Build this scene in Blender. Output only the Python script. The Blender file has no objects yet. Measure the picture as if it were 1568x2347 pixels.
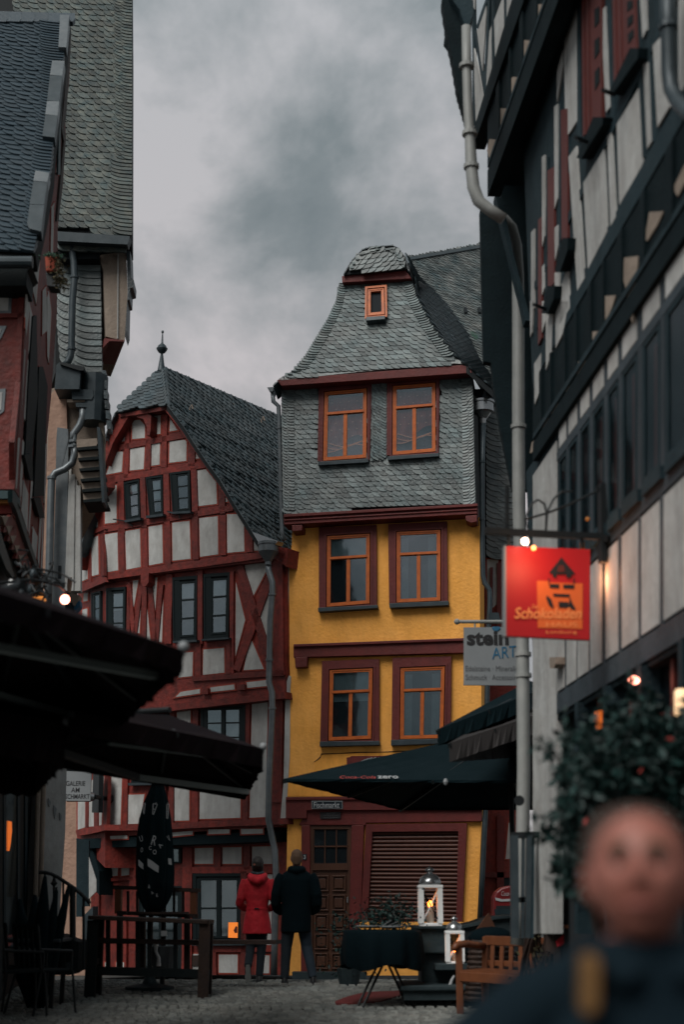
import bpy, bmesh, math, random
from mathutils import Vector, Matrix
random.seed(7)
rnd = random.Random(11)
sc = bpy.context.scene
COL = sc.collection

# ------------------------------------------------------------------ camera
FPX, CX, CY, HOR, CAMZ = 3260.0, 784.0, 1173.5, 2085.0, 1.5
PITCH = math.atan((HOR - CY) / FPX)
CAM = Vector((0, 0, CAMZ))
cam_d = bpy.data.cameras.new('camera'); cam = bpy.data.objects.new('camera', cam_d); COL.objects.link(cam)
cam.location = CAM; cam.rotation_euler = (math.pi/2 + PITCH, 0, 0)
cam_d.sensor_fit = 'VERTICAL'; cam_d.sensor_height = 36.0; cam_d.lens = 50.0
cam_d.clip_start = 0.05; cam_d.clip_end = 2000
cam_d.dof.use_dof = True; cam_d.dof.focus_distance = 26.0; cam_d.dof.aperture_fstop = 1.08
sc.camera = cam

# ------------------------------------------------------------------ sky and sun
world = bpy.data.worlds.new('World'); sc.world = world; world.use_nodes = True
nt = world.node_tree; nt.nodes.clear()
def wn(t, **k):
    n = nt.nodes.new(t)
    for a, b in k.items(): setattr(n, a, b)
    return n
SUN_EL, SUN_AZ = math.radians(50), math.radians(214)     # behind the camera, a little to its left
wo = wn('ShaderNodeOutputWorld'); mixs = wn('ShaderNodeMixShader')
b1 = wn('ShaderNodeBackground'); b2 = wn('ShaderNodeBackground')
sky = wn('ShaderNodeTexSky', sky_type='NISHITA', sun_disc=False, sun_elevation=SUN_EL, sun_rotation=SUN_AZ)
nt.links.new(sky.outputs[0], b1.inputs[0]); b1.inputs[1].default_value = 0.05
tc = wn('ShaderNodeTexCoord')
mp = wn('ShaderNodeMapping'); mp.inputs['Scale'].default_value = (1.0, 1.0, 1.15); mp.inputs['Location'].default_value = (3.1, 0.4, 1.2)
nt.links.new(tc.outputs['Generated'], mp.inputs[0])
n1 = wn('ShaderNodeTexNoise'); n1.inputs['Scale'].default_value = 5.6; n1.inputs['Detail'].default_value = 7; n1.inputs['Roughness'].default_value = 0.57; n1.inputs['Distortion'].default_value = 0.15
n2 = wn('ShaderNodeTexNoise'); n2.inputs['Scale'].default_value = 1.9; n2.inputs['Detail'].default_value = 2
nt.links.new(mp.outputs[0], n1.inputs['Vector']); nt.links.new(mp.outputs[0], n2.inputs['Vector'])
ma = wn('ShaderNodeMath', operation='MULTIPLY_ADD'); ma.inputs[1].default_value = 0.72
nt.links.new(n1.outputs[0], ma.inputs[0])
mb_ = wn('ShaderNodeMath', operation='MULTIPLY'); mb_.inputs[1].default_value = 0.28
nt.links.new(n2.outputs[0], mb_.inputs[0]); nt.links.new(mb_.outputs[0], ma.inputs[2])
cr = wn('ShaderNodeValToRGB')
def setramp(cr, stops):
    e = cr.color_ramp.elements
    while len(e) < len(stops): e.new(0.5)
    for i, (p, c) in enumerate(stops): e[i].position = p; e[i].color = (*c, 1)
setramp(cr, [(0.36, (0.125, 0.160, 0.170)), (0.465, (0.190, 0.225, 0.235)), (0.53, (0.290, 0.318, 0.330)), (0.62, (0.445, 0.455, 0.470))])
nt.links.new(ma.outputs[0], cr.inputs[0])
# a warmer tone low in the clouds, as at dusk
sx = wn('ShaderNodeSeparateXYZ'); nt.links.new(tc.outputs['Generated'], sx.inputs[0])
mr = wn('ShaderNodeMapRange'); mr.inputs[1].default_value = 0.28; mr.inputs[2].default_value = 0.60; mr.inputs[3].default_value = 1; mr.inputs[4].default_value = 0
nt.links.new(sx.outputs[2], mr.inputs[0])
mx = wn('ShaderNodeMix', data_type='RGBA', blend_type='MULTIPLY')
nt.links.new(mr.outputs[0], mx.inputs[0]); nt.links.new(cr.outputs[0], mx.inputs[6]); mx.inputs[7].default_value = (1.17, 1.05, 1.02, 1)
nt.links.new(mx.outputs[2], b2.inputs[0]); b2.inputs[1].default_value = 0.54
mixs.inputs[0].default_value = 0.93
nt.links.new(b1.outputs[0], mixs.inputs[1]); nt.links.new(b2.outputs[0], mixs.inputs[2]); nt.links.new(mixs.outputs[0], wo.inputs[0])

sun_d = bpy.data.lights.new('sun', 'SUN'); sun = bpy.data.objects.new('sun', sun_d); COL.objects.link(sun)
sun_d.energy = 1.5; sun_d.angle = math.radians(38); sun_d.color = (1.0, 0.965, 0.92)
sv = Vector((math.sin(SUN_AZ)*math.cos(SUN_EL), math.cos(SUN_AZ)*math.cos(SUN_EL), math.sin(SUN_EL)))
sun.rotation_euler = (-sv).to_track_quat('-Z', 'Y').to_euler(); sun.location = (0, -20, 40)
vs = sc.view_settings; vs.view_transform = 'Standard'; vs.look = 'None'; vs.gamma = 1.0; vs.exposure = 1.05; vs.use_curve_mapping = False
sc.cycles.max_bounces = 6; sc.cycles.transparent_max_bounces = 8

# ------------------------------------------------------------------ materials
KEEP = {'yellow_render', 'orange_stained_wood', 'skin', 'red_coat_cloth', 'terracotta', 'white_paint', 'grey_cobble', 'orange_brown_bench_wood', 'red_sign_face', 'orange_sign_square', 'pale_orange_lettering'}
def mat(name, c, rough=0.7, c2=None, scale=4.0, fac=1.0, bump=0.0, bscale=30.0, metal=0.0, spec=0.4, rand=0.0, emit=None, stretch=(1,1,1), stain=0.0):
    if name not in KEEP:
        c = tuple(x*.76 for x in c); c2 = tuple(x*.76 for x in c2) if c2 else None
    if emit: emit = (emit[0], emit[1]*.78)
    m = bpy.data.materials.new(name); m.use_nodes = True; t = m.node_tree; N = t.nodes; L = t.links
    b = N['Principled BSDF']; b.inputs['Roughness'].default_value = rough; b.inputs['Metallic'].default_value = metal
    b.inputs['Specular IOR Level'].default_value = spec
    b.inputs['Base Color'].default_value = (*c, 1)
    g = N.new('ShaderNodeNewGeometry'); mpn = N.new('ShaderNodeMapping'); mpn.inputs['Scale'].default_value = stretch
    L.new(g.outputs['Position'], mpn.inputs[0])
    col = None
    if c2 is not None:
        n = N.new('ShaderNodeTexNoise'); n.inputs['Scale'].default_value = scale; n.inputs['Detail'].default_value = 6; n.inputs['Roughness'].default_value = 0.62
        L.new(mpn.outputs[0], n.inputs['Vector'])
        r = N.new('ShaderNodeMapRange'); r.inputs[1].default_value = 0.33; r.inputs[2].default_value = 0.67; r.inputs[4].default_value = fac
        L.new(n.outputs[0], r.inputs[0])
        x = N.new('ShaderNodeMix'); x.data_type = 'RGBA'; L.new(r.outputs[0], x.inputs[0])
        x.inputs[6].default_value = (*c, 1); x.inputs[7].default_value = (*c2, 1); col = x.outputs[2]
    if stain:
        n = N.new('ShaderNodeTexNoise'); n.inputs['Scale'].default_value = 1.3; n.inputs['Detail'].default_value = 8; n.inputs['Roughness'].default_value = 0.7
        mp2 = N.new('ShaderNodeMapping'); mp2.inputs['Scale'].default_value = (2.2, 2.2, 0.7); L.new(g.outputs['Position'], mp2.inputs[0]); L.new(mp2.outputs[0], n.inputs['Vector'])
        r = N.new('ShaderNodeMapRange'); r.inputs[1].default_value = 0.35; r.inputs[2].default_value = 0.65; r.inputs[3].default_value = 1.0 - stain; r.inputs[4].default_value = 1.0 + stain*0.4
        L.new(n.outputs[0], r.inputs[0])
        x = N.new('ShaderNodeMix'); x.data_type = 'RGBA'; x.blend_type = 'MULTIPLY'; x.inputs[0].default_value = 1
        if col is not None: L.new(col, x.inputs[6])
        else: x.inputs[6].default_value = (*c, 1)
        L.new(r.outputs[0], x.inputs[7]); col = x.outputs[2]
    if rand:
        o = N.new('ShaderNodeObjectInfo'); a = N.new('ShaderNodeMath'); a.operation = 'ADD'; f = N.new('ShaderNodeMath'); f.operation = 'FRACT'
        L.new(o.outputs['Random'], a.inputs[0]); L.new(g.outputs['Random Per Island'], a.inputs[1]); L.new(a.outputs[0], f.inputs[0])
        r = N.new('ShaderNodeMapRange'); r.inputs[3].default_value = 1 - rand; r.inputs[4].default_value = 1 + rand
        L.new(f.outputs[0], r.inputs[0])
        x = N.new('ShaderNodeMix'); x.data_type = 'RGBA'; x.blend_type = 'MULTIPLY'; x.inputs[0].default_value = 1
        if col is not None: L.new(col, x.inputs[6])
        else: x.inputs[6].default_value = (*c, 1)
        L.new(r.outputs[0], x.inputs[7]); col = x.outputs[2]
    if col is not None: L.new(col, b.inputs['Base Color'])
    if bump:
        n = N.new('ShaderNodeTexNoise'); n.inputs['Scale'].default_value = bscale; n.inputs['Detail'].default_value = 5
        L.new(mpn.outputs[0], n.inputs['Vector'])
        bp = N.new('ShaderNodeBump'); bp.inputs['Strength'].default_value = bump; bp.inputs['Distance'].default_value = 0.02
        L.new(n.outputs[0], bp.inputs['Height']); L.new(bp.outputs[0], b.inputs['Normal'])
    if emit:
        b.inputs['Emission Color'].default_value = (*emit[0], 1); b.inputs['Emission Strength'].default_value = emit[1]
    return m
M = {}
M['stucco'] = mat('yellow_render', (0.84, 0.385, 0.080), 0.9, (0.90, 0.43, 0.105), 2.0, bump=0.65, bscale=16, stain=0.16, spec=0.15)
M['smooth_render'] = mat('yellow_render', (0.88, 0.41, 0.085), 0.85, (0.82, 0.36, 0.065), 1.2, bump=0.3, bscale=12, stain=0.25, spec=0.15)
M['oxred'] = mat('oxblood_paint', (0.12, 0.012, 0.010), 0.6, (0.16, 0.017, 0.013), 5.0, bump=0.3, bscale=20, stain=0.25)
M['timber_red'] = mat('red_timber', (0.250, 0.026, 0.016), 0.65, (0.12, 0.014, 0.009), 8.0, bump=0.6, bscale=18, rand=0.22, stain=0.3)
M['border_red'] = mat('light_red_line', (0.36, 0.060, 0.036), 0.8, (0.28, 0.045, 0.028), 9.0)
M['plaster'] = mat('white_plaster', (0.575, 0.585, 0.57), 0.9, (0.48, 0.475, 0.455), 3.5, bump=0.3, bscale=14, stain=0.26, spec=0.15)
M['plaster_beige'] = mat('beige_plaster', (0.40, 0.33, 0.27), 0.9, (0.33, 0.27, 0.22), 2.5, bump=0.5, bscale=18, stain=0.2, spec=0.15)
M['plaster_pink'] = mat('peach_plaster', (0.50, 0.33, 0.25), 0.9, (0.44, 0.28, 0.21), 2.5, bump=1.0, bscale=9, stain=0.15, spec=0.15)
M['orange_wood'] = mat('orange_stained_wood', (0.48, 0.110, 0.010), 0.5, (0.34, 0.07, 0.008), 9.0, bump=0.2, bscale=30)
M['slate'] = mat('grey_slate', (0.105, 0.152, 0.158), 0.5, (0.180, 0.205, 0.200), 2.2, bump=0.5, bscale=26, rand=0.42, spec=0.5, stain=0.3)
M['slate_dark'] = mat('dark_slate', (0.034, 0.060, 0.072), 0.42, (0.078, 0.096, 0.104), 2.0, bump=0.4, bscale=26, rand=0.32, spec=0.5, stain=0.28)
M['slate_blue'] = mat('blue_black_slate', (0.018, 0.040, 0.056), 0.45, (0.034, 0.056, 0.072), 2.0, bump=0.3, bscale=26, rand=0.15, spec=0.5)
M['slate_lichen'] = mat('lichened_slate', (0.042, 0.074, 0.078), 0.6, (0.125, 0.135, 0.115), 7.0, bump=0.5, bscale=30, rand=0.36, spec=0.4, stain=0.35)
M['slate_pale'] = mat('pale_slate', (0.070, 0.104, 0.110), 0.45, (0.22, 0.230, 0.218), 2.4, bump=0.5, bscale=20, rand=0.36, spec=0.5, stain=0.3)
M['underlay'] = mat('black_underlay', (0.012, 0.016, 0.018), 0.9)
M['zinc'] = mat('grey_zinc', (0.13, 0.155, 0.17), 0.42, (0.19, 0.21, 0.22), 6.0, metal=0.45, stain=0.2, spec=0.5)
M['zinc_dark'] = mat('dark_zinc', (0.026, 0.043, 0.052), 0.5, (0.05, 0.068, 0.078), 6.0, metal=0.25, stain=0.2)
M['pipe_grey'] = mat('grey_painted_pipe', (0.27, 0.285, 0.275), 0.5, (0.34, 0.35, 0.335), 4.0, stain=0.2)
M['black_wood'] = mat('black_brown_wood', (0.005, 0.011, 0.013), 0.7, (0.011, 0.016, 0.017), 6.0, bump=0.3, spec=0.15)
M['sash_dark'] = mat('dark_window_frame', (0.003, 0.010, 0.012), 0.6, spec=0.2)
M['timber_grey'] = mat('grey_blue_timber', (0.012, 0.031, 0.040), 0.75, (0.024, 0.046, 0.056), 4.0, bump=0.3, spec=0.2, stain=0.2, rand=0.15)
M['timber_bluegrey'] = mat('blue_grey_timber', (0.060, 0.080, 0.095), 0.65, (0.040, 0.058, 0.070), 4.0, bump=0.3, stain=0.25, rand=0.15, spec=0.25)
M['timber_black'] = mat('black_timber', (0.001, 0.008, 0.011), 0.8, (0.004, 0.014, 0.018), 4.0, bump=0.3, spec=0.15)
M['shutter_red'] = mat('red_brown_shutter', (0.135, 0.022, 0.016), 0.55, (0.10, 0.016, 0.012), 8.0)
M['brown_door'] = mat('brown_door_wood', (0.065, 0.022, 0.010), 0.5, (0.095, 0.034, 0.014), 6.0, bump=0.2, stretch=(1,1,.2))
M['brown_slat'] = mat('brown_roller_slat', (0.10, 0.026, 0.012), 0.5, (0.075, 0.02, 0.01), 8.0)
M['metal_black'] = mat('black_iron', (0.010, 0.014, 0.016), 0.5, metal=0.3)
M['fabric_black'] = mat('black_canvas', (0.002, 0.010, 0.013), 0.95, (0.005, 0.014, 0.018), 3.0, bump=0.2, bscale=8, spec=0.1)
M['fabric_wine'] = mat('wine_red_canvas', (0.009, 0.0045, 0.006), 0.9, (0.006, 0.004, 0.006), 2.0, bump=0.2, bscale=8, spec=0.08)
M['fabric_brown'] = mat('brown_grey_canvas', (0.030, 0.027, 0.027), 0.85)
M['white_paint'] = mat('white_paint', (0.80, 0.81, 0.80), 0.5, (0.68, 0.69, 0.68), 8.0)
M['white_print'] = mat('white_lettering', (0.40, 0.42, 0.43), 0.7)
M['red_print'] = mat('red_lettering', (0.42, 0.05, 0.04), 0.7)
M['cobble'] = mat('grey_cobble', (0.145, 0.160, 0.152), 0.7, (0.205, 0.205, 0.185), 1.3, bump=0.5, bscale=40, rand=0.28, stain=0.3)
M['joint'] = mat('dark_joint_sand', (0.035, 0.036, 0.033), 0.95, (0.05, 0.05, 0.045), 10)
M['skin'] = mat('skin', (0.30, 0.115, 0.085), 0.5, (0.22, 0.075, 0.055), 9.0)
M['red_coat'] = mat('red_coat_cloth', (0.50, 0.012, 0.024), 0.8, (0.32, 0.008, 0.014), 7.0, bump=1.0, bscale=9)
M['black_coat'] = mat('black_coat_cloth', (0.001, 0.007, 0.010), 0.9, bump=0.5, bscale=8, spec=0.1)
M['navy_cloth'] = mat('dark_blue_trousers', (0.010, 0.018, 0.026), 0.85, bump=0.4, bscale=10)
M['jeans'] = mat('blue_jeans', (0.024, 0.042, 0.062), 0.85, (0.014, 0.026, 0.04), 8.0, bump=0.4, bscale=10)
M['shoe'] = mat('dark_shoe', (0.012, 0.014, 0.016), 0.6)
M['sole'] = mat('pale_shoe_sole', (0.25, 0.26, 0.25), 0.7)
M['hair_dark'] = mat('dark_hair', (0.016, 0.012, 0.010), 0.6, bump=0.5, bscale=60, stretch=(1,1,.2))
M['hair_grey'] = mat('cropped_grey_hair', (0.13, 0.075, 0.045), 0.8, bump=0.5, bscale=90)
M['hair_short'] = mat('short_brown_grey_hair', (0.075, 0.045, 0.035), 0.9, bump=0.5, bscale=90)
M['jacket'] = mat('dark_blue_jacket', (0.006, 0.016, 0.023), 0.9, (0.003, 0.010, 0.016), 4.0, bump=0.4, bscale=6, spec=0.12)
M['mustard'] = mat('mustard_stripe', (0.13, 0.060, 0.010), 0.8)
M['leaf'] = mat('dark_green_leaf', (0.004, 0.022, 0.020), 0.6, (0.008, 0.034, 0.029), 6.0, rand=0.55, spec=0.35)
M['leaf_brown'] = mat('dried_trailing_plant', (0.075, 0.05, 0.022), 0.8, (0.05, 0.06, 0.025), 8.0, rand=0.5)
M['leaf_fresh'] = mat('fresh_green_leaf', (0.03, 0.10, 0.06), 0.7, rand=0.3)
M['terracotta'] = mat('terracotta', (0.30, 0.055, 0.028), 0.8)
M['bench_wood'] = mat('orange_brown_bench_wood', (0.14, 0.045, 0.015), 0.5, (0.09, 0.028, 0.010), 7.0, bump=0.2, stretch=(1,1,.3))
M['brown_wood'] = mat('dark_brown_rail_wood', (0.034, 0.015, 0.008), 0.7, (0.020, 0.010, 0.007), 7.0, bump=0.3)
M['stone_dark'] = mat('dark_stone', (0.012, 0.027, 0.032), 0.75, (0.022, 0.040, 0.045), 4.0, bump=0.4, bscale=18)
M['sign_grey'] = mat('grey_sign_face', (0.27, 0.29, 0.30), 0.5, (0.23, 0.25, 0.26), 2.0)
M['sign_red'] = mat('red_sign_face', (0.37, 0.007, 0.010), 0.5)
M['sign_orange'] = mat('orange_sign_square', (0.62, 0.115, 0.022), 0.5)
M['sign_yellow'] = mat('pale_orange_lettering', (0.80, 0.26, 0.08), 0.5)
M['print_black'] = mat('black_lettering', (0.012, 0.012, 0.014), 0.6)
M['print_blue'] = mat('blue_lettering', (0.02, 0.13, 0.24), 0.6)
M['print_grey'] = mat('dim_grey_lettering', (0.10, 0.105, 0.11), 0.6)
M['sign_navy'] = mat('dark_blue_enamel', (0.006, 0.016, 0.024), 0.4)
M['curtain'] = mat('red_brown_curtain', (0.34, 0.075, 0.055), 0.9, (0.16, 0.035, 0.028), 5.0)
M['curtain_spot'] = mat('pale_curtain_spots', (0.62, 0.26, 0.16), 0.9)
M['blind'] = mat('pale_window_blind', (0.17, 0.20, 0.205), 0.8, (0.12, 0.15, 0.155), 3.0)
M['interior'] = mat('dark_room', (0.009, 0.014, 0.018), 0.9)
M['bulb_white'] = mat('lit_warm_bulb', (1, .8, .6), 0.4, emit=((1.0, 0.62, 0.42), 9.0))
M['bulb_orange'] = mat('lit_orange_bulb', (1, .5, .2), 0.4, emit=((1.0, 0.28, 0.07), 3.0))
M['bulb_red'] = mat('lit_red_bulb', (1, .3, .2), 0.4, emit=((1.0, 0.30, 0.20), 6.0))
M['candle_wax'] = mat('candle_wax', (0.6, 0.5, 0.4), 0.5)
M['flame'] = mat('candle_flame', (1, .4, .1), 0.4, emit=((1.0, 0.20, 0.03), 5.0))
M['lit_shop'] = mat('lit_orange_display', (0.6, 0.2, 0.03), 0.6, (0.4, 0.10, 0.02), 9.0, emit=((1.0, 0.24, 0.03), 0.42))
M['lamp_shade'] = mat('lit_orange_lampshade', (0.7, 0.3, 0.08), 0.6, emit=((1.0, 0.33, 0.06), 0.55))
M['vending_red'] = mat('red_letterbox_plastic', (0.16, 0.010, 0.012), 0.4)
M['silver'] = mat('silver_metal', (0.35, 0.37, 0.38), 0.25, metal=0.8)
M['pigeon'] = mat('pigeon_grey', (0.10, 0.12, 0.14), 0.7, (0.06, 0.075, 0.09), 20)
M['red_mat'] = mat('red_rubber_mat', (0.17, 0.020, 0.020), 0.8)
M['eye'] = mat('eye', (0.05, 0.04, 0.035), 0.3)
M['lips'] = mat('lips', (0.30, 0.09, 0.07), 0.5)
M['teal_paint'] = mat('teal_painted_beam', (0.008, 0.040, 0.046), 0.55)
M['gold_wood'] = mat('yellow_painted_end', (0.42, 0.16, 0.02), 0.6)
M['lamp_pale'] = mat('lit_paper_shade', (0.8, .6, .4), 0.6, emit=((1.0, 0.62, 0.32), 0.65))
M['bulb_orange_dim'] = mat('dim_orange_light', (.8, .2, .04), 0.6, emit=((1.0, 0.20, 0.03), 0.35))
def glass_mat(name, tint, t=0.55, hi=.32, lo=.10):
    m = bpy.data.materials.new(name); m.use_nodes = True; N = m.node_tree.nodes; L = m.node_tree.links; N.clear()
    o = N.new('ShaderNodeOutputMaterial'); tr = N.new('ShaderNodeBsdfTransparent'); tr.inputs[0].default_value = (*tint, 1)
    gl = N.new('ShaderNodeBsdfGlossy'); gl.inputs['Roughness'].default_value = 0.04; gl.inputs[0].default_value = (0.85, 0.95, 1.0, 1)
    lw = N.new('ShaderNodeLayerWeight'); lw.inputs[0].default_value = .35; fr = N.new('ShaderNodeMapRange'); fr.inputs[3].default_value = lo; fr.inputs[4].default_value = hi; L.new(lw.outputs['Facing'], fr.inputs[0])
    n = N.new('ShaderNodeTexNoise'); n.inputs['Scale'].default_value = 1.6; g = N.new('ShaderNodeNewGeometry'); L.new(g.outputs['Position'], n.inputs['Vector'])
    bp = N.new('ShaderNodeBump'); bp.inputs['Strength'].default_value = 0.10; bp.inputs['Distance'].default_value = 0.03; L.new(n.outputs[0], bp.inputs['Height']); L.new(bp.outputs[0], gl.inputs['Normal'])
    mx = N.new('ShaderNodeMixShader'); L.new(fr.outputs[0], mx.inputs[0]); L.new(tr.outputs[0], mx.inputs[1]); L.new(gl.outputs[0], mx.inputs[2]); L.new(mx.outputs[0], o.inputs[0])
    return m
M['glass'] = glass_mat('window_glass', (0.80, 0.86, 0.88), 1.75)
M['glass_dull'] = glass_mat('low_reflection_glass', (0.7, 0.78, 0.8), 1.75, .05, .03)  # sky reflection turned down in the material so these panes stay dark

# ------------------------------------------------------------------ geometry helpers
FW = Vector((0, math.cos(PITCH), math.sin(PITCH))); UP = Vector((0, -math.sin(PITCH), math.cos(PITCH))); RT = Vector((1, 0, 0)); Z = Vector((0, 0, 1))
def ray(x, y): return FW + RT*((x-CX)/FPX) + UP*((CY-y)/FPX)
def at_depth(x, y, Y):
    r = ray(x, y); return CAM + r*(Y/r.y)
def at_z(x, y, z):
    r = ray(x, y); return CAM + r*((z-CAMZ)/r.z)
def gz(Y):                                            # street profile: rises to a crest, then falls a little
    if Y < 21.3: return 0.0245*Y
    return max(0.0245*21.3 - 0.075*(Y-21.3), 0.12)
def zf(k, ox, oy): return lambda pts: [(p[0]*k+ox, p[1]*k+oy) for p in pts]
z1 = zf(.34, 156.8, 721.3); z2 = zf(.34, 156.8, 1254.4); z3 = zf(.34, 156.8, 1724.8)
z4 = zf(.36, 595.8, 533.1); z5 = zf(.36, 595.8, 1160.3); z6 = zf(.38, 595.8, 1724.8)
l1 = zf(.2671, 0, 0); l2 = zf(.2138, 0, 564.5); l3 = zf(.2138, 0, 1003.5); l4 = zf(.4, 0, 1317.1); l5 = zf(.2651, 0, 1724.8)
r6 = zf(.36, 1003.5, 0); r7 = zf(.36, 1003.5, 689.9); r8 = zf(.4653, 1003.5, 1254.4)
dd = lambda pts: pts
class Plane:
    def __init__(s, o, n, u=None):
        s.o = Vector(o); s.n = Vector(n).normalized()
        s.u = Vector(u).normalized() if u is not None else s.n.cross(Z)*-1
        if u is None: s.u = Z.cross(s.n).normalized()
        s.v = s.n.cross(s.u).normalized()
        if s.v.z < 0 and abs(s.v.z) > .01: s.v = -s.v
    def at(s, x, y, off=0.0):
        r = ray(x, y); t = (s.o + s.n*off - CAM).dot(s.n)/r.dot(s.n); return CAM + r*t
    def sz(s, x, y, off=0.0):
        p = s.at(x, y, off) - s.o; return p.dot(s.u), p.dot(s.v)
    def pt(s, a, b, off=0.0): return s.o + s.u*a + s.v*b + s.n*off
def vplane(x, y, Y, az):                              # upright plane; az degrees: going right comes nearer
    a = math.radians(az); return Plane(at_depth(x, y, Y), (-math.sin(a), -math.cos(a), 0), (math.cos(a), -math.sin(a), 0))
def plane3(a, b, c):
    n = (b-a).cross(c-a).normalized()
    if n.dot(a-CAM) > 0: n = -n
    u = Z.cross(n)
    return Plane(a, n, u.normalized())
class MB:
    def __init__(s): s.v = []; s.f = []
    def add(s, vs, fs):
        k = len(s.v); s.v += [Vector(p) for p in vs]; s.f += [tuple(i+k for i in f) for f in fs]; return s
    def prism(s, pts, d):
        n = len(pts); P = [Vector(p) for p in pts]; d = Vector(d)
        nn = Vector((0,0,0))
        for i in range(n): nn += P[i].cross(P[(i+1) % n])
        if nn.dot(d) > 0: P = P[::-1]
        return s.add(P + [p+d for p in P], [tuple(range(n)), tuple(range(2*n-1, n-1, -1))] + [(i, i+n, (i+1) % n+n, (i+1) % n) for i in range(n)])
    def pp(s, pl, px, front, back): return s.prism([pl.at(x, y, front) for x, y in px], pl.n*(back-front))
    def box(s, c, size, rz=0.0, rx=0.0):
        m = Matrix.Rotation(rz, 3, 'Z') @ Matrix.Rotation(rx, 3, 'X'); c = Vector(c)
        vs = [c + m @ Vector((x*size[0]/2, y*size[1]/2, z*size[2]/2)) for x in (-1, 1) for y in (-1, 1) for z in (-1, 1)]
        return s.add(vs, [(0,1,3,2),(4,6,7,5),(0,4,5,1),(2,3,7,6),(0,2,6,4),(1,5,7,3)])
    def bar(s, a, b, w, h=None, up=Z):
        a = Vector(a); b = Vector(b); h = h or w; d = (b-a).normalized(); sd = d.cross(up)
        if sd.length < 1e-3: sd = d.cross(Vector((0, 1, 0)))
        sd.normalize(); u2 = sd.cross(d)
        vs = [p + sd*(i*w/2) + u2*(j*h/2) for p in (a, b) for i, j in ((-1,-1),(1,-1),(1,1),(-1,1))]
        return s.add(vs, [(3,2,1,0),(4,5,6,7),(0,1,5,4),(1,2,6,5),(2,3,7,6),(3,0,4,7)])
    def tube(s, pts, r, n=10, cap=True):
        P = [Vector(p) for p in pts]; rs = r if isinstance(r, (list, tuple)) else [r]*len(P)
        rings = []; ref = None
        for i, p in enumerate(P):
            d = (P[min(i+1, len(P)-1)] - P[max(i-1, 0)]).normalized()
            if ref is None: ref = d.orthogonal().normalized()
            ref = (ref - d*ref.dot(d)).normalized(); w = d.cross(ref)
            rings.append([p + (ref*math.cos(2*math.pi*j/n) + w*math.sin(2*math.pi*j/n))*rs[i] for j in range(n)])
        vs = [q for R in rings for q in R]; fs = []
        for i in range(len(P)-1):
            for j in range(n): fs.append((i*n+j, i*n+(j+1) % n, (i+1)*n+(j+1) % n, (i+1)*n+j))
        if cap: fs += [tuple(range(n-1, -1, -1)), tuple(range((len(P)-1)*n, len(P)*n))]
        return s.add(vs, fs)
    def rings(s, secs, n=20):                         # secs: (centre, rx, ry[, tiltvec x, y axes])
        vs = []; fs = []
        for q in secs:
            c, rx, ry = Vector(q[0]), q[1], q[2]; ax = Vector(q[3]) if len(q) > 3 else Vector((1,0,0)); ay = Vector(q[4]) if len(q) > 4 else Vector((0,1,0))
            vs += [c + ax*rx*math.cos(2*math.pi*j/n) + ay*ry*math.sin(2*math.pi*j/n) for j in range(n)]
        for i in range(len(secs)-1):
            for j in range(n): fs.append((i*n+j, i*n+(j+1) % n, (i+1)*n+(j+1) % n, (i+1)*n+j))
        fs += [tuple(range(n-1, -1, -1)), tuple(range((len(secs)-1)*n, len(secs)*n))]
        return s.add(vs, fs)
    def lathe(s, c, prof, n=20): return s.rings([(Vector(c)+Vector((0,0,z)), r, r) for r, z in prof], n)
    def ball(s, c, r, n=12, sc_=(1,1,1)):
        k = n//2; return s.rings([(Vector(c)+Vector((0,0,-math.cos(math.pi*i/k)*r*sc_[2])), max(math.sin(math.pi*i/k)*r*sc_[0], 1e-4), max(math.sin(math.pi*i/k)*r*sc_[1], 1e-4)) for i in range(k+1)], n)
    def ppd(s, pl, px, front, d): return s.prism([pl.at(x, y, front) for x, y in px], d)
    def build(s, name, m, parent=None, smooth=False, bevel=0, kind=None, label=None, o=None):
        b = o if o is not None else (parent_base(parent) if parent else Vector((0,0,0)))
        me = bpy.data.meshes.new(name); me.from_pydata([tuple(v-b) for v in s.v], [], s.f); me.materials.append(M[m] if isinstance(m, str) else m)
        if smooth: me.polygons.foreach_set('use_smooth', [True]*len(me.polygons))
        ob = bpy.data.objects.new(name, me); COL.objects.link(ob)
        if parent: ob.parent = parent
        else: ob.location = b
        if bevel:
            q = ob.modifiers.new('b', 'BEVEL'); q.width = bevel; q.segments = 2; q.limit_method = 'ANGLE'
        if kind: ob['kind'] = kind
        if label: ob['label'] = label
        BASE[ob.name] = b
        return ob
BASE = {}
def parent_base(p): return BASE[p.name]
def thing(name, label, cat, base, group=None):
    o = bpy.data.objects.new(name, None); COL.objects.link(o); o.location = base; o.empty_display_size = .3
    o['label'] = label; o['category'] = cat
    if group: o['group'] = group
    BASE[o.name] = Vector(base); return o
def tag(o, label, cat, group=None):
    o['label'] = label; o['category'] = cat
    if group: o['group'] = group
    return o
def grow(poly, d):                                    # offset a pixel polygon outwards
    n = len(poly); A = sum(poly[i][0]*poly[(i+1) % n][1]-poly[(i+1) % n][0]*poly[i][1] for i in range(n)); sg = 1 if A > 0 else -1; out = []
    for i in range(n):
        p, q, r = Vector(poly[i-1]), Vector(poly[i]), Vector(poly[(i+1) % n])
        a = (q-p).normalized(); b = (r-q).normalized(); na = Vector((a.y, -a.x))*sg; nb = Vector((b.y, -b.x))*sg
        m = na+nb
        if m.length < 1e-4: m = na
        m.normalize(); k = d/max(m.dot(na), 0.35); out.append((q.x+m.x*k, q.y+m.y*k))
    return out
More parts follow.
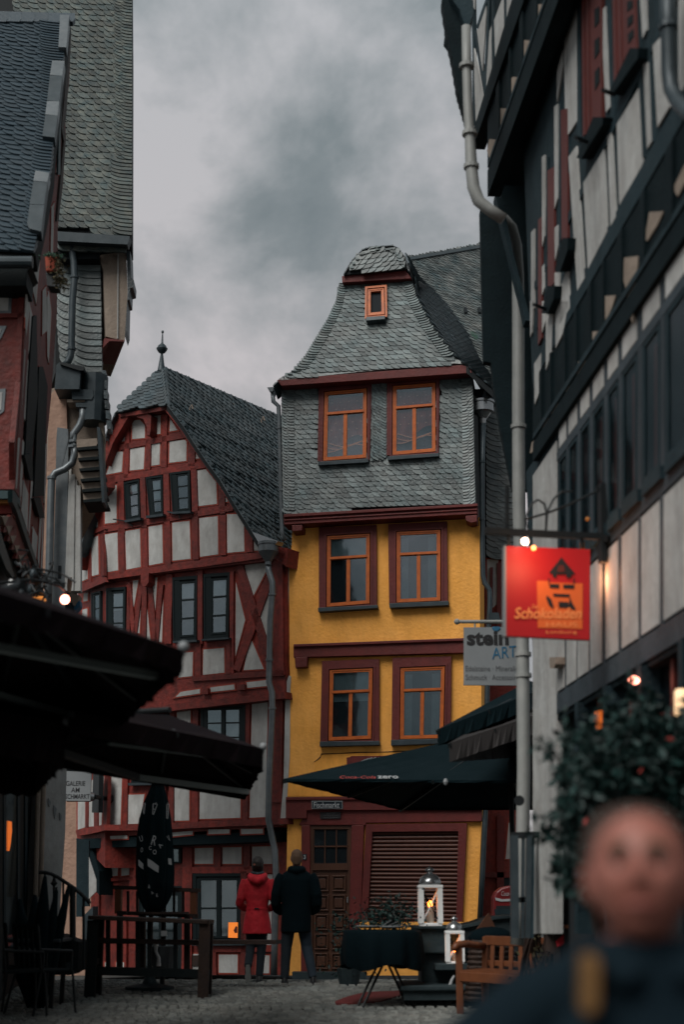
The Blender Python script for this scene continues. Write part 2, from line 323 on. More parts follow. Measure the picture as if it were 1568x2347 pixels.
def inpoly(x, y, P):
    c = False; j = len(P)-1
    for i in range(len(P)):
        if (P[i][1] > y) != (P[j][1] > y) and x < (P[j][0]-P[i][0])*(y-P[i][1])/(P[j][1]-P[i][1])+P[i][0]: c = not c
        j = i
    return c
def beam(par, pl, x0, y0, x1, y1, w, front, back, m, name='beam', jit=0.6):
    L = math.hypot(x1-x0, y1-y0); n = max(2, int(L/45)); dx, dy = (x1-x0)/L, (y1-y0)/L; a = []; b = []
    for i in range(n+1):
        t = L*i/n; j = rnd.uniform(-jit, jit); k = rnd.uniform(-jit, jit)
        a.append((x0+dx*t-dy*(w/2+j), y0+dy*t+dx*(w/2+j))); b.append((x0+dx*t+dy*(w/2+k), y0+dy*t-dx*(w/2+k)))
    return MB().pp(pl, a+b[::-1], front, back).build(name, m, par)
def panel(par, pl, poly, f0, m='plaster', bm='border_red', g=3.0, name='plaster_panel'):
    o = MB().pp(pl, poly, f0+.006, f0-.01).build(name, m, par)
    if bm: MB().pp(pl, grow(poly, g), f0, f0-.014).build('painted_border', bm, o, o=BASE[par.name])
    return o
SL = {}
def slate_mesh(w, h, th, lift, mirror, k, m):
    key = (round(w, 3), round(h, 3), mirror, k, m, th)
    if key in SL: return SL[key]
    r2 = random.Random(k*13+5)
    e = lambda: r2.uniform(-.02, .02)
    # full scale: straight top, one long rounded lower corner; w and h include the lap
    P = [(0, 1), (0, .62+e()), (.05, .42+e()), (.15, .24+e()), (.30, .10+e()), (.46, .02), (.62, 0), (1.0, .0), (1.0, 1)]
    if mirror: P = [(1-x, y) for x, y in P][::-1]
    P = [((x-.5)*w, (y-.2)*h) for x, y in P]; n = len(P)
    zt = lambda y: lift*(1-(y/h+.2))+.004
    sd = -1 if mirror else 1
    vs = [(x, y, zt(y)+th+.5*th*(1-2*sd*x/w)) for x, y in P]+[(x, y, zt(y)-.01) for x, y in P]
    A = sum(P[i][0]*P[(i+1) % n][1]-P[(i+1) % n][0]*P[i][1] for i in range(n))
    fs = [tuple(range(n)) if A > 0 else tuple(range(n-1, -1, -1))]+[(i, (i+1) % n, (i+1) % n+n, i+n)[::1 if A < 0 else -1] for i in range(n)]
    me = bpy.data.meshes.new('slate'); me.from_pydata(vs, [], fs); me.materials.append(M[m]); SL[key] = me; return me
def slates(par, pl, px, w, h, m, tilt=0.0, off=0.0, ind=300, mirror=False, th=.024, lift=.032, holes=(), grow_px=0, p3=None):
    """scale slates laid over polygon px of plane pl; w, h = visible width and course height in metres"""
    poly = [((p-pl.o).dot(pl.u), (p-pl.o).dot(pl.v)) for p in p3] if p3 else [pl.sz(x, y, off) for x, y in (grow(px, grow_px) if grow_px else px)]
    H = [[pl.sz(x, y, off) for x, y in q] for q in holes]
    c, s_ = math.cos(tilt), math.sin(tilt)
    R = [(a*c+b*s_, -a*s_+b*c) for a, b in poly]; a0, a1 = min(p[0] for p in R), max(p[0] for p in R); b0, b1 = min(p[1] for p in R), max(p[1] for p in R)
    X = (pl.u*c + pl.v*s_).normalized(); Yv = (pl.v*c - pl.u*s_).normalized()
    if X.cross(Yv).dot(pl.n) < 0: flip = True
    else: flip = False
    spots = []; b = b0 - h*.15; nR = len(R)
    while b < b1:
        y = min(max(b+h*.4, b0+1e-3), b1-1e-3); cr_ = []
        for i in range(nR):
            (xa, ya), (xb, yb_) = R[i], R[(i+1) % nR]
            if (ya > y) != (yb_ > y): cr_.append(xa+(xb-xa)*(y-ya)/(yb_-ya))
        cr_.sort()
        for i in range(0, len(cr_)-1, 2):
            L, Rr = cr_[i], cr_[i+1]; n = max(1, round((Rr-L)/w)); ws = [rnd.uniform(.75, 1.25) for _ in range(n)]; k = (Rr-L)/sum(ws); a = L
            for q_ in ws:
                ww = q_*k; aa = min(max(a+ww/2, L+.71*ww-.012), Rr-.71*ww+.012); a += ww
                x_, y_ = aa*c-b*s_, aa*s_+b*c
                if any(inpoly(x_, y_, q) for q in H): continue
                ky = 1.0
                for ky in (1.0, .72, .45, .25):
                    if inpoly(x_-s_*h*1.35*ky, y_+c*h*1.35*ky, poly): break
                spots.append((x_, y_, ww, ky))
        b += h*rnd.uniform(.94, 1.06)
    rnd.shuffle(spots); st = MB(); n_ind = 0
    for i, (x, y, ww, ky) in enumerate(spots):
        k = rnd.randrange(3); me = slate_mesh(w*1.42, h*1.75, th, lift, mirror, k, m)
        yaw = rnd.uniform(-.035, .035); p = pl.pt(x, y, off + rnd.uniform(0, .004))
        ex = X*math.cos(yaw)+Yv*math.sin(yaw); ey = Yv*math.cos(yaw)-X*math.sin(yaw)
        ex = ex*(ww/w); ey = ey*ky; nn = pl.n
        mt = Matrix(((ex.x, ey.x, nn.x, p.x), (ex.y, ey.y, nn.y, p.y), (ex.z, ey.z, nn.z, p.z), (0, 0, 0, 1)))
        if i < ind:
            o = bpy.data.objects.new('slate', me); COL.objects.link(o); o.parent = par
            mt.translation = p - BASE[par.name]; o.matrix_local = mt; n_ind += 1
        else:
            st.add([mt @ v.co for v in me.vertices], [tuple(f.vertices) for f in me.polygons])
    if st.v: st.build('slate_courses', m, par, kind='stuff')
    return len(spots)
def text(s, par, pl, x0, y0, x1, y1, m, off=0.02, name='lettering', shear=0.0, th=.004, bold=0.0, ang=0.0):
    """lettering fitted between pixel (x0,y0) top-left and (x1,y1) bottom-right on plane pl"""
    cu = bpy.data.curves.new('t', 'FONT'); cu.body = s; cu.size = 1; cu.shear = shear; cu.offset = bold; cu.extrude = 0; cu.resolution_u = 3
    ob = bpy.data.objects.new('t', cu); COL.objects.link(ob); bpy.context.view_layer.update()
    me = bpy.data.meshes.new_from_object(ob.evaluated_get(bpy.context.evaluated_depsgraph_get())); bpy.data.objects.remove(ob)
    xs = [v.co.x for v in me.vertices]; ys = [v.co.y for v in me.vertices]
    A = pl.at(x0, y1, off); B = pl.at(x1, y1, off); C = pl.at(x0, y0, off)
    W = (B-A); Hh = (C-A).length; up = pl.v
    vs = [A + W*((v.co.x-min(xs))/(max(xs)-min(xs))) + up*Hh*((v.co.y-min(ys))/(max(ys)-min(ys))) for v in me.vertices]
    mb = MB().add(vs, [tuple(p.vertices) for p in me.polygons])
    if ang:
        c0 = sum(mb.v, Vector())/len(mb.v); q = Matrix.Rotation(ang, 3, pl.n); mb.v = [c0 + q @ (v-c0) for v in mb.v]
    return mb.build(name, m, par)
def bil(q, s, t):                                     # q: tl, tr, br, bl ; s across, t down
    (ax, ay), (bx, by), (cx, cy), (dx, dy) = q
    return ((ax*(1-s)+bx*s)*(1-t)+(dx*(1-s)+cx*s)*t, (ay*(1-s)+by*s)*(1-t)+(dy*(1-s)+cy*s)*t)
def brect(mb, pl, q, s0, t0, s1, t1, f, b): return mb.pp(pl, [bil(q, s0, t0), bil(q, s1, t0), bil(q, s1, t1), bil(q, s0, t1)], f, b)
def ring(mb, pl, q, fs, ft, f, b):
    brect(mb, pl, q, 0, 0, 1, ft, f, b); brect(mb, pl, q, 0, 1-ft, 1, 1, f, b)
    brect(mb, pl, q, 0, ft, fs, 1-ft, f, b); brect(mb, pl, q, 1-fs, ft, 1, 1-ft, f, b); return mb
# ------------------------------------------------------------------ ground
g = MB(); xs = [-60, -25, -9, -5, 0, 5, 9, 25, 60]; ys = [-30, 0, 6, 14, 18, 21.3, 23, 25, 28, 34, 60, 250]
for j in range(len(ys)-1):
    for i in range(len(xs)-1):
        q = [(xs[i], ys[j]), (xs[i+1], ys[j]), (xs[i+1], ys[j+1]), (xs[i], ys[j+1])]
        g.add([(a, b, gz(b)-.02) for a, b in q], [(0, 1, 2, 3)])
GR = g.build('ground', 'joint', None); GR['kind'] = 'structure'; near = []
yb_vis = 14.0
cb = MB(); r3 = random.Random(5); y = 7.0
while y < 24.5:
    d = .118; off = r3.random()*.1; x = -6.6+off
    wig = .03*math.sin(y*1.7)
    while x < 6.2:
        w = r3.uniform(.108, .126)
        if abs(x - 0.1) < 0.34*y:
            a, b_ = x+.008, x+w-.008; c, e = y+.008, y+d-.010; zz = gz(y) + r3.uniform(-.006, .006)
            j = lambda: r3.uniform(-.004, .004); t = .022
            wy = wig + .02*math.sin(x*2.3)
            P = [(a+j(), c+j()+wy), (b_+j(), c+j()+wy), (b_+j(), e+j()+wy), (a+j(), e+j()+wy)]
            cx_, cy_ = (a+b_)/2, (c+e)/2+wy
            top = [(cx_+(p-cx_)*.72, cy_+(q-cy_)*.72, zz+t+r3.uniform(-.003, .003)) for p, q in P]
            if yb_vis < y < 16.6 and -.2317*y-.1 < x < .06*y and len(near) < 300: near.append((P, top, zz)); x += w; continue
            k = len(cb.v); cb.v += [Vector((p, q, zz-.012)) for p, q in P]+[Vector(v) for v in top]
            cb.f += [(k+4, k+5, k+6, k+7), (k, k+1, k+5, k+4), (k+1, k+2, k+6, k+5), (k+2, k+3, k+7, k+6), (k+3, k, k+4, k+7)]
        x += w
    y += d
o = cb.build('cobblestones', 'cobble', None, kind='stuff'); o['label'] = 'grey cobblestones paving the sloping street'; o['category'] = 'cobblestones'

for P, top, zz in near:                                 # the nearest stones in view, one object each
    c0 = Vector((P[0][0], P[0][1], zz))
    m = MB().add([Vector((p, q, zz-.012)) for p, q in P]+[Vector(v) for v in top], [(4,5,6,7),(0,1,5,4),(1,2,6,5),(2,3,7,6),(3,0,4,7)])
    m.build('cobblestone', 'cobble', GR)
# ------------------------------------------------------------------ yellow house
YP = vplane(880, 2200, 27.3, 9)
yb = YP.at(880, 2235); yb.z = .15
YH = thing('yellow_house', 'narrow yellow rendered house with slate-hung top floor, orange windows and dark red trim', 'house', yb)
w_ = MB()
w_.pp(YP, z5([(205,120),(1400,70),(1403,900),(1412,1000),(1412,1560),(1400,1700)]) + z6([(1337,425),(1300,1345),(150,1345),(165,430),(140,270)]) + z5([(150,1740),(195,1165),(188,1000),(175,900),(182,420),(203,240)]), 0, -1.4)
w_.build('wall', 'stucco', YH)
# slate-hung floor, carried forward on the jetty beam
F3 = .30
MB().pp(YP, z4([(143,955),(1352,888),(1370,1735),(157,1795)]), F3, -1.4).build('upper_storey', 'underlay', YH)
wins3 = [z4([(375,965),(712,940),(700,1478),(367,1490)]), z4([(810,930),(1145,910),(1145,1430),(808,1450)])]
slates(YH, YP, z4([(143,968),(1352,900),(1370,1722),(157,1785)]), .150, .105, 'slate', tilt=-.01, off=F3, ind=190, holes=wins3, grow_px=1)
# narrow slates lining both edges
for ex, mir in ((z4([(143,968),(215,965),(220,1775),(157,1785)]), False), (z4([(1290,905),(1352,900),(1370,1722),(1300,1726)]), True)):
    slates(YH, YP, ex, .12, .062, 'slate', off=F3+.022, ind=0, mirror=mir)
MB().pp(YP, z4([(712,945),(808,935),(806,1440),(715,1450)]), F3+.03, F3).build('slate_pier', 'underlay', YH)
slates(YH, YP, z4([(716,950),(806,940),(804,1440),(718,1450)]), .10, .055, 'slate', tilt=-.5, off=F3+.03, ind=0)
# jetty beams and eave boards
for nm, q, f, b in (('jetty_beam', z4([(150,1795),(1385,1727),(1385,1790),(153,1860)]), F3+.05, -.1),
                    ('jetty_moulding', z4([(150,1792),(1388,1724),(1388,1742),(150,1812)]), F3+.10, F3+.0),
                    ('jetty_moulding', z4([(153,1826),(1386,1756),(1386,1766),(153,1836)]), F3+.075, F3+.0),
                    ('storey_beam', z5([(213,880),(1425,836),(1425,930),(213,963)]), .14, -.05),
                    ('storey_moulding', z5([(213,878),(1425,834),(1425,852),(213,896)]), .19, .02),
                    ('door_beam', z6([(155,268),(1340,262),(1340,345),(282,350),(282,398),(155,400)]), .16, -.05),
                    ('door_moulding', z6([(155,268),(1340,262),(1340,280),(155,288)]), .20, .02),
                    ('lintel_board', z6([(282,350),(1340,345),(1340,415),(640,425),(640,438),(235,438)]), .10, -.05),
                    ('beam_end', z5([(203,120),(270,118),(268,155),(205,160)]), F3+.05, -.1),
                    ('beam_end', z5([(1310,60),(1385,55),(1382,98),(1345,106),(1312,90)]), F3+.05, -.1),
                    ('corbel', z5([(222,962),(302,958),(298,1022),(225,1028)]), .18, -.05)):
    MB().pp(YP, q, f, b).build(nm, 'oxred', YH, bevel=.01)
def win(par, pl, sq, q, f0, sill=None, curtain=None, trim='oxred', sash='orange_wood', trans=.32, hole=None, small=False):
    """sq: surround outline, q: sash outline (tl,tr,br,bl)"""
    t = MB(); o4, i4 = sq, grow(q, 2.0)
    for k in range(4):
        t.pp(pl, [o4[k], o4[(k+1) % 4], i4[(k+1) % 4], i4[k]], f0+.09, f0-.02)
    g2 = grow(q, 6.5)
    for k in range(4):
        t.pp(pl, [g2[k], g2[(k+1) % 4], i4[(k+1) % 4], i4[k]], f0+.105, f0+.08)
    W = t.build('window', trim, par)
    B = BASE[par.name]
    MB().pp(pl, i4, f0+.010, f0-.01).build('room', 'interior', W, o=B)
    s = MB(); fs, ft = (.085, .048) if not small else (.17, .10)
    ring(s, pl, q, fs, ft, f0+.075, f0+.02)
    ring(s, pl, q, fs*.5, ft*.5, f0+.085, f0+.07)
    if not small:
        brect(s, pl, q, fs, trans-.022, 1-fs, trans+.022, f0+.082, f0+.02); brect(s, pl, q, fs*.8, trans-.008, 1-fs*.8, trans+.012, f0+.10, f0+.07)
        brect(s, pl, q, .5-.042, trans+.022, .5+.042, 1-ft, f0+.078, f0+.02)
    s.build('sash_frame', sash, W, o=B)
    panes = [(fs, ft, 1-fs, 1-ft)] if small else [(fs, ft, 1-fs, trans-.022), (fs, trans+.022, .458, 1-ft), (.542, trans+.022, 1-fs, 1-ft)]
    for a, b_, c, d in panes:
        if not small: brect(MB(), pl, q, a, b_, c, d, f0+.052, f0+.046).build('pane', 'glass', W, o=B)
    if curtain is not None: curtain(W, B, pl, q, f0)
    if sill: MB().pp(pl, sill, f0+.16, f0-.02).build('sill', 'zinc_dark', W, o=B, bevel=.006)
    return W
def swag(lo):
    def f(W, B, pl, q, f0):
        c = MB(); n = 26
        for i in range(n):
            s0, s1 = .08+.84*i/n, .08+.84*(i+1)/n
            d0, d1 = .006*math.sin(i*1.3), .006*math.sin((i+1)*1.3)
            bt = lambda s: lo + .10*math.sin(s*5.0+lo*9) - .05*s
            c.add([pl.at(*bil(q, s0, .10), f0+.026+d0), pl.at(*bil(q, s1, .10), f0+.026+d1), pl.at(*bil(q, s1, bt(s1)), f0+.026+d1), pl.at(*bil(q, s0, bt(s0)), f0+.026+d0)], [(0,1,2,3)])
        c.build('curtain', 'curtain', W, o=B)
        d = MB()
        for i in range(4):
            for j in range(6):
                s, t = .16+.2*i+(.1 if j % 2 else 0), .16+j*.1
                if s < .9 and t < lo-.12: brect(d, pl, q, s, t, s+.035, t+.016, f0+.036, f0+.034)
        d.build('curtain_pattern', 'curtain_spot', W, o=B)
        e = MB()
        for k in range(3):
            e.tube([pl.at(*bil(q, .10+.8*i/8, lo-.02+.03*k+.045*math.sin(i*.55+k+lo*7)), f0+.036) for i in range(9)], .012, 6)
        e.build('curtain_hem', 'curtain_spot', W, o=B)
    return f
def blind(lo, hi=.05):
    def f(W, B, pl, q, f0):
        brect(MB(), pl, q, .08, hi, .92, lo, f0+.026, f0+.022).build('roller_blind', 'blind', W, o=B)
    return f
def netc(W, B, pl, q, f0):
    m = MB()
    for a in (.10, .72): brect(m, pl, q, a, .1, a+.17, .96, f0+.026, f0+.022)
    m.build('side_curtain', 'curtain_grey', W, o=B)
M['curtain_grey'] = mat('grey_net_curtain', (0.09, 0.105, 0.11), 0.9, (0.06, 0.07, 0.075), 14.0)
win(YH, YP, z4([(375,965),(712,940),(700,1445),(367,1455)]), z4([(412,1015),(680,992),(678,1432),(403,1452)]), F3, z4([(370,1458),(690,1438),(692,1462),(372,1482)]), swag(.80))
win(YH, YP, z4([(810,930),(1145,910),(1140,1400),(808,1417)]), z4([(848,977),(1118,955),(1120,1392),(846,1415)]), F3, z4([(812,1424),(1140,1402),(1142,1424),(814,1448)]), swag(.76))
win(YH, YP, z5([(375,135),(742,118),(745,640),(375,657)]), z5([(428,190),(700,174),(698,618),(425,640)]), 0, z5([(369,646),(750,628),(750,648),(371,672)]), blind(.30))
win(YH, YP, z5([(817,113),(1192,95),(1197,610),(823,625)]), z5([(872,163),(1150,150),(1150,600),(872,613)]), 0, z5([(824,618),(1203,603),(1203,630),(826,647)]), netc)
win(YH, YP, z5([(395,985),(760,972),(760,1500),(383,1508)]), z5([(445,1042),(718,1030),(708,1480),(437,1492)]), 0, z5([(380,1498),(762,1494),(762,1520),(380,1530)]), blind(.46))
win(YH, YP, z5([(845,965),(1220,955),(1215,1490),(838,1500)]), z5([(897,1030),(1178,1018),(1168,1475),(893,1482)]), 0, z5([(835,1488),(1216,1478),(1216,1508),(835,1524)]), netc)
# small attic front: slate slope leaning back under the half-round cap
A0, A1 = YP.at(*z4([(130,935)])[0], F3+.28), YP.at(*z4([(1300,835)])[0], F3+.28)
T0 = YP.at(*z4([(740,300)])[0], F3-.35)
GP = plane3(A0, A1, T0)
gab = z4([(130,935),(235,872),(300,795),(385,655),(440,560),(490,450),(515,322),(965,297),(1000,420),(1100,600),(1175,700),(1245,795),(1300,838)])
MB().pp(GP, gab, 0, -.5).build('attic_front', 'underlay', YH)
hole = z4([(675,355),(800,345),(800,560),(670,565)])
slates(YH, GP, gab, .15, .115, 'slate', tilt=-.01, ind=110, holes=[hole], grow_px=-3)
for ex, mir in ((z4([(130,935),(235,872),(300,795),(385,655),(440,560),(490,450),(515,322),(560,322),(530,470),(480,580),(430,680),(345,815),(290,880)]), False), (z4([(965,297),(1000,420),(1100,600),(1175,700),(1245,795),(1180,795),(1120,710),(1040,600),(950,430),(920,300)]), True)):
    slates(YH, GP, ex, .12, .06, 'slate', off=.022, ind=0, mirror=mir, grow_px=-2)
win(YH, GP, z4([(680,350),(796,340),(799,525),(681,535)]), z4([(688,360),(790,351),(793,518),(687,528)]), .05, z4([(675,536),(797,528),(797,550),(677,560)]), trim='orange_wood', small=True)
MB().pp(YP, z4([(108,938),(135,932),(1290,842),(1340,858),(1352,893),(136,976)]), F3+.34, F3-.05).build('eave_board', 'oxred', YH, bevel=.01)
MB().pp(GP, z4([(128,932),(232,884),(1245,800),(1320,838),(1240,832),(640,885),(135,940)]), .05, -.05).build('eave_slates', 'slate_pale', YH)
# half-round cap with red board
CPn = Plane(YP.at(*z4([(740,300)])[0], F3-.10), YP.n, YP.u)
MB().pp(CPn, z4([(522,275),(930,238),(968,292),(524,318)]), 0, -.3).build('cap_board', 'oxred', YH, bevel=.01)
cap = z4([(535,268),(558,235),(590,180),(622,135),(655,112),(700,96),(770,88),(845,85),(872,98),(900,125),(920,155),(940,232)])
MB().pp(CPn, cap, .06, -3.2).build('roof_cap', 'underlay', YH)
slates(YH, CPn, cap, .15, .10, 'slate', tilt=.05, off=.06, ind=20, grow_px=-4, mirror=True)
slates(YH, CPn, z4([(560,240),(590,182),(655,114),(700,98),(845,87),(915,157),(935,230),(890,225),(860,150),(800,120),(690,135),(620,190),(600,240)]), .10, .075, 'slate', tilt=.25, off=.075, ind=0, grow_px=-4)
# verge lines of dark slate
def verge(par, pl, pts, w, f, b, m='slate_dark', name='verge_slates'):
    n = len(pts); o = MB()
    for i in range(n-1):
        (ax, ay), (bx, by) = pts[i], pts[i+1]; L = math.hypot(bx-ax, by-ay); k = max(1, int(L/7))
        for j in range(k):
            t0, t1 = j/k, (j+1.25)/k; p0 = (ax+(bx-ax)*t0, ay+(by-ay)*t0); p1 = (ax+(bx-ax)*t1, ay+(by-ay)*t1)
            dx, dy = (bx-ax)/L, (by-ay)/L; nx, ny = dy*w, -dx*w; e = rnd.uniform(.7, 1.3)
            o.pp(pl, [p0, p1, (p1[0]+nx*e, p1[1]+ny*e), (p0[0]+nx*.6, p0[1]+ny*.6)], f+rnd.uniform(0, .01), b)
    return o.build(name, m, par, kind='stuff')
verge(YH, GP, z4([(515,322),(500,400),(490,450),(440,555),(385,655),(300,795),(235,872),(130,935),(85,975)])[::-1], 3.4, .03, -.45)
verge(YH, CPn, z4([(535,268),(590,178),(655,110),(700,94),(845,83),(872,96),(920,152),(945,240)]), 2.6, .10, -.3)
MB().pp(GP, z4([(492,345),(510,345),(505,430),(490,450)]), .05, -.3).build('verge_flashing', 'zinc_dark', YH)
# right-hand roof slope, seen very obliquely, and the broad slope behind
prof = z4([(960,235),(985,292),(1000,400),(1060,520),(1110,610),(1175,700),(1250,795),(1330,860),(1480,1000)])
edge = z4([(940,165),(1010,290),(1100,370),(1200,480),(1310,640),(1360,740),(1420,850),(1465,905),(1498,1010)])
PA, PB = [], []
for i in range(len(prof)-1):
    a, b_ = GP.at(*prof[i], .04) if i > 0 else CPn.at(*prof[i], .06), GP.at(*prof[i+1], .04)
    if i == len(prof)-2: b_ = at_depth(*prof[i+1], a.y+.15)
    c, d = at_depth(*edge[i+1], a.y+3.4), at_depth(*edge[i], a.y+3.4)
    MB().add([a, b_, c, d, a-Z*.15, b_-Z*.15, c-Z*.15, d-Z*.15], [(0,1,2,3),(7,6,5,4),(0,4,5,1),(1,5,6,2),(2,6,7,3),(3,7,4,0)]).build('roof_slope', 'underlay', YH)
    PA += [a] if i < len(prof)-2 else [a, b_]; PB += [d] if i < len(prof)-2 else [d, c]
    pass
def curved_slates(par, PA, PB, w, h, m, lift=.02):
    """courses of slates on a curved slope between the 3-D polylines PA and PB (top first)"""
    def along(P, t):
        L = [0]
        for i in range(len(P)-1): L.append(L[-1]+(P[i+1]-P[i]).length)
        s_ = t*L[-1]
        for i in range(len(P)-1):
            if s_ <= L[i+1]+1e-9: return P[i].lerp(P[i+1], (s_-L[i])/max(L[i+1]-L[i], 1e-6))
        return P[-1]
    tot = sum((PA[i+1]-PA[i]).length for i in range(len(PA)-1)); n = int(tot/h); st = MB()
    for i in range(n+1):
        t = i/n; A, B_ = along(PA, t), along(PB, t); A1, B1 = along(PA, max(t-1.2/n, 0)), along(PB, max(t-1.2/n, 0)); A2, B2 = along(PA, min(t+.3/n, 1)), along(PB, min(t+.3/n, 1)); L = (B_-A).length; k = max(1, int(L/w))
        for j in range(k):
            s_ = (j+.5+.5*(i % 2))/k
            if s_ > 1: continue
            p = A.lerp(B_, s_); ex = (B_-A).normalized(); ey = (A1.lerp(B1, s_)-A2.lerp(B2, s_)); ey = (ey-ex*ey.dot(ex)).normalized(); nn = ex.cross(ey)
            if nn.dot(p-CAM) > 0: nn = -nn; ex = -ex
            me = slate_mesh(w*1.35, h*1.8, .014, lift, False, rnd.randrange(3), m); p = p+nn*.01*rnd.random()
            mt = Matrix(((ex.x, ey.x, nn.x, p.x), (ex.y, ey.y, nn.y, p.y), (ex.z, ey.z, nn.z, p.z), (0, 0, 0, 1)))
            st.add([mt @ v.co for v in me.vertices], [tuple(f.vertices) for f in me.polygons])
    return st.build('slate_courses', m, par, kind='stuff')
curved_slates(YH, PA, PB, .17, .10, 'slate_dark', .03)
MB().pp(YP, z5([(390,1578),(640,1566),(1220,1556),(1412,1552),(1412,1700)])+z6([(560,264),(142,262)])+z5([(150,1730),(345,1700),(350,1625),(380,1610)]), .008, -.01).build('smooth_render_patch', 'smooth_render', YH)
MB().tube([YP.at(*p, .010) for p in z5([(345,1628),(368,1612),(384,1598),(391,1578),(500,1574),(640,1567),(760,1566),(900,1560),(1060,1561),(1215,1555)])], [.006,.009,.012,.010,.008,.011,.007,.010,.008,.006], 5).build('plaster_crack', 'brown_wood', YH)
# yellow house ground floor
def boxp(nm, q, f, b, m, par=YH, bev=0): return MB().pp(YP, q, f, b).build(nm, m, par, bevel=bev)
boxp('door_post', z6([(250,438),(302,438),(302,1345),(246,1345)]), .10, -.05, 'oxred', bev=.01)
boxp('door_post', z6([(553,438),(628,438),(608,1060),(600,1345),(530,1345)]), .10, -.05, 'oxred', bev=.01)
sur = z6([(640,432),(1250,425),(1220,1045),(605,1060)]); inn = z6([(678,478),(1198,474),(1185,1022),(650,1012)])
t = MB()
for k in range(4): t.pp(YP, [sur[k], sur[(k+1) % 4], inn[(k+1) % 4], inn[k]], .12, -.05)
SW = t.build('shop_window_surround', 'oxred', YH)
MB().pp(YP, inn, .02, -.02).build('shutter_backing', 'interior', SW, o=YH.location)
for i in range(22):
    t0, t1 = i/22+.003, (i+1)/22-.006
    q = [bil(inn, 0, t0), bil(inn, 1, t0), bil(inn, 1, t1), bil(inn, 0, t1)]
    P0, P1, P2, P3 = [YP.at(*p, .03) for p in q]; m = MB(); n = YP.n
    pr = [(0, 0), (.18, .016), (.5, .022), (.82, .016), (1, 0)]
    vs = [(P0*(1-a)+P3*a)+n*b for a, b in pr]+[(P1*(1-a)+P2*a)+n*b for a, b in pr]
    m.add(vs, [(k, k+5, k+6, k+1)[::-1] for k in range(4)]+[(0,1,2,3,4)[::-1], (5,6,7,8,9)]).build('slat', 'brown_slat', SW, o=YH.location)
boxp('window_sill', z6([(600,1022),(1225,1022),(1225,1075),(600,1075)]), .16, -.02, 'stucco')
MB().pp(YP, z5([(552,1600),(570,1598),(585,1590),(1035,1588),(1035,1690),(555,1690)]), .05, -.01).build('painted_panel', 'oxred', YH)
o = MB(); cc = z6([(705,75)])[0]
for k in range(14):
    a = math.pi*(k+.5)/14; p = (cc[0]-38*math.cos(a), cc[1]-15*math.sin(a)); o.tube([YP.at(p[0]-3, p[1]+1, .07), YP.at(p[0]+3, p[1]-1, .09)], .02, 6)
o.pp(YP, [(cc[0]-34*math.cos(math.pi*k/12), cc[1]-12*math.sin(math.pi*k/12)) for k in range(13)], .07, .03)
o.build('shell_relief', 'sign_grey', YH)
dq = z6([(302,440),(553,438),(540,1340),(298,1340)])
D = boxp('door', dq, .02, -.02, 'brown_door')
B = YH.location
ring(MB(), YP, dq, .07, .025, .06, .0).build('door_frame', 'brown_door', D, o=B)
brect(MB(), YP, dq, .07, .255, .93, .30, .07, .0).build('door_rail', 'brown_door', D, o=B)
for i in range(3):
    for j in range(2):
        a, b_ = .10+i*.275, .035+j*.112
        brect(MB(), YP, dq, a, b_, a+.25, b_+.10, .03, .02).build('pane', 'glass_dark' if False else 'glass', D, o=B)
m = MB()
for i in range(4): brect(m, YP, dq, .075+i*.275, .03, .10+i*.275, .255, .055, .02)
brect(m, YP, dq, .075, .136, .93, .146, .055, .02); m.build('glazing_bars', 'brown_door', D, o=B)
brect(MB(), YP, dq, .07, .03, .93, .255, .024, .018).build('transom_room', 'interior', D, o=B)
for i in range(2):
    for j in range(5):
        a, b_ = .12+i*.42, .335+j*.13
        m = MB(); q = [bil(dq, a, b_), bil(dq, a+.34, b_), bil(dq, a+.34, b_+.108), bil(dq, a, b_+.108)]
        ring(m, YP, q, .10, .09, .065, .0); brect(m, YP, q, .2, .2, .8, .8, .06, .0); m.build('door_panel', 'brown_door', D, o=B, bevel=.006)
m = MB(); m.tube([YP.at(*z6([(528,870)])[0], .09), YP.at(*z6([(528,905)])[0], .09)], .012, 8); m.build('door_handle', 'silver', D, o=B)
m = MB(); s = YP.at(*z6([(420,1330)])[0], .25); m.box((s.x, s.y, s.z-.06), (1.35, .5, .16)); m.build('door_step', 'stone_dark', YH)
# drain pipes of the yellow house
def pipe(par, pts, r, m, name='downpipe', clips=(), n=12):
    o = MB().tube(pts, r, n).build(name, m, par, smooth=True)
    for c in clips:
        p = Vector(c); MB().tube([p-Z*.02, p+Z*.02], (max(r) if isinstance(r, list) else r)*1.25, n).build('pipe_clip', m, o, o=BASE[par.name])
    return o
pp_ = lambda pl, pts, off: [pl.at(x, y, off) for x, y in pts]
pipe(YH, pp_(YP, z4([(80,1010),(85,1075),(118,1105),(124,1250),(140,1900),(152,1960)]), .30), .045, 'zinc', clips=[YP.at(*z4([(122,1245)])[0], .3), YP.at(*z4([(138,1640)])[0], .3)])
MB().pp(YP, z4([(45,985),(88,982),(80,1012),(62,1008)]), .40, .1).build('gutter_end', 'zinc', YH)
pts = pp_(YP, z4([(1425,1215),(1425,1330)]), .1)
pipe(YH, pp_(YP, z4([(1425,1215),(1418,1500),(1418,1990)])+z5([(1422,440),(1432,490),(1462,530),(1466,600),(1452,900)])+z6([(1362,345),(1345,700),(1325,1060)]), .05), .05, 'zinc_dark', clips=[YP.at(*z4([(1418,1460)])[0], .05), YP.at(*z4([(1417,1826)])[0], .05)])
c = YP.at(*z4([(1422,1180)])[0], .05)
MB().lathe(c, [(.05, -.12), (.07, -.02), (.16, .10), (.22, .12), (.22, .30), (.245, .30), (.245, .345), (.20, .345), (.20, .2)], 20).build('rain_hopper', 'silver', YH, smooth=False)
gt = z4([(1352,1000),(1490,1075)])
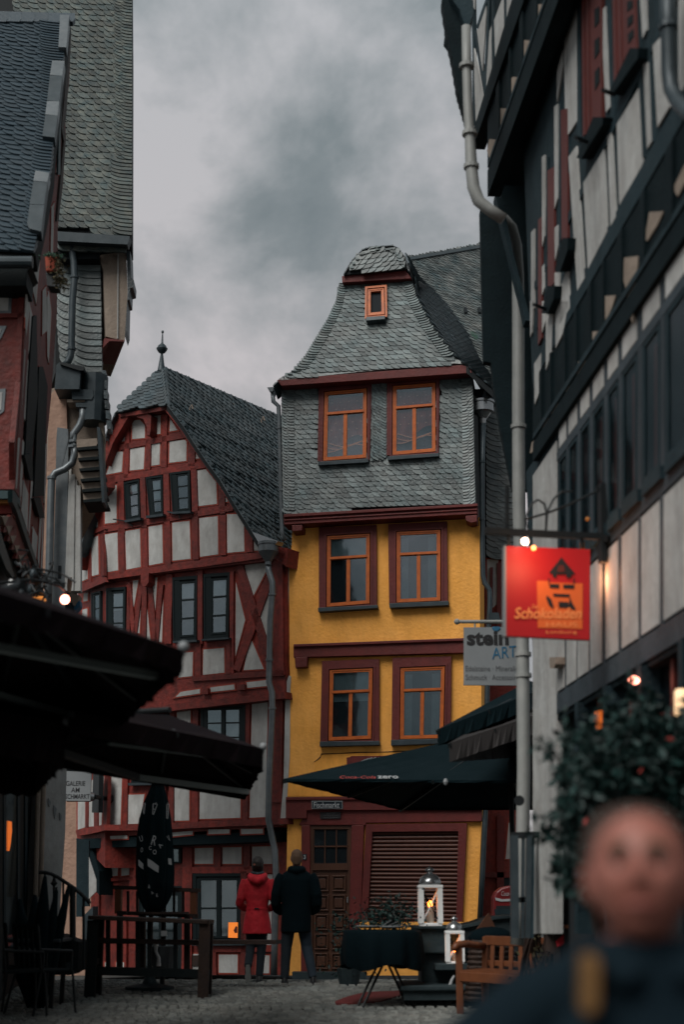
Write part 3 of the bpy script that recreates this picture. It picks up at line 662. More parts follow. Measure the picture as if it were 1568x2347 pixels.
MB().bar(YP.at(*z4([(1350,1010)])[0], .15), YP.at(*z4([(1500,1075)])[0], -.2), .15, .05).build('gutter', 'zinc_dark', YH)
# street name plates
S = thing('street_name_sign', 'dark blue enamel street name plate reading Fischmarkt above the brown door', 'sign', YP.at(*z6([(405,340)])[0], .2))
MB().pp(YP, z6([(312,292),(498,292),(498,340),(312,340)]), .205, .185).build('plate_border', 'white_print', S)
MB().pp(YP, z6([(315,295),(495,295),(495,337),(315,337)]), .210, .19).build('plate', 'sign_navy', S)
text('Fischmarkt', S, YP, *z6([(324,299)])[0], *z6([(480,334)])[0], 'white_print', off=.213, bold=.012)
S = thing('history_plaque', 'small black plaque with three dim lines of text under the street name plate', 'sign', YP.at(*z6([(425,398)])[0], .11))
MB().pp(YP, z6([(362,360),(488,358),(486,398),(364,400)]), .125, .10).build('plate', 'print_black', S)
for i, s in enumerate(('Haus 1289', 'als Markt genannt', 'erster Stadtkern')): text(s, S, YP, *z6([(384+(18 if i == 0 else 0),363+i*12)])[0], *z6([(470-(18 if i == 0 else 0),372+i*12)])[0], 'print_grey', off=.128)
S = thing('house_number_plate', 'small dark plate with white number 3 on the door post beside the man', 'sign', YP.at(*z6([(268,648)])[0], .11))
MB().pp(YP, z6([(256,613),(282,613),(281,647),(256,647)]), .118, .10).build('plate', 'sign_navy', S)
text('3', S, YP, *z6([(262,618)])[0], *z6([(276,643)])[0], 'white_print', off=.121, bold=.02)
# ------------------------------------------------------------------ red timber-framed house
ya = YP.at(*z6([(150,1300)])[0], .10)
RP = Plane((ya.x, ya.y, 0), (-math.sin(math.radians(37)), -math.cos(math.radians(37)), 0), (math.cos(math.radians(37)), -math.sin(math.radians(37)), 0))
hb = RP.at(240, 1500); a2 = math.radians(64)
LP = Plane((hb.x, hb.y, 0), (-math.sin(a2), -math.cos(a2), 0), (math.cos(a2), -math.sin(a2), 0))
rb = RP.at(440, 2235); rb.z = .15
RH = thing('red_timber_house', 'crooked red and white timber-framed house with a steep dark slate roof and a finial', 'house', rb)
TH = .22
# gable storeys, each one mesh slab of timber behind the panels
up = z1([(335,675),(660,612),(770,760),(850,890),(920,1000),(1000,1110),(1110,1290),(1190,1410),(1290,1560),(1330,1640),(1330,1660),(243,1790),(243,1085),(243,905)])
MB().pp(RP, up, .14, -4.0).build('gable_wall', 'timber_red', RH)
MB().pp(LP, z1([(243,1150),(243,1800),(60,1850),(75,1700),(110,1480),(170,1262)]), .14, -3.0).build('side_gable_wall', 'timber_red', RH)
MB().pp(RP, z2([(243,190),(1420,40),(1470,60),(1470,860),(1460,900),(1460,1000),(243,1130)]), 0.0, -4.0).build('upper_wall', 'timber_red', RH)
MB().pp(LP, z2([(245,190),(245,1130),(60,1200),(60,290)]), 0.0, -3.0).build('side_upper_wall', 'timber_red', RH)
MB().pp(RP, z2([(243,1120),(1450,970),(1450,1700)])+z3([(1425,500),(243,570)]), -.12, -4.0).build('middle_wall', 'timber_red', RH)
MB().pp(LP, z2([(245,1120),(245,2160)])+z3([(55,580),(50,0)]), -.12, -3.0).build('side_middle_wall', 'timber_red', RH)
MB().pp(RP, z3([(150,560),(1400,480),(1470,560),(1460,1500),(150,1500)]), -.60, -4.0).build('ground_wall', 'timber_red', RH)
PN1 = [[(428,712),(480,708),(513,745),(513,830),(428,838)], [(568,680),(620,675),(618,803),(566,808)], [(684,700),(733,778),(680,786)], [(380,800),(378,852),(358,855)],
 [(415,905),(512,892),(505,1040),(412,1050)], [(560,870),(616,865),(613,1010),(558,1018)], [(680,855),(785,843),(795,860),(792,985),(678,998)], [(860,935),(880,968),(858,970)], [(310,925),(366,922),(358,1058),(250,1078)],
 [(244,1162),(322,1148),(322,1400),(244,1408)], [(868,1050),(925,1042),(995,1130),(1000,1275),(876,1290)], [(1060,1225),(1085,1258),(1060,1262)],
 [(244,1482),(328,1468),(333,1722),(246,1738)], [(380,1460),(480,1443),(485,1700),(388,1718)], [(538,1430),(630,1415),(635,1672),(542,1690)], [(698,1402),(815,1390),(822,1645),(700,1658)],
 [(880,1372),(1005,1358),(1008,1615),(886,1632)], [(1068,1345),(1140,1345),(1182,1410),(1185,1595),(1070,1605)], [(1250,1525),(1285,1562),(1285,1590),(1252,1590)]]
for p in PN1: panel(RH, RP, z1(p), .15)
for p in ([(170,1270),(192,1262),(194,1430),(146,1450)], [(112,1500),(126,1480),(126,1780),(80,1800),(84,1640)], [(150,1512),(196,1490),(200,1750),(155,1762)]): panel(RH, LP, z1(p), .15)
BM1 = [(392,860,382,1100,30),(350,1120,357,1470,40),(497,1095,507,1440,36),(655,1065,662,1420,38),(842,1035,852,1380,38),(1030,1150,1036,1340,38),(350,1450,358,1745,38),(508,1430,514,1705,36),(662,1410,668,1690,42),(850,1380,854,1650,40),(1038,1350,1040,1620,40),(1215,1450,1218,1600,46),
 (538,830,533,1045,34),(545,660,538,830,30),(648,670,640,1030,36),(825,880,828,1020,46),(395,700,392,860,30),(340,896,835,800,38),(235,1118,950,1005,42),(235,1447,1105,1302,40),(235,1768,1300,1620,44)]
for b_ in BM1:
    (x0, y0), (x1, y1) = z1([b_[:2], b_[2:4]]); beam(RH, RP, x0, y0, x1, y1, b_[4]*.34, .18, .12, 'timber_red')
for b_ in ((138,1480,142,1800,14),(222,1480,226,1760,22),(145,1476,240,1432,26),(62,1862,243,1784,34)):
    (x0, y0), (x1, y1) = z1([b_[:2], b_[2:4]]); beam(RH, LP, x0, y0, x1, y1, b_[4]*.34, .18, .12, 'timber_red')
PN2 = [[(432,225),(470,220),(432,440)], [(560,208),(597,203),(583,440)], [(388,455),(402,560),(386,590)], [(487,405),(476,580),(452,575)], [(526,375),(552,640),(526,640)], [(638,355),(628,640),(605,640)],
 [(740,712),(838,706),(834,868),(740,878)], [(908,690),(1048,678),(1050,845),(905,860)], [(1187,118),(1340,105),(1330,165),(1228,362)], [(1128,235),(1190,490),(1125,735)], [(1352,265),(1350,640),(1337,690),(1258,490)], [(1225,605),(1315,820),(1180,828)]]
for p in PN2: panel(RH, RP, z2(p), .012)
for p in ([(100,312),(128,305),(126,360),(98,366)], [(92,420),(124,412),(122,520),(86,520)]): panel(RH, LP, z2(p), .012)
BM2 = [(885,130,885,650,32),(678,180,668,650,42),(1098,160,1098,860,26),(405,235,398,640,22),(510,180,505,640,32),(870,640,870,870,42),(1080,620,1078,860,40),(404,250,440,620,28),(484,260,440,620,26),(543,250,585,650,30),(622,250,588,650,28),
 (1150,120,1345,720,48),(1352,220,1130,830,48),(1412,60,1420,860,62),(830,885,1450,845,36),(540,175,1120,85,30),(243,225,640,172,26)]
for b_ in BM2:
    (x0, y0), (x1, y1) = z2([b_[:2], b_[2:4]]); beam(RH, RP, x0, y0, x1, y1, b_[4]*.34, .05, -.02, 'timber_red')
MB().pp(RP, z2([(485,175),(540,170),(538,235),(520,262),(500,262),(485,235)]), .22, 0).build('corbel', 'timber_red', RH)
# jetties
beam(RH, RP, *z2([(243,1130),(1460,995)])[0], *z2([(1460,995)])[0], 15, .12, -.1, 'timber_red', 'sill_beam')
for p in ([(755,975),(885,955),(885,985),(720,1010)], [(955,945),(1115,925),(1120,958),(960,975)], [(1200,910),(1335,895),(1335,935),(1205,948)]): panel(RH, RP, z2(p), .03)
for b_ in ((915,950,915,990,46),(1157,925,1160,962,54)):
    (x0, y0), (x1, y1) = z2([b_[:2], b_[2:4]]); beam(RH, RP, x0, y0, x1, y1, b_[4]*.34, .10, 0, 'timber_red', 'joist_end')
PNF = [z2([(730,1088),(822,1085),(820,1400),(728,1400)]), z2([(1237,1028),(1345,1018),(1335,1700),(1228,1700)])[:2]+z3([(1325,435),(1220,440)]), z3([(718,-20),(815,-20),(812,458),(710,460)]), z3([(885,150),(1160,150),(1158,440),(882,448)]), z3([(280,155),(360,150),(348,485),(262,488)]), z3([(402,285),(510,282),(480,480),(398,482)])]
for p in PNF: panel(RH, RP, p, -.11)
for p in ([(208,170),(238,160),(220,490),(196,492)], [(135,200),(165,180),(168,498),(130,500)], [(60,230),(110,210),(108,505),(60,520)]): panel(RH, LP, z3(p), -.11)
for b_ in ((855,1080,850,1420,40),(1207,1040,1202,1420,30),(698,1085,690,1400,34),(1410,985,1400,1720,70)):
    (x0, y0), (x1, y1) = z2([b_[:2], b_[2:4]]); beam(RH, RP, x0, y0, x1, y1, b_[4]*.34, -.07, -.14, 'timber_red')
for b_ in ((850,0,848,480,44),(1190,200,1188,470,36),(690,130,690,480,28),(385,130,376,500,30),(640,60,640,480,30)):
    (x0, y0), (x1, y1) = z3([b_[:2], b_[2:4]]); beam(RH, RP, x0, y0, x1, y1, b_[4]*.34, -.07, -.14, 'timber_red')
for b_ in ((255,160,243,500,24),(183,180,182,505,24),(120,200,118,520,16)):
    (x0, y0), (x1, y1) = z3([b_[:2], b_[2:4]]); beam(RH, LP, x0, y0, x1, y1, b_[4]*.34, -.07, -.14, 'timber_red')
(x0, y0), (x1, y1) = z3([(235,512),(1480,462)]); beam(RH, RP, x0, y0, x1, y1, 14, .02, -.4, 'timber_red', 'sill_beam')
(x0, y0), (x1, y1) = z3([(50,545),(243,505)]); beam(RH, LP, x0, y0, x1, y1, 14, .02, -.4, 'timber_red', 'sill_beam')
for p in ([(245,565),(395,558),(395,580),(245,585)], [(690,540),(835,528),(835,552),(690,566)], [(942,518),(1085,518),(1083,545),(942,550)], [(1162,515),(1310,515),(1310,545),(1165,550)]): panel(RH, RP, z3(p), -.12)
(x0, y0), (x1, y1) = z3([(100,615),(1400,565)]); beam(RH, RP, x0, y0, x1, y1, 22, -.14, -.7, 'timber_black', 'jetty_beam')
# ground floor
PG = [[(850,645),(975,642),(973,750),(850,750)], [(1038,640),(1165,638),(1165,750),(1037,750)], [(1237,635),(1370,632),(1373,750),(1237,752)], [(208,685),(262,680),(255,835),(204,840)], [(282,685),(335,680),(328,830),(278,835)], [(358,672),(412,668),(406,825),(354,832)],
 [(1012,1362),(1140,1362),(1138,1485),(1012,1485)], [(1270,1368),(1356,1368),(1352,1488),(1265,1488)], [(822,1358),(882,1358),(880,1472),(822,1472)], [(320,1415),(372,1415),(372,1458),(320,1458)], [(243,1415),(268,1415),(268,1460),(243,1460)], [(166,1415),(186,1415),(186,1488),(166,1488)], [(1240,830),(1375,820),(1365,1300),(1225,1300)]]
for p in PG: panel(RH, RP, z3(p), -.59)
for b_ in ((1005,640,1002,790,40),(1202,630,1200,790,40),(800,640,792,1500,66),(820,795,1400,788,46),(960,1325,1400,1320,44),(972,1340,972,1500,44),(1180,800,1178,1500,40),(440,600,440,1500,60),(190,600,190,1500,28),(200,860,430,850,22),(380,1120,380,1500,14),(1445,560,1400,1500,70)):
    (x0, y0), (x1, y1) = z3([b_[:2], b_[2:4]]); beam(RH, RP, x0, y0, x1, y1, b_[4]*.34, -.54, -.62, 'timber_red')
MB().pp(RP, z3([(92,610),(140,612),(175,700),(205,800),(205,960),(175,930),(150,760)]), -.2, -.6).build('curved_brace', 'timber_black', RH)
# windows with dark frames
def dwin(par, pl, q, f0, cols, rows, sill=None, rev=.0, asym=0, blindto=None):
    W = ring(MB(), pl, q, .07, .05, f0+.05, f0-.02).build('window', 'sash_dark', par); B = BASE[par.name]
    MB().pp(pl, q, f0+.008, f0-.02).build('room', 'interior', W, o=B)
    qi = [bil(q, .30 if asym else .08, .08), bil(q, .93, .08), bil(q, .93, .94), bil(q, .30 if asym else .08, .94)]
    if asym: brect(MB(), pl, q, .06, .05, .30, .95, f0+.04, f0).build('window_reveal', 'sash_dark', W, o=B)
    s = ring(MB(), pl, qi, .08, .035, f0+.045, f0+.01)
    for i in range(1, cols): brect(s, pl, qi, i/cols-.05, 0, i/cols+.05, 1, f0+.048, f0+.01)
    for j in range(1, rows): brect(s, pl, qi, 0, j/rows-.016, 1, j/rows+.016, f0+.044, f0+.01)
    s.build('sash_frame', 'sash_dark', W, o=B)
    for i in range(cols):
        for j in range(rows):
            brect(MB(), pl, qi, i/cols+.05, j/rows+.015, (i+1)/cols-.05, (j+1)/rows-.015, f0+.032, f0+.028).build('pane', 'glass', W, o=B)
    if blindto: brect(MB(), pl, qi, .05, .03, .95, blindto, f0+.018, f0+.014).build('roller_blind', 'blind', W, o=B)
    if sill: MB().pp(pl, sill, f0+.14, f0-.02).build('sill', 'zinc_dark', W, o=B)
    return W
dwin(RH, RP, z1([(370,1130),(473,1108),(480,1370),(385,1388)]), .145, 1, 3, z1([(375,1385),(482,1366),(482,1382),(378,1400)]), asym=1, blindto=.25)
dwin(RH, RP, z1([(518,1095),(630,1080),(634,1345),(545,1358)]), .145, 1, 3, z1([(520,1355),(635,1340),(635,1356),(522,1371)]), asym=1, blindto=.6)
dwin(RH, RP, z1([(680,1065),(816,1047),(820,1328),(700,1337)]), .145, 1, 3, z1([(665,1330),(820,1322),(820,1336),(700,1342)]), asym=1)
dwin(RH, LP, z2([(150,308),(212,293),(212,520),(150,530)]), .01, 1, 2, asym=1)
dwin(RH, RP, z2([(250,275),(382,265),(378,640),(250,640)]), .01, 1, 3, asym=1, blindto=.4)
dwin(RH, RP, z2([(697,203),(867,190),(860,625),(703,637)]), .01, 1, 3, z2([(700,632),(862,622),(862,636),(702,645)]), asym=1, blindto=.3)
dwin(RH, RP, z2([(908,180),(1085,168),(1076,607),(910,620)]), .01, 1, 3, z2([(893,620),(1075,605),(1075,618),(895,630)]), asym=1, blindto=.3)
dwin(RH, RP, z2([(888,1063),(1192,1055),(1190,1400),(888,1400)]), -.115, 2, 3, asym=0, blindto=.9)
dwin(RH, RP, z2([(480,1120),(672,1100),(668,1400),(480,1400)]), -.115, 2, 2, blindto=.8)
dwin(RH, RP, z3([(420,60),(650,60),(640,205),(420,205)]), -.115, 2, 1, z3([(398,205),(650,200),(650,215),(400,222)]))
SHW = dwin(RH, RP, z3([(835,812),(1182,810),(1180,1278),(838,1282)]), -.59, 2, 2, z3([(830,1278),(1185,1275),(1185,1300),(830,1302)]))
dwin(RH, RP, z3([(640,640),(755,640),(755,745),(640,745)]), -.595, 1, 1)
dwin(RH, RP, z3([(455,900),(780,900),(780,1490),(455,1490)]), -.595, 2, 2)
# shutter stays under the small windows
for q in (((300,1378),(395,1395),(430,1425)), ((665,1325),(745,1345),(750,1372))):
    MB().tube([RP.at(*z1([p])[0], .22) for p in q], .014, 6).build('shutter_stay', 'metal_black', RH)
# barge boards
bl = z1([(335,672),(262,790),(243,860),(243,1060),(243,900),(300,760),(395,700),(400,716)])
MB().pp(RP, z1([(330,668),(400,690),(300,860),(243,1010),(243,830),(270,760)]), .36, .12).build('barge_board', 'timber_red', RH)
MB().pp(LP, z1([(243,1080),(243,1160),(190,1225),(140,1370),(100,1480),(78,1640),(66,1720),(70,1580),(100,1380),(150,1262)]), .36, .12).build('barge_board', 'timber_red', RH)
rv = [(660,612),(760,745),(850,880),(940,1010),(1010,1105),(1110,1270),(1190,1390),(1290,1545)]
MB().pp(RP, z1(rv+[(1272,1556),(1176,1404),(1095,1290),(993,1122),(925,1028),(832,895),(742,762),(645,640)]), .40, .12).build('barge_board', 'timber_red', RH)
MB().pp(RP, z1([(335,672),(500,640),(660,610),(664,640),(500,668),(345,690)]), .40, .12).build('barge_board', 'timber_red', RH)
MB().pp(RP, z1([(458,668),(520,660),(555,680),(552,780),(545,812),(525,815),(528,760),(500,700),(458,690)]), .36, .12).build('curved_brace', 'timber_red', RH)
MB().pp(RP, z1([(1290,1545),(1480,1575),(1470,1700),(1400,1650),(1330,1640),(1290,1610)]), .18, -.2).build('eave_beam', 'timber_red', RH)
# roof: swept back from the gable verge
back = Vector((math.sin(math.radians(37)), math.cos(math.radians(37)), 0)); OFF = .42
vz = z1([(500,540),(662,608),(770,752),(860,892),(950,1022),(1020,1115),(1115,1275),(1195,1400),(1290,1550)])
V3 = [RP.at(x, y, OFF) for x, y in vz]
V3[0] = RP.at(325, 826, OFF); ridge0 = V3[0]
rk = None                                               # ridge front: point on the ridge seen at (370,845)
best = 1e9
for i in range(400):
    p = ridge0 + back*(i*.01); v = p-CAM; px = CX+FPX*v.dot(RT)/v.dot(FW)
    if abs(px-371) < best: best = abs(px-371); rk = p
Lr = 9.0
RF = []
for i in range(len(V3)-1):
    a, b_ = V3[i], V3[i+1]
    if i == 0: a = rk
    c, d = V3[i+1]+back*Lr, V3[i]+back*Lr
    RF.append((a, b_, c, d))
    dn = Vector((0, 0, -.12))
    MB().add([a, b_, c, d, a+dn, b_+dn, c+dn, d+dn], [(0,1,2,3),(7,6,5,4),(0,4,5,1),(1,5,6,2),(2,6,7,3),(3,7,4,0)]).build('roof_slope', 'underlay', RH)
def proj(p):
    v = p-CAM; f = v.dot(FW); return (CX+FPX*v.dot(RT)/f, CY-FPX*v.dot(UP)/f)
tot = 0
for i, (a, b_, c, d) in enumerate(RF):
    sp = plane3(a, b_, d); fr = 5.2/Lr
    c2, d2 = b_+(c-b_)*fr, a+(d-a)*fr
    tot += slates(RH, sp, None, .15, .175, 'slate_dark', tilt=-.5, ind=22, th=.034, lift=.05, p3=(a, b_, c2, d2))
# front half hip
h0 = RP.at(262, 946, OFF); h1 = RP.at(382, 929, OFF)
HP = plane3(h0, h1, rk)
q = [proj(h0), proj(h1), proj(rk)]
MB().prism([h0, h1, rk], HP.n*-.12).build('hip_slope', 'underlay', RH)
slates(RH, HP, None, .17, .12, 'slate_dark', tilt=.06, ind=60, p3=(h0, h1, rk))
# left slope
l0 = [h0, RP.at(*z1([(243,815)])[0], OFF), LP.at(*z1([(150,1262)])[0], OFF), LP.at(*z1([(70,1600)])[0], OFF)]
for i in range(3):
    a, b_ = l0[i], l0[i+1]; c, d = b_+back*6, a+back*6
    if i == 0: MB().prism([h0, rk, rk+back*6, h0+back*6], (0, 0, -.1)).build('roof_slope', 'slate_dark', RH)
    MB().prism([a, b_, c, d], (0, 0, -.1)).build('roof_slope', 'slate_dark', RH)
verge(RH, RP, [proj(h0), z1([(243,815)])[0], z1([(240,840)])[0]], 3, OFF+.05, .3, name='verge_slates')
verge(RH, RP, [proj(p) for p in V3[1:]], 3.2, OFF+.05, .3)
MB().tube([rk, rk+back*7.0], .07, 6).build('ridge_cap', 'slate_dark', RH)
MB().tube([rk+Vector((0,0,.02)), h1+Vector((0,0,.02))], .035, 6).build('hip_cap', 'slate_dark', RH)
# finial
fb = rk+Vector((-.02, 0, -.05)); s = .0095
MB().rings([(fb+Vector((-.0, 0, z*.57)), r*.54, r*.54) for r, z in ((.21,-.05),(.16,.02),(.10,.40),(.055,.70),(.06,.74),(.14,.78),(.19,.85),(.235,.93),(.235,.955),(.20,.97),(.17,1.06),(.08,1.14),(.045,1.18),(.03,1.45),(.02,1.60),(.045,1.62),(.055,1.66),(.04,1.71),(.005,1.73))], 18).build('finial', 'zinc_dark', RH, smooth=True)
# snow guard, roof hooks
e0, e1, e2, e3 = RF[-1]; u = back
for nm, aa, bb in (('snow_guard', 1.0, 2.6),):
    m = MB(); base = RF[-2][0]*.2+RF[-2][1]*.8
    out = Vector((.0, -.12, .32))
    for k in range(8): m.tube([base+u*(aa+(bb-aa)*k/7), base+u*(aa+(bb-aa)*k/7)+out], .010, 5)
    for t in (.1, .4, .7, 1): m.tube([base+u*aa+out*t, base+u*bb+out*t], .010, 5)
    m.build(nm, 'metal_black', RH)
for (x, y) in z1([(830,530),(815,670),(1100,660),(1300,745)]):
    v = ray(x, y); pl = plane3(*RF[1][:3]) if y < z1([(0,700)])[0][1] else plane3(*RF[2][:3])
    p = pl.at(x, y, .03)
    MB().tube([p, p+Vector((0,0,.12)), p+Vector((.05,-.05,.2)), p+Vector((.08,-.06,.1))], .014, 5).build('roof_hook', 'plaster_beige', RH)
# rain hopper and downpipe at the right corner
c = RP.at(*z1([(1348,1600)])[0], .45)
MB().lathe(c, [(.06,-.26),(.06,-.2),(.20,.0),(.20,.14),(.215,.14),(.215,.19),(.19,.19),(.19,.1)], 20).build('rain_hopper', 'zinc', RH)
MB().pp(RP, z1([(1240,1465),(1410,1525),(1395,1550),(1290,1552)]), .5, .3).build('gutter_flashing', 'silver', RH)
P_ = z2([(1345,95),(1350,160),(1375,235),(1375,300),(1360,500),(1355,760),(1352,910),(1373,980),(1375,1085)])
Q_ = z3([(1352,200),(1348,450),(1370,560),(1393,660),(1400,830),(1390,1300),(1385,1500)])
pts = [RP.at(x, y, .42) for x, y in P_]+[RP.at(x, y, .42) for x, y in Q_[:2]]+[RP.at(x, y, .30) for x, y in Q_[2:]]
pipe(RH, pts, .062, 'zinc', clips=[RP.at(*z2([p])[0], .42) for p in ((1375,318),(1356,760),(1375,1085))])
# plastered flank between the two houses
fl = MB()
fl.pp(YP, z2([(1470,60),(1488,60),(1478,860),(1500,870),(1495,960),(1492,1400),(1470,1752)])+z3([(1470,480),(1425,488),(1450,200)])+z2([(1462,1020),(1470,880),(1440,860)]), .02, -2)
fl.build('flank_wall', 'plaster', RH)
# small details
S = thing('gallery_sign', 'grey hanging sign lettered Galerie am Fischmarkt at the left corner of the red timber house', 'sign', LP.at(190, 1840, .3))
SPn = vplane(180, 1800, 24.0, 6)
MB().pp(SPn, [(146,1766),(209,1768),(206,1836),(146,1835)], .015, -.015).build('sign_board', 'sign_grey', S)
MB().tube([SPn.at(140, 1763), SPn.at(240, 1768)], .03, 6).build('sign_bracket', 'metal_black', S)
MB().tube([SPn.at(152, 1836), SPn.at(206, 1836)], .012, 6).build('lower_rod', 'metal_black', S)
for s_, a, b_, c_, d in (('GALERIE', 150, 1790, 194, 1801), ('AM', 162, 1805, 181, 1816), ('FISCHMARKT', 141, 1820, 204, 1831)): text(s_, S, SPn, a, b_, c_, d, 'print_black', off=.02, bold=.006)
S = thing('wall_spotlight', 'small black spotlight with silver front on the red house corner beside the grey gallery sign', 'lamp', RP.at(255, 1830, .1))
pa, pb = RP.at(*z3([(270,312)])[0], -.05), RP.at(*z3([(175,298)])[0], .55)
MB().ball(pa, .11, 10).tube([pa, pb], .045, 8).build('lamp_arm', 'metal_black', S)
MB().rings([(pb, .07, .07, (0,1,0), (0,0,1)), (pb+Vector((-.10,0,.0)), .11, .11, (0,1,0), (0,0,1)), (pb+Vector((-.16,0,0)), .09, .09, (0,1,0), (0,0,1))], 12).build('lamp_head', 'silver', S)
S = thing('hanging_flag_panel', 'tall narrow black panel hanging beside the grey gallery sign', 'sign panel', RP.at(235, 1860, .2))
MB().pp(LP, z3([(165,130),(205,130),(200,405),(155,405)]), .15, .05).build('panel', 'metal_black', S)
S = thing('lit_display_picture', 'small glowing orange picture in the corner of the ground floor shop window', 'picture', RP.at(*z3([(1105,1250)])[0], -.5))
MB().pp(RP, z3([(1078,1145),(1140,1145),(1138,1250),(1076,1248)]), -.535, -.55).build('picture', 'lit_shop', S)
MB().pp(RP, z3([(1112,1200),(1128,1170),(1138,1175),(1138,1215),(1122,1218)]), -.533, -.54).build('dark_shape', 'shutter_red', S)
S = thing('framed_notice', 'small square framed picture hung on the white panel left of the lower wall', 'picture', RP.at(*z3([(858,1440)])[0], -.5))
MB().pp(RP, z3([(832,1368),(885,1366),(885,1440),(832,1440)]), -.56, -.59).build('frame', 'brown_wood', S)
# ------------------------------------------------------------------ house behind and the slate-hung house to the right
b0 = at_depth(1140, 2240, 30.5); b0.z = .12
BH = thing('slate_roofed_house', 'tall house behind the yellow one with a broad weathered slate roof and slate-hung wall strip', 'house', b0)
A, B_, C = at_depth(*z4([(1010,300)])[0], 31.0), at_depth(*z4([(1408,78)])[0], 33.6), at_depth(*z4([(1425,860)])[0], 29.6)
BP = plane3(A, B_, C)
rq = z4([(900,172),(935,158),(1408,72),(1700,30),(1700,1100),(1500,1020),(1470,930),(1420,850),(1360,740),(1310,640),(1200,480),(1100,370),(1010,290),(930,240)])
MB().pp(BP, rq, 0, -.4).build('roof', 'underlay', BH)
slates(BH, BP, z4([(930,165),(1408,82),(1480,70),(1500,1010),(1470,930),(1420,850),(1360,740),(1310,640),(1200,480),(1100,370),(1010,290)]), .175, .125, 'slate_pale', tilt=.10, ind=170, grow_px=1)
MB().pp(BP, z4([(925,160),(1700,25),(1700,45),(925,178)]), .10, -.1).build('ridge_cap', 'slate_dark', BH)
MB().pp(BP, z4([(1340,632),(1352,628),(1390,652),(1392,676),(1370,680)]), .07, .03).build('moss_patch', 'leaf_fresh', BH)
MB().pp(BP, z4([(1200,425),(1240,412),(1320,410),(1318,425),(1280,440),(1230,440)]), .055, .03).build('mended_patch', 'sign_grey', BH)
MB().pp(BP, z4([(1080,350),(1150,333),(1185,340),(1120,360)]), .055, .03).build('mended_patch', 'plaster_beige', BH)
for (x, y) in z4([(1313,490),(1401,490)]): MB().pp(BP, [(x-3,y-6),(x+2,y-6),(x+4,y+5),(x-2,y+6)], .12, .03).build('roof_hook', 'metal_black', BH)
SP = vplane(1145, 1270, 29.2, 0)
MB().pp(SP, r7([(225,560),(560,560),(560,1628),(308,1628)]), 0, -3).build('slate_wall', 'underlay', BH)
slates(BH, SP, r7([(312,660),(520,690),(520,1625),(312,1630)]), .30, .125, 'slate_pale', off=.0, ind=80)
MB().pp(SP, r7([(232,1628),(560,1628),(560,4300),(232,4300)]), -.05, -3).build('lower_wall', 'timber_red', BH)
for q in (r7([(316,1645),(388,1645),(382,1780),(378,1930),(316,1985)]), z6([(1502,425),(1530,400),(1530,640),(1484,642)])):
    panel(BH, SP, q, -.04)
for x0, y0, x1, y1, w in ((1150,1290,1150,1500,20),(1148,1870,1148,2200,16),(1110,2005,1190,2005,12),(1128,1300,1126,1420,6)):
    beam(BH, SP, x0, y0, x1, y1, w, .04, -.06, 'oxred')
brect(MB(), SP, [(1152,2002),(1185,2002),(1185,2040),(1152,2040)], 0, 0, 1, 1, .02, -.05).build('window', 'interior', BH)
P = thing('pigeon', 'grey pigeon perched on the silver rain hopper under the dark eave', 'bird', YP.at(*z4([(1435,1072)])[0], .12))
c = YP.at(*z4([(1435,1052)])[0], .12)
m = MB(); m.rings([(c+Vector((0,.10,-.13)), .012, .010), (c+Vector((0,.06,-.07)), .04, .035), (c+Vector((0,.0,.0)), .062, .058), (c+Vector((0,-.03,.05)), .058, .055), (c+Vector((0,-.045,.09)), .034, .034), (c+Vector((0,-.05,.12)), .030, .032), (c+Vector((0,-.05,.15)), .022, .026), (c+Vector((0,-.05,.165)), .005, .005)], 14)
m.build('body', 'pigeon', P, smooth=True)
MB().rings([(c+Vector((0,-.075,.128)), .010, .010), (c+Vector((0,-.105,.118)), .002, .002)], 8).build('beak', 'metal_black', P)
MB().tube([c+Vector((.02,0,-.05)), c+Vector((.02,0,-.125))], .006, 6).tube([c+Vector((-.02,0,-.05)), c+Vector((-.02,0,-.125))], .006, 6).build('legs', 'oxred', P)
# ------------------------------------------------------------------ slate-roofed tower house on the left
TP = vplane(215, 900, 21.5, -2)
tb = TP.at(215, 2200); tb.z = .3; SK = Vector((-.30, 1, 0))
TW = thing('slate_hung_house', 'tall narrow house with lichen-spotted slate roof and slate wall rising left of the sky', 'house', tb)
ra, rb_, rc = TP.at(130, 530, .35), TP.at(297, 545, .35), at_depth(297, 0, 22.8)
TR = plane3(ra, rb_, rc)
MB().pp(TR, [(-120,-60),(299,-60),(300,100),(299,540),(120,530),(-120,525)], 0, -.6).build('roof', 'underlay', TW)
slates(TW, TR, [(20,-40),(299,-40),(299,538),(110,528)], .15, .145, 'slate_lichen', tilt=.02, off=0, ind=260, mirror=False, th=.024, lift=.035)
slates(TW, TR, [(262,-40),(301,-40),(301,538),(268,538)], .17, .085, 'slate_lichen', off=.03, ind=0, th=.024, lift=.028)
MB().pp(TP, [(130,530),(297,541),(294,552),(291,560),(130,552)], .52, .3).build('gutter', 'zinc_dark', TW)
slates(TW, TP, [(132,553),(290,562),(286,575),(132,570)], .2, .13, 'slate_lichen', off=.32, ind=6)
MB().ppd(TP, l2([(600,60),(1090,110),(1090,1345),(640,1350),(590,1350)]), 0, SK*4).build('slate_wall', 'underlay', TW)
slates(TW, TP, l2([(612,130),(1065,160),(1088,1335),(900,1345),(640,1240),(612,900)]), .22, .135, 'slate_lichen' if False else 'slate', off=.0, ind=20, grow_px=-1)
slates(TW, TP, l2([(850,190),(1068,190),(1088,1335),(880,1335)]), .42, .12, 'slate', off=.026, ind=14)
MB().pp(TP, l2([(610,50),(1060,70),(1050,130),(640,140)]), .30, 0).build('soffit_board', 'black_wood', TW)
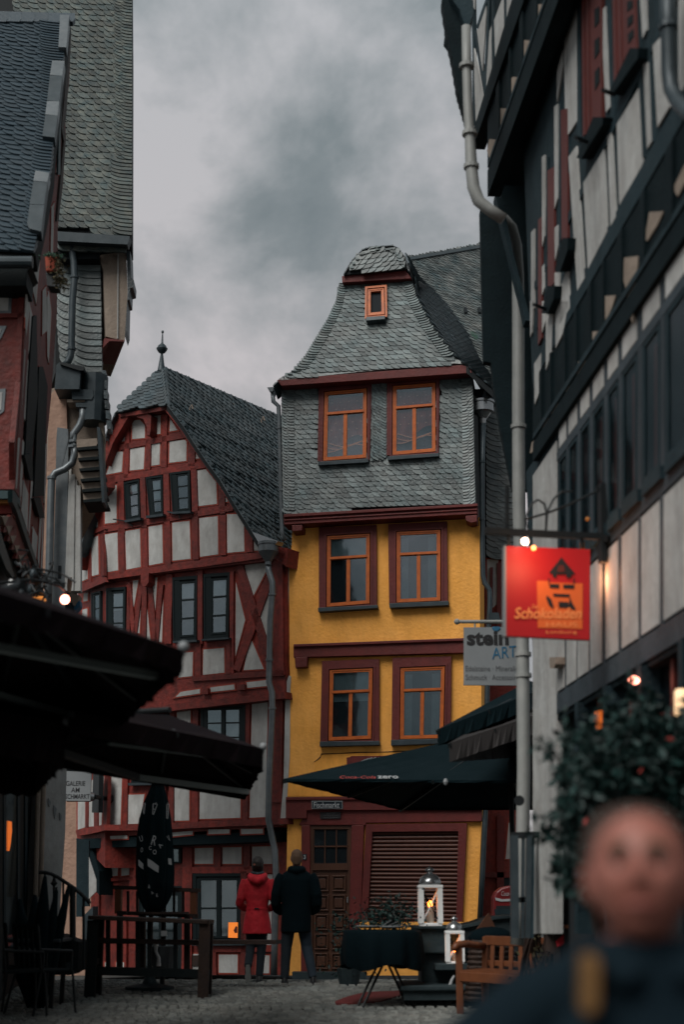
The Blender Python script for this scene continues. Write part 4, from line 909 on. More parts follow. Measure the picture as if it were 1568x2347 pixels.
# pale boxed gable end hanging to the right
MB().ppd(TP, l2([(1075,90),(1350,55),(1365,480),(1335,1015),(1130,965),(1105,250),(1060,130)]), .10, SK*1.6).build('boarded_gable', 'plaster_beige', TW)
MB().pp(TP, l2([(1255,80),(1268,80),(1262,990),(1250,985)]), .13, .10).build('board_joint', 'plaster', TW)
MB().pp(TP, l2([(1352,50),(1392,50),(1400,330),(1430,360),(1425,440),(1390,450),(1385,570),(1362,575),(1355,900),(1335,960),(1366,480)]), .14, -.3).build('verge_slates', 'slate_dark', TW)
MB().ppd(TP, l2([(1115,985),(1335,1005),(1330,1020),(1170,1015),(1100,1085)]), .12, SK).build('gable_soffit', 'oxred', TW)
pts = [TP.at(x, y, .34) for x, y in l2([(765,0),(770,60),(788,180),(795,330),(772,600),(762,1100),(752,1180),(725,1240),(690,1275)])]
pipe(TW, pts, .055, 'zinc_dark', clips=[pts[5], pts[3]])
MB().pp(TP, l2([(600,1270),(640,1240),(850,1310),(862,1320),(845,1530),(580,1530)]), .45, 0).build('lead_box', 'zinc_dark', TW)
MB().pp(TP, l2([(640,1238),(900,1290),(895,1330),(850,1330),(640,1265)]), .5, .1).build('box_lid', 'metal_black', TW)
MB().pp(TP, l2([(900,1345),(1115,1345),(1105,1385),(900,1390)]), .2, -.2).build('ledge', 'metal_black', TW)
# beige house below
BE = thing('beige_house', 'narrow beige rendered house with grey panel and zinc pipe under the slate-hung wall', 'house', tb+Vector((-.3,0,0)))
MB().ppd(TP, l2([(530,1530),(1060,1390),(1075,2100)])+l3([(1100,640),(880,680),(860,900),(825,1680),(800,1900),(440,1900),(500,400)]), -.08, SK*4).build('wall', 'plaster_beige', BE)
MB().pp(TP, l2([(525,1600),(580,1545),(705,1560),(715,1960),(610,1945),(600,2100)])+l3([(600,0),(590,1000),(540,1900),(430,1900),(500,300)]), .0, -.2).build('corner_pier', 'plaster_pink', BE)
MB().pp(TP, l2([(610,1940),(725,1958),(730,2100)])+l3([(730,0),(722,500),(690,1850),(550,1850),(590,600),(600,0)]), .08, -.1).build('grey_panel', 'zinc', BE)
MB().pp(TP, l3([(620,1370),(655,1370),(650,1510),(617,1510)]), .085, .05).build('slot', 'interior', BE)
MB().pp(TP, l2([(760,1530),(992,1535),(1000,1600),(980,1640),(770,1640)]), .35, .0).build('hopper_box', 'zinc_dark', BE)
MB().pp(TP, l2([(712,1640),(965,1645),(965,1665),(712,1672)]), .30, 0).build('pipe_support', 'plaster_beige', BE)
MB().tube([TP.at(*l2([(985,1630)])[0], .2), TP.at(*l2([(1100,1645)])[0], .2)], .05, 8).build('overflow_pipe', 'zinc_dark', BE)
MB().pp(TP, l2([(805,1675),(948,1680),(940,1725),(810,1720)]), .33, .1).build('hopper_neck', 'zinc_dark', BE)
pts = [TP.at(x, y, .26) for x, y in l2([(885,1700),(885,1830),(850,1920),(785,2010),(775,2150)])+l3([(785,40),(795,180),(770,270),(690,335),(590,375),(550,430),(545,520),(520,1500),(500,1900)])]
pipe(BE, pts, .058, 'zinc', clips=[pts[4], pts[5], pts[10]])
MB().tube([TP.at(*l2([(1010,1400)])[0], .12), TP.at(*l2([(990,1900)])[0], .12)], .22, 12).build('lead_drum', 'zinc_dark', BE)
MB().pp(TP, l2([(1045,1400),(1075,1400),(1120,2100)])+l3([(1115,0),(1115,690),(1100,690),(1060,200)]), .16, 0).build('pale_edge_board', 'plaster_beige', BE)
for i in range(6):
    y = 1325+i*108; x = 1085+i*11
    MB().pp(TP, l2([(x,y),(x+44,y+6),(x+40,y+95),(x+2,y+88)]), .22+.02*i, .05).build('hanging_slate', 'slate_dark', BE)
for i in range(6):                                     # stepped soffit boards
    y = 20+i*112; x0 = 815+i*14; x1 = 1035+i*13
    MB().pp(TP, l3([(x0,y),(x1,y-16),(x1+8,y+38),(x1-10,y+72),(x0+6,y+84)]), .35-.02*i, -.3).build('soffit_board', 'plaster_beige', BE)
    MB().pp(TP, l3([(x0,y+84),(x1-8,y+64),(x1+28,y+70),(x1+28,y+96),(x0+8,y+112)]), .42-.02*i, -.3).build('dark_strip', 'black_wood', BE)
MB().pp(TP, l3([(1035,-120),(1070,-110),(1115,560),(1115,690),(1090,690),(1055,200)]), .46, .1).build('edge_flashing', 'zinc_dark', BE)
for i, (a, b_, c_, d) in enumerate(((735,760,735,700),(760,800,775,745),(795,822,820,790),(822,858,850,828))):
    MB().pp(TP, l3([(a,330+i*60),(b_,330+i*60),(c_+8,1640),(d-12,1640)]), .12+.02*(i % 2), -.05).build('pale_board', 'plaster', BE)
# white lower building, peach wall and dark panel
WB = thing('white_side_wall_house', 'pale plastered house wall standing low behind the iron railing', 'house', TP.at(120, 2140, .2))
WPn = vplane(120, 2000, 20.5, -35)
MB().pp(WPn, l5([(395,-200),(575,-200),(575,60),(560,700),(500,1575),(320,1575),(330,900),(390,230)]), 0, -.4).build('wall', 'plaster', WB)
for q in ([(415,395),(438,430),(425,470),(412,440)], [(463,455),(488,485),(472,575),(462,520)], [(512,520),(530,545),(525,585),(512,580)]):
    MB().pp(WPn, l5(q), .015, -.02).build('niche', 'sign_grey', WB)
MB().pp(WPn, l5([(478,1165),(494,1160),(492,1250),(482,1272)]), .03, 0).build('letter_slot', 'metal_black', WB)
for x in (300, 345): MB().tube([WPn.at(*l5([(x+30,230)])[0], .12), WPn.at(*l5([(x,1250)])[0], .12)], .035, 8).build('downpipe', 'plaster_beige', WB)
PW = thing('peach_wall_house', 'peach coloured rough plastered wall far down the alley beside the white wall', 'house', at_depth(165, 2240, 33))
PPn = vplane(165, 2100, 33, 0)
MB().pp(PPn, l5([(500,-300),(800,-300),(800,1930),(450,1930)]), 0, -3).build('wall', 'plaster_pink', PW)
MB().pp(PPn, l5([(560,30),(680,30),(680,150),(560,150)]), .1, 0).build('window', 'interior', PW)
MB().pp(PPn, l5([(560,60),(640,65),(640,90),(560,90)]), .14, .1).build('window_frame', 'plaster', PW)
S = thing('dark_panel_door', 'tall dark blue panel standing between the peach wall and the red timber house', 'door', at_depth(188, 2120, 27))
DPn = vplane(188, 2100, 27, 0)
MB().pp(DPn, l5([(657,740),(765,760),(765,1330),(705,1330),(705,1420),(655,1420)]), 0, -.12).build('panel', 'timber_grey', S)
MB().pp(DPn, l5([(765,900),(830,1100),(830,1200),(765,1265)]), .0, -.05).build('pale_side', 'plaster', S)
MB().pp(DPn, l5([(710,1420),(800,1330),(800,1875),(708,1875)]), .1, -.5).build('lower_post', 'zinc_dark', S)

# ------------------------------------------------------------------ left timber house, near
LF = vplane(30, 900, 15.0, -3)
cor = LF.at(58, 700)
dl = Vector((-.131, 1, 0)).normalized()
LS = Plane((cor.x, cor.y, 0), (dl.y, -dl.x, 0), dl)
LH = thing('left_timber_house', 'near red and white timber house at the left edge with a blue-black slate roof', 'house', Vector((cor.x, cor.y, .37)))
MB().pp(LF, l2([(-1500,230),(280,230),(262,900),(215,1600)])+l3([(150,550),(-1500,540)]), 0, -.3).build('front_wall', 'timber_red', LH)
for q in ([(-60,462),(92,462),(80,690),(-60,690)], [(-60,885),(14,885),(-20,960),(-60,1000)], [(-60,1570),(20,1560),(5,1750),(-60,1800)]):
    panel(LH, LF, l2(q), .012, bm='zinc', g=7)
for a in ((-40,420,280,425,30),(230,430,170,1600,60),(-60,740,250,735,45)):
    (x0, y0), (x1, y1) = l2([a[:2], a[2:4]]); beam(LH, LF, x0, y0, x1, y1, a[4]*.2138, .035, -.02, 'timber_red')
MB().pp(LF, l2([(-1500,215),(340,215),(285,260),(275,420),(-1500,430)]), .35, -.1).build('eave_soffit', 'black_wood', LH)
MB().tube([LF.at(-330, 601, .5), LF.at(*l2([(345,172)])[0], .5)], .07, 12).build('gutter', 'zinc_dark', LH)
ra, rb_, rc = LF.at(-60, 595, .45), LF.at(70, 598, .45), at_depth(140, 25, 17.6)
LR = plane3(ra, rb_, rc)
rq = l1([(-640,70),(0,88),(510,118),(592,128),(565,400),(548,520),(490,980),(465,1175),(445,1450),(372,1850),(300,2175),(0,2200),(-640,2200)])
MB().pp(LR, rq, 0, -.25).build('roof', 'underlay', LH)
slates(LH, LR, l1([(-620,120),(500,150),(560,400),(545,520),(490,980),(462,1175),(440,1450),(370,1850),(300,2175),(0,2190),(-620,2190)]), .16, .112, 'slate_blue', tilt=-.03, ind=210, th=.022, lift=.035, grow_px=-2)
slates(LH, LR, l1([(380,190),(540,190),(560,400),(545,520),(490,980),(462,1175),(430,1480),(360,1850),(290,2175),(180,2175),(240,1850),(300,1450),(330,1175),(370,980),(400,520)]), .24, .075, 'slate_blue', off=.03, ind=40, th=.022, lift=.03, grow_px=-2)
for i in range(6):
    x = -60+i*115; MB().pp(LR, l1([(x,95+i*3),(x+125,97+i*3),(x+125,160),(x+105,185),(x,180)]), .09-.004*i, 0).build('ridge_slate', 'slate_blue', LH)
for q in ([(512,125),(592,128),(565,405),(498,402)], [(445,518),(550,522),(530,650),(425,640)], [(425,645),(530,650),(505,870),(400,860)], [(400,865),(505,870),(490,990),(385,980)], [(385,985),(490,990),(465,1178),(360,1165)], [(300,1462),(420,1482),(402,1560),(282,1550)], [(282,1555),(402,1562),(375,1755),(250,1750)], [(250,1755),(375,1758),(350,1985),(250,1960),(228,1920)]):
    MB().pp(LR, l1(q), .14, .0).build('verge_flashing', 'zinc' if q[0][1] in (518,865,1462,125) else 'zinc_dark', LH)
# receding gable wall
MB().pp(LS, l1([(592,170),(606,290),(592,700),(556,1000),(562,1200),(535,1600),(492,1950),(488,2330)])+l2([(610,440),(600,800),(545,1600)])+l3([(500,0),(450,1540),(150,560)])+l2([(150,2100),(270,900),(282,230)])+l1([(300,2160),(370,1900),(440,1480),(460,1180),(505,900),(560,420)]), 0, -.06).build('side_wall', 'timber_red', LH)
MB().pp(LS, l1([(594,130),(607,280),(602,450),(565,1000),(548,1090),(562,1200),(530,1620),(500,1900),(485,1900),(520,1500),(545,1210),(525,1090),(545,900),(580,450)]), .03, .0).build('barge_board', 'brown_wood', LH)
MB().pp(LS, l1([(548,520),(556,600),(520,1080),(515,1500),(495,1500),(505,1080),(530,700)]), .04, .02).build('verge_moulding', 'teal_paint', LH)
WPs = [l1([(500,1080),(515,850),(508,1100),(480,1320),(470,1250)]), l1([(490,1330),(512,1300),(500,1500),(480,1480)]), l1([(440,1780),(462,1740),(450,2300),(430,2300)]),
 l2([(285,500),(345,740),(330,1000),(300,1150),(270,880)]), l2([(262,1100),(320,1290),(275,1900),(230,1760)]), l2([(360,0),(440,0),(410,330),(385,620),(352,480)]), l2([(455,480),(490,430),(505,900),(450,950)]), l2([(500,560),(520,480),(548,700),(520,1250),(505,1180)]), l2([(398,1300),(415,1290),(412,1560),(392,1900),(385,1700)]),
 l3([(190,0),(215,0),(205,560),(165,540)]), l3([(225,0),(262,60),(215,720),(210,500)]), l3([(225,780),(250,450),(300,600),(290,1000)]), l3([(330,460),(350,470),(310,1050),(300,1000)]), l3([(350,950),(400,1060),(380,1330),(335,1200)]), l3([(422,850),(445,860),(415,1380),(400,1300)]), l3([(455,850),(462,860),(448,1460),(432,1430)]), l3([(480,100),(495,60),(485,450),(470,700)])]
for q in WPs: panel(LH, LS, q, .012, g=1.5)
for q in (l2([(350,750),(390,740),(402,1600)])+l3([(360,-10),(345,160),(265,180),(275,0)])+l2([(300,1500)]), l2([(415,1290),(460,1290),(508,1500),(500,1650)])+l3([(470,620),(358,630),(385,100)])):
    MB().pp(LS, q, .035, .01).build('shutter_box', 'black_wood', LH)
for q in (l3([(258,185),(345,160),(350,460),(320,450)]), l3([(360,650),(430,640),(478,860),(420,850)])):
    MB().pp(LS, q, .06, .02).build('window_ledge', 'black_wood', LH)
tq = l3([(0,562),(150,570),(172,650),(300,1050),(400,1350),(465,1545),(432,1535),(290,1130),(165,760),(130,690),(0,655)])
MB().pp(LS, l3([(130,560),(152,570),(172,650),(300,1050),(400,1350),(465,1545),(432,1535),(290,1130),(165,760),(130,690)]), .05, .0).build('painted_sill_beam', 'teal_paint', LH)
MB().pp(LF, l3([(-400,555),(150,568),(155,650),(-400,650)]), .2, -.2).build('painted_sill_beam', 'teal_paint', LH)
MB().pp(LF, l3([(-60,655),(110,660),(115,700),(-60,700)]), .14, -.2).build('painted_joist_end', 'gold_wood', LH)
MB().pp(LF, l3([(-400,700),(120,700),(120,810),(-400,815)]), .05, -.2).build('jetty_beam', 'timber_red', LH)
for i in range(7):
    t = i/6; x = 70+250*t; y = 860+620*t; k = 1-.35*t
    MB().pp(LS, l3([(x,y),(x+90*k,y-60*k),(x+105*k,y+60*k),(x+60*k,y+150*k),(x-40*k,y+150*k)]), .0, -.04).build('joist_end', 'timber_red', LH)
    MB().pp(LS, l3([(x-55*k,y-20*k),(x+20*k,y-20*k),(x-20*k,y+80*k)]), .01, -.04).build('soffit_panel', 'plaster_beige', LH)
MB().pp(LS, l3([(-20,800),(0,1000),(150,1480),(130,1500),(60,1400),(-20,1200)]), .02, -.04).build('lower_beam', 'teal_paint', LH)
# lower storey: dark shop front
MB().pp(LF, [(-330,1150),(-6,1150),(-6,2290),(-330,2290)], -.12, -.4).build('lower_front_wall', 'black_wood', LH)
MB().pp(LF, [(-300,1400),(-200,1400),(-200,2290),(-300,2290)], -.08, -.14).build('shop_door', 'timber_grey', LH)
for q in ([(-260,920),(-150,920),(-150,1090),(-260,1090)], [(-260,680),(-150,680),(-150,850),(-260,850)], [(-120,700),(-60,700),(-60,850),(-120,850)]): panel(LH, LF, q, .012, bm='zinc', g=3)
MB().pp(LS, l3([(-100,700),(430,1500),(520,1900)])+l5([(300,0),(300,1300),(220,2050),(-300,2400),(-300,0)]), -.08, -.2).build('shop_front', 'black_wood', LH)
for x in (30, 150, 215, 290): MB().pp(LS, l5([(x,60),(x+22,60),(x+18,1900),(x,1900)]), -.06, -.08).build('door_post', 'timber_grey', LH)
MB().pp(LS, l5([(40,80),(140,80),(140,1700),(40,1700)]), -.065, -.075).build('pane', 'glass', LH)
FBX = thing('flower_box', 'small terracotta flower box with trailing half-dried plants under the left roof corner', 'flower box', LS.at(125, 640, .3))
FPn = vplane(122, 620, 14.7, 0)
m = MB(); q = [FPn.at(x, y, .1) for x, y in l2([(475,95),(608,108),(578,262),(487,262)])]; m.prism(q, (0, .22, 0)); m.build('pot', 'terracotta', FBX, bevel=.01)
m = MB(); q = [FPn.at(x, y, .05) for x, y in l2([(485,275),(610,275),(612,430),(500,420)])]; m.prism(q, (0, .2, 0)); m.build('bracket', 'metal_black', FBX)
def leaves(n, cf, size, seed=1):
    m = MB(); r = random.Random(seed)
    for i in range(n):
        c = cf(r); s = size*r.uniform(.6, 1.3); a = Vector((r.gauss(0,1), r.gauss(0,1), r.gauss(0,1))).normalized(); b_ = a.orthogonal().normalized(); b_ = (b_*math.cos(r.random()*6)+a.cross(b_)*math.sin(r.random()*6)).normalized(); w = a.cross(b_).normalized()
        m.add([c, c+b_*s*.5+w*s*.24+a*s*.05, c+b_*s, c+b_*s*.5-w*s*.24+a*s*.05], [(0,1,2,3)])
    return m
def fbc(r):
    x, y = l2([(600+r.gauss(0,35)+60*(t := r.random()), 110+t*340+r.gauss(0,20))])[0]; return FPn.at(x, y, .12+r.uniform(-.08,.08))
leaves(420, fbc, .045, 3).build('trailing_plant', 'leaf_brown', FBX, kind='stuff')
def fbc2(r):
    x, y = l2([(550+r.gauss(0,60), 100+r.gauss(0,14))])[0]; return FPn.at(x, y, .12+r.uniform(-.08,.08))
leaves(120, fbc2, .04, 4).build('top_leaves', 'leaf_fresh', FBX, kind='stuff')
S = thing('glowing_wall_lamp', 'glowing orange half-round lampshade above the dark awning at the far left', 'lamp', LS.at(78, 1375, .3))
SPn = vplane(78, 1375, 13.5, 0)
q = [SPn.at(x, y) for x, y in l3([(250,1740),(300,1712),(370,1698),(458,1700),(456,1800),(380,1790),(300,1760)])]
MB().prism(q, (0, .15, 0)).build('lamp_shade', 'lamp_shade', S)
MB().tube([SPn.at(83, 1368), SPn.at(86, 1345)], .012, 6).build('lamp_stem', 'metal_black', S)
S = thing('string_light_bulb', 'round red-white lit bulb hanging on a wire above the awning near the grey panel', 'light bulb', at_depth(148, 1374, 13))
c = at_depth(148, 1374, 13)
MB().ball(c, .045, 12).build('bulb', 'bulb_red', S, smooth=True)
MB().tube([at_depth(-10, 1337, 12.5), at_depth(70, 1328, 12.7), at_depth(100, 1333, 12.8), at_depth(135, 1343, 12.9), at_depth(150, 1356, 13), c+Z*.05], .012, 6).build('wire', 'metal_black', S)
S = thing('shop_bucket_sign', 'tilted beige bucket-like sign above the awning beside the lit bulb', 'sign', at_depth(168, 1380, 18))
SPn = vplane(168, 1380, 18, 0)
MB().pp(SPn, l3([(745,1660),(850,1690),(800,1800),(730,1770)]), 0, -.2).build('bucket', 'plaster_beige', S)
MB().pp(SPn, l3([(850,1740),(852,1800),(790,1870),(785,1800)]), -.02, -.2).build('blue_side', 'print_blue', S)
MB().pp(SPn, l3([(700,1765),(770,1765),(800,1880),(690,1850)]), .02, -.2).build('dark_holder', 'timber_grey', S)
MB().tube([SPn.at(*p) for p in l3([(735,1660),(728,1600),(735,1500),(752,1500),(755,1560),(740,1660)])], .02, 6).build('handle', 'plaster_pink', S)
S = thing('vine_garland', 'dark tangled garland with dangling ornaments over the awning under the painted beam', 'garland', at_depth(60, 1370, 13.5))
m = MB(); r = random.Random(4)
for i in range(26):
    p = Vector(at_depth(r.uniform(35, 100), r.uniform(1295, 1368), 13.4)); pp3 = [p]
    for k in range(4): p = p+Vector((r.gauss(0,.07), r.gauss(0,.05), r.gauss(0,.06))); pp3.append(p)
    m.tube(pp3, .012, 5)
m.build('twigs', 'metal_black', S, kind='stuff')
for x, y in ((24,1340),(70,1350),(48,1362),(75,1316)): MB().ball(at_depth(x, y, 13.3), .035, 8, (1,1,1.6)).build('ornament', 'white_paint' if x == 24 else 'zinc_dark', S, smooth=True)
# ------------------------------------------------------------------ right timber house, near, in steep perspective
nr = Vector((-1, -.075, 0)).normalized(); ur = Vector((.075, -1, 0)).normalized()
RB = Plane((1.87, 14.5, 0), nr, ur)
o1, o2, o3 = 0, .03, .24
VX = 530
ym = lambda x, m: HOR-m*(x-VX)
zm = lambda m, off: RB.at(1400, ym(1400, m), off).z
sf = lambda x, y, off=0: RB.sz(x, y, off)[0]
bb = RB.at(1222, 2100); bb.z = .33
GH = thing('right_timber_house', 'tall jettied timber house on the right with grey-black beams, pale panels and red shutters', 'house', bb)
S1 = 11.5
def slab(nm, z0, z1_, s0, s1, off, back, m, par=None, bev=0):
    return MB().prism([RB.pt(s0, z0, off), RB.pt(s1, z0, off), RB.pt(s1, z1_, off), RB.pt(s0, z1_, off)], nr*(back-off)).build(nm, m, par or GH, bevel=bev)
s_far = sf(1222, 1500)
zj1, zj2 = zm(1.45, 0), zm(1.49, o2)
slab('first_floor_wall', zm(.60, 0), zj1+.1, s_far, S1, 0, -4, 'timber_grey')
slab('ground_floor_wall', 0, zm(.60, 0), s_far, S1, -.12, -4, 'interior')
slab('upper_floor_wall', zm(1.50, o2), zm(2.95, o2), sf(1222, 900, o2), S1, o2, -4, 'timber_grey')
slab('top_floor_wall', zm(2.78, o3), zm(2.78, o3)+4.5, sf(1128, 430, o3), S1, o3, -4, 'timber_black')
# pale corner strip
MB().pp(RB, [(1222,1090),(1276,1010),(1276,2140),(1222,2140)], .012, -.05).build('corner_panel', 'plaster', GH)
def rowq(xl, xr, mb, mt): return [(xl, ym(xl, mt)), (xr, ym(xr, mt)), (xr, ym(xr, mb)), (xl, ym(xl, mb))]
L1 = [(1278,1294),(1299,1321),(1325,1349),(1354,1379),(1389,1417),(1426,1463),(1471,1512),(1522,1590),(1602,1690),(1704,1830),(1848,2020)]
for a, b_ in L1: panel(GH, RB, rowq(a, b_, .668, .955), .012, bm=None)
WN = [(1282,1298),(1304,1323),(1331,1351),(1360,1384),(1394,1417),(1427,1460),(1474,1512),(1526,1590),(1605,1690),(1704,1830),(1848,2020)]
for i, (a, b_) in enumerate(WN):
    q = rowq(a, b_, 1.035, 1.37)
    W = MB().pp(RB, q, .006, -.03).build('window', 'sash_dark', GH); B = BASE[GH.name]
    ring(MB(), RB, q, .10, .03, .02, 0).build('sash_frame', 'timber_grey', W, o=B)
    MB().pp(RB, q, .010, .0075).build('pane', 'glass_dull', W, o=B)
    if i > 2: brect(MB(), RB, q, .70, .12, .96, .97, .0072, .0062).build('curtain', 'shutter_red', W, o=B)
    s = rowq(a-3, b_+2, 1.005, 1.035); MB().pp(RB, s, .05, 0).build('sill', 'timber_grey', W, o=B)
    panel(GH, RB, rowq(a, b_, 1.405, 1.462), .012, bm=None)
for i in range(len(L1)-1):
    x = (L1[i][1]+L1[i+1][0])/2; beam(GH, RB, x, ym(x, .66), x, ym(x, .97), max(4, (L1[i+1][0]-L1[i][1])*.8), .012, -.02, 'timber_bluegrey', 'post')
    x = (WN[i][1]+WN[i+1][0])/2; beam(GH, RB, x, ym(x, 1.0), x, ym(x, 1.48), max(4, (WN[i+1][0]-WN[i][1])*.75), .014, -.02, 'timber_bluegrey', 'post')
for m0, m1, w in ((.60,.66,'timber_bluegrey'),(.965,1.0,'timber_bluegrey'),(1.375,1.402,'timber_bluegrey')):
    MB().pp(RB, rowq(1277, 2060, m0, m1), .016, -.02).build('rail', w, GH)
# joists and long moulded beams of the two jetties
def zone(off, mlo, mb_, mg0, mg1, mhi, gaps, xl, xr):
    MB().pp(RB, rowq(xl, xr, mlo, mb_), off+.025, off-.12).build('jetty_beam', 'timber_black', GH)
    MB().pp(RB, rowq(xl, xr, mb_+.012, mb_+.03), off+.035, off-.1).build('jetty_moulding', 'timber_grey', GH)
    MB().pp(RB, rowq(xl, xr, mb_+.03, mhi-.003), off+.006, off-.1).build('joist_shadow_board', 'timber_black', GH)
    for p in gaps: panel(GH, RB, p, off+.012, 'plaster_beige', bm=None)
    for i in range(len(gaps)):
        a = max(p[0] for p in gaps[i]); b_ = (min(p[0] for p in gaps[i-1]) if i else a+34)
        q = [(a+2, ym(a+2, mhi)), (b_-2, ym(b_-2, mhi)), (b_-2, ym(b_-2, mg0)), (a+2, ym(a+2, mg0))]
        MB().pp(RB, q, off+.035, off-.1).build('joist_end', 'timber_black', GH)
g2 = [[(1568,1340),(1568,1150)]]
gaps2 = [r6([(1500,1200),(1568,1060),(1600,1010),(1600,1120),(1530,1250)]), r6([(1320,1520),(1350,1350),(1440,1345),(1400,1430),(1335,1535)]), r6([(1178,1790),(1190,1640),(1278,1630),(1240,2060),(1190,1800)]), r6([(1060,2040),(1065,1885),(1135,1880),(1110,1960),(1075,2040)]),
 r7([(980,300),(985,195),(1040,190),(1020,260)]), r7([(888,480),(895,385),(945,380),(920,440)]), r7([(815,600),(822,540),(862,538),(845,580)]), r7([(725,755),(730,655),(795,650),(765,720)]), r7([(665,865),(672,745),(706,735),(700,800)]), r7([(588,970),(600,900),(640,875),(640,910),(600,965)])]
zone(o2, 1.485, 1.545, 1.57, 1.68, 1.745, gaps2, 1222, 2060)
gaps3 = [r6([(610,100),(625,30),(700,20),(655,190)]), r6([(525,340),(550,255),(625,262),(570,430)]), r6([(458,545),(475,490),(535,490),(485,635)]), r6([(375,745),(390,690),(455,690),(410,845)]), r6([(315,960),(330,885),(385,890),(340,1040)])]
zone(o3, 2.78, 2.88, 2.90, 3.05, 3.10, gaps3, 1118, 1500)
MB().pp(RB, r6([(490,-60),(570,-60),(222,950),(208,900)]), o3+.05, o3-.1).build('upper_sill_beam', 'timber_black', GH)
for p in (r6([(250,195),(310,25),(308,100),(285,460)]), r6([(360,130),(415,-20),(422,200),(368,425)]), r6([(440,-20),(495,-20),(490,60),(440,205)]), r6([(226,280),(285,560),(298,630),(243,775)]), r6([(330,200),(345,160),(345,480),(305,595)]), r6([(200,-30),(240,-30),(235,60)]), r6([(580,-60),(640,-60),(600,-20)])):
    panel(GH, RB, p, o3+.012, bm=None)
for a in ((325,0,300,600,14),(350,0,352,520,12),(430,-20,432,300,14),(238,190,300,600,14),(250,180,320,-20,16),(222,0,232,800,10)):
    (x0, y0), (x1, y1) = r6([a[:2], a[2:4]]); beam(GH, RB, x0, y0, x1, y1, a[4]*.36, o3+.02, o3-.02, 'timber_grey', 'beam')
# upper floor panels
MB().pp(RB, rowq(1225, 2060, 1.745, 1.812), o2+.016, o2-.02).build('rail', 'timber_grey', GH)
UP2 = [[(1142,790),(1282,560),(1305,1050),(1158,1305)], [(928,1165),(1060,950),(1080,1475),(958,1712)], [(1082,870),(1108,845),(1135,1380),(1102,1440)], [(834,1000),(884,930),(936,1770),(890,1850)], [(775,1850),(830,1700),(842,1960),(775,2070)],
 [(1310,410),(1345,395),(1362,900),(1335,945)], [(1372,290),(1440,215),(1475,680),(1400,810)], [(825,-20),(885,-20),(888,770),(830,860)], [(1040,70),(1070,40),(1100,680),(1072,715)], [(1290,-20),(1325,-20),(1330,190),(1305,245)],
 [(805,150),(820,150),(828,800),(815,900)], [(742,680),(765,660),(765,1260),(745,1330)], [(664,1000),(682,985),(682,1500),(666,1570)], [(595,1480),(615,1455),(615,1960),(595,1990)], [(743,1450),(770,1430),(770,1560),(748,1660)], [(664,1700),(680,1680),(682,1830),(664,1880)], [(745,1735),(775,1735),(772,1900),(748,1990)], [(760,460),(795,320),(798,420),(760,650)]]
for p in UP2: panel(GH, RB, r6(p), o2+.012, bm=None)
for a, b_ in ((1556,1612),(1632,1705),(1728,1830),(1856,1990)):
    panel(GH, RB, rowq(a, b_, 1.815, 2.03), o2+.012, bm=None); panel(GH, RB, rowq(a, b_-12, 2.09, 2.62), o2+.012, bm=None)
for p in ([(590,0),(612,0),(600,200),(590,230)], [(690,100),(735,60),(725,330),(690,440)], [(650,0),(690,0),(690,120),(650,250)], [(615,400),(660,330),(655,560),(618,660)], [(750,0),(835,0),(800,200),(752,300)]):
    panel(GH, RB, r7(p), o2+.012, bm=None)
for q, sill in (([(915,-40),(1050,-40),(1050,740),(925,870)], [(885,1005),(990,745),(1055,745),(1050,790),(915,1012)]), ([(1112,-40),(1262,-40),(1275,310),(1122,520)], [(1085,600),(1225,305),(1280,305),(1275,370),(1110,605)]),
                ([(785,700),(827,690),(828,1510),(790,1550)], [(745,1725),(795,1515),(832,1515),(828,1590),(780,1730)]), ([(700,1085),(742,1060),(742,1800),(702,1850)], [(662,1995),(700,1820),(745,1820),(740,1900),(700,1998)]), ([(640,1400),(662,1380),(662,2150),(640,2200)], None)):
    W = MB().pp(RB, r6(q), o2+.022, o2-.02).build('window_shutter', 'shutter_red', GH); B = BASE[GH.name]
    qq = r6(q); x0, x1 = qq[0][0], qq[1][0]
    if x1-x0 > 30:
        for k in range(3): MB().pp(RB, [bil(qq, .62, .24*k+.12), bil(qq, .84, .24*k+.10), bil(qq, .84, .24*k+.22), bil(qq, .62, .24*k+.26)], o2+.028, o2+.02).build('shutter_cutout', 'sash_dark', W, o=B)
        for k in (.08, .3, .9): brect(MB(), RB, qq, k, 0, k+.05, 1, o2+.032, o2).build('shutter_batten', 'shutter_red', W, o=B)
    if sill: MB().pp(RB, r6(sill), o2+.09, o2).build('window_box', 'timber_black', W, o=B)
for a in ((895,0,900,900,26),(1090,20,1118,760,26),(1345,250,1372,900,24),(808,100,835,1100,14),(1270,0,1310,1000,26),(700,1000,690,1900,10),(640,1400,628,2090,10),(780,650,775,1600,12)):
    (x0, y0), (x1, y1) = r6([a[:2], a[2:4]]); beam(GH, RB, x0, y0, x1, y1, a[4]*.36, o2+.014, o2-.02, 'timber_grey', 'post')
beam(GH, RB, 1225, ym(1225, 2.05), 2060, ym(2060, 2.05), 11, o2+.016, o2, 'timber_grey', 'rail')
for x, y in r6([(1080,585),(905,885),(640,1950)]): MB().tube([RB.at(x-9, y-4, o2+.25), RB.at(x+16, y+6, o2+.1)], .018, 6).build('shutter_stay', 'metal_black', GH)
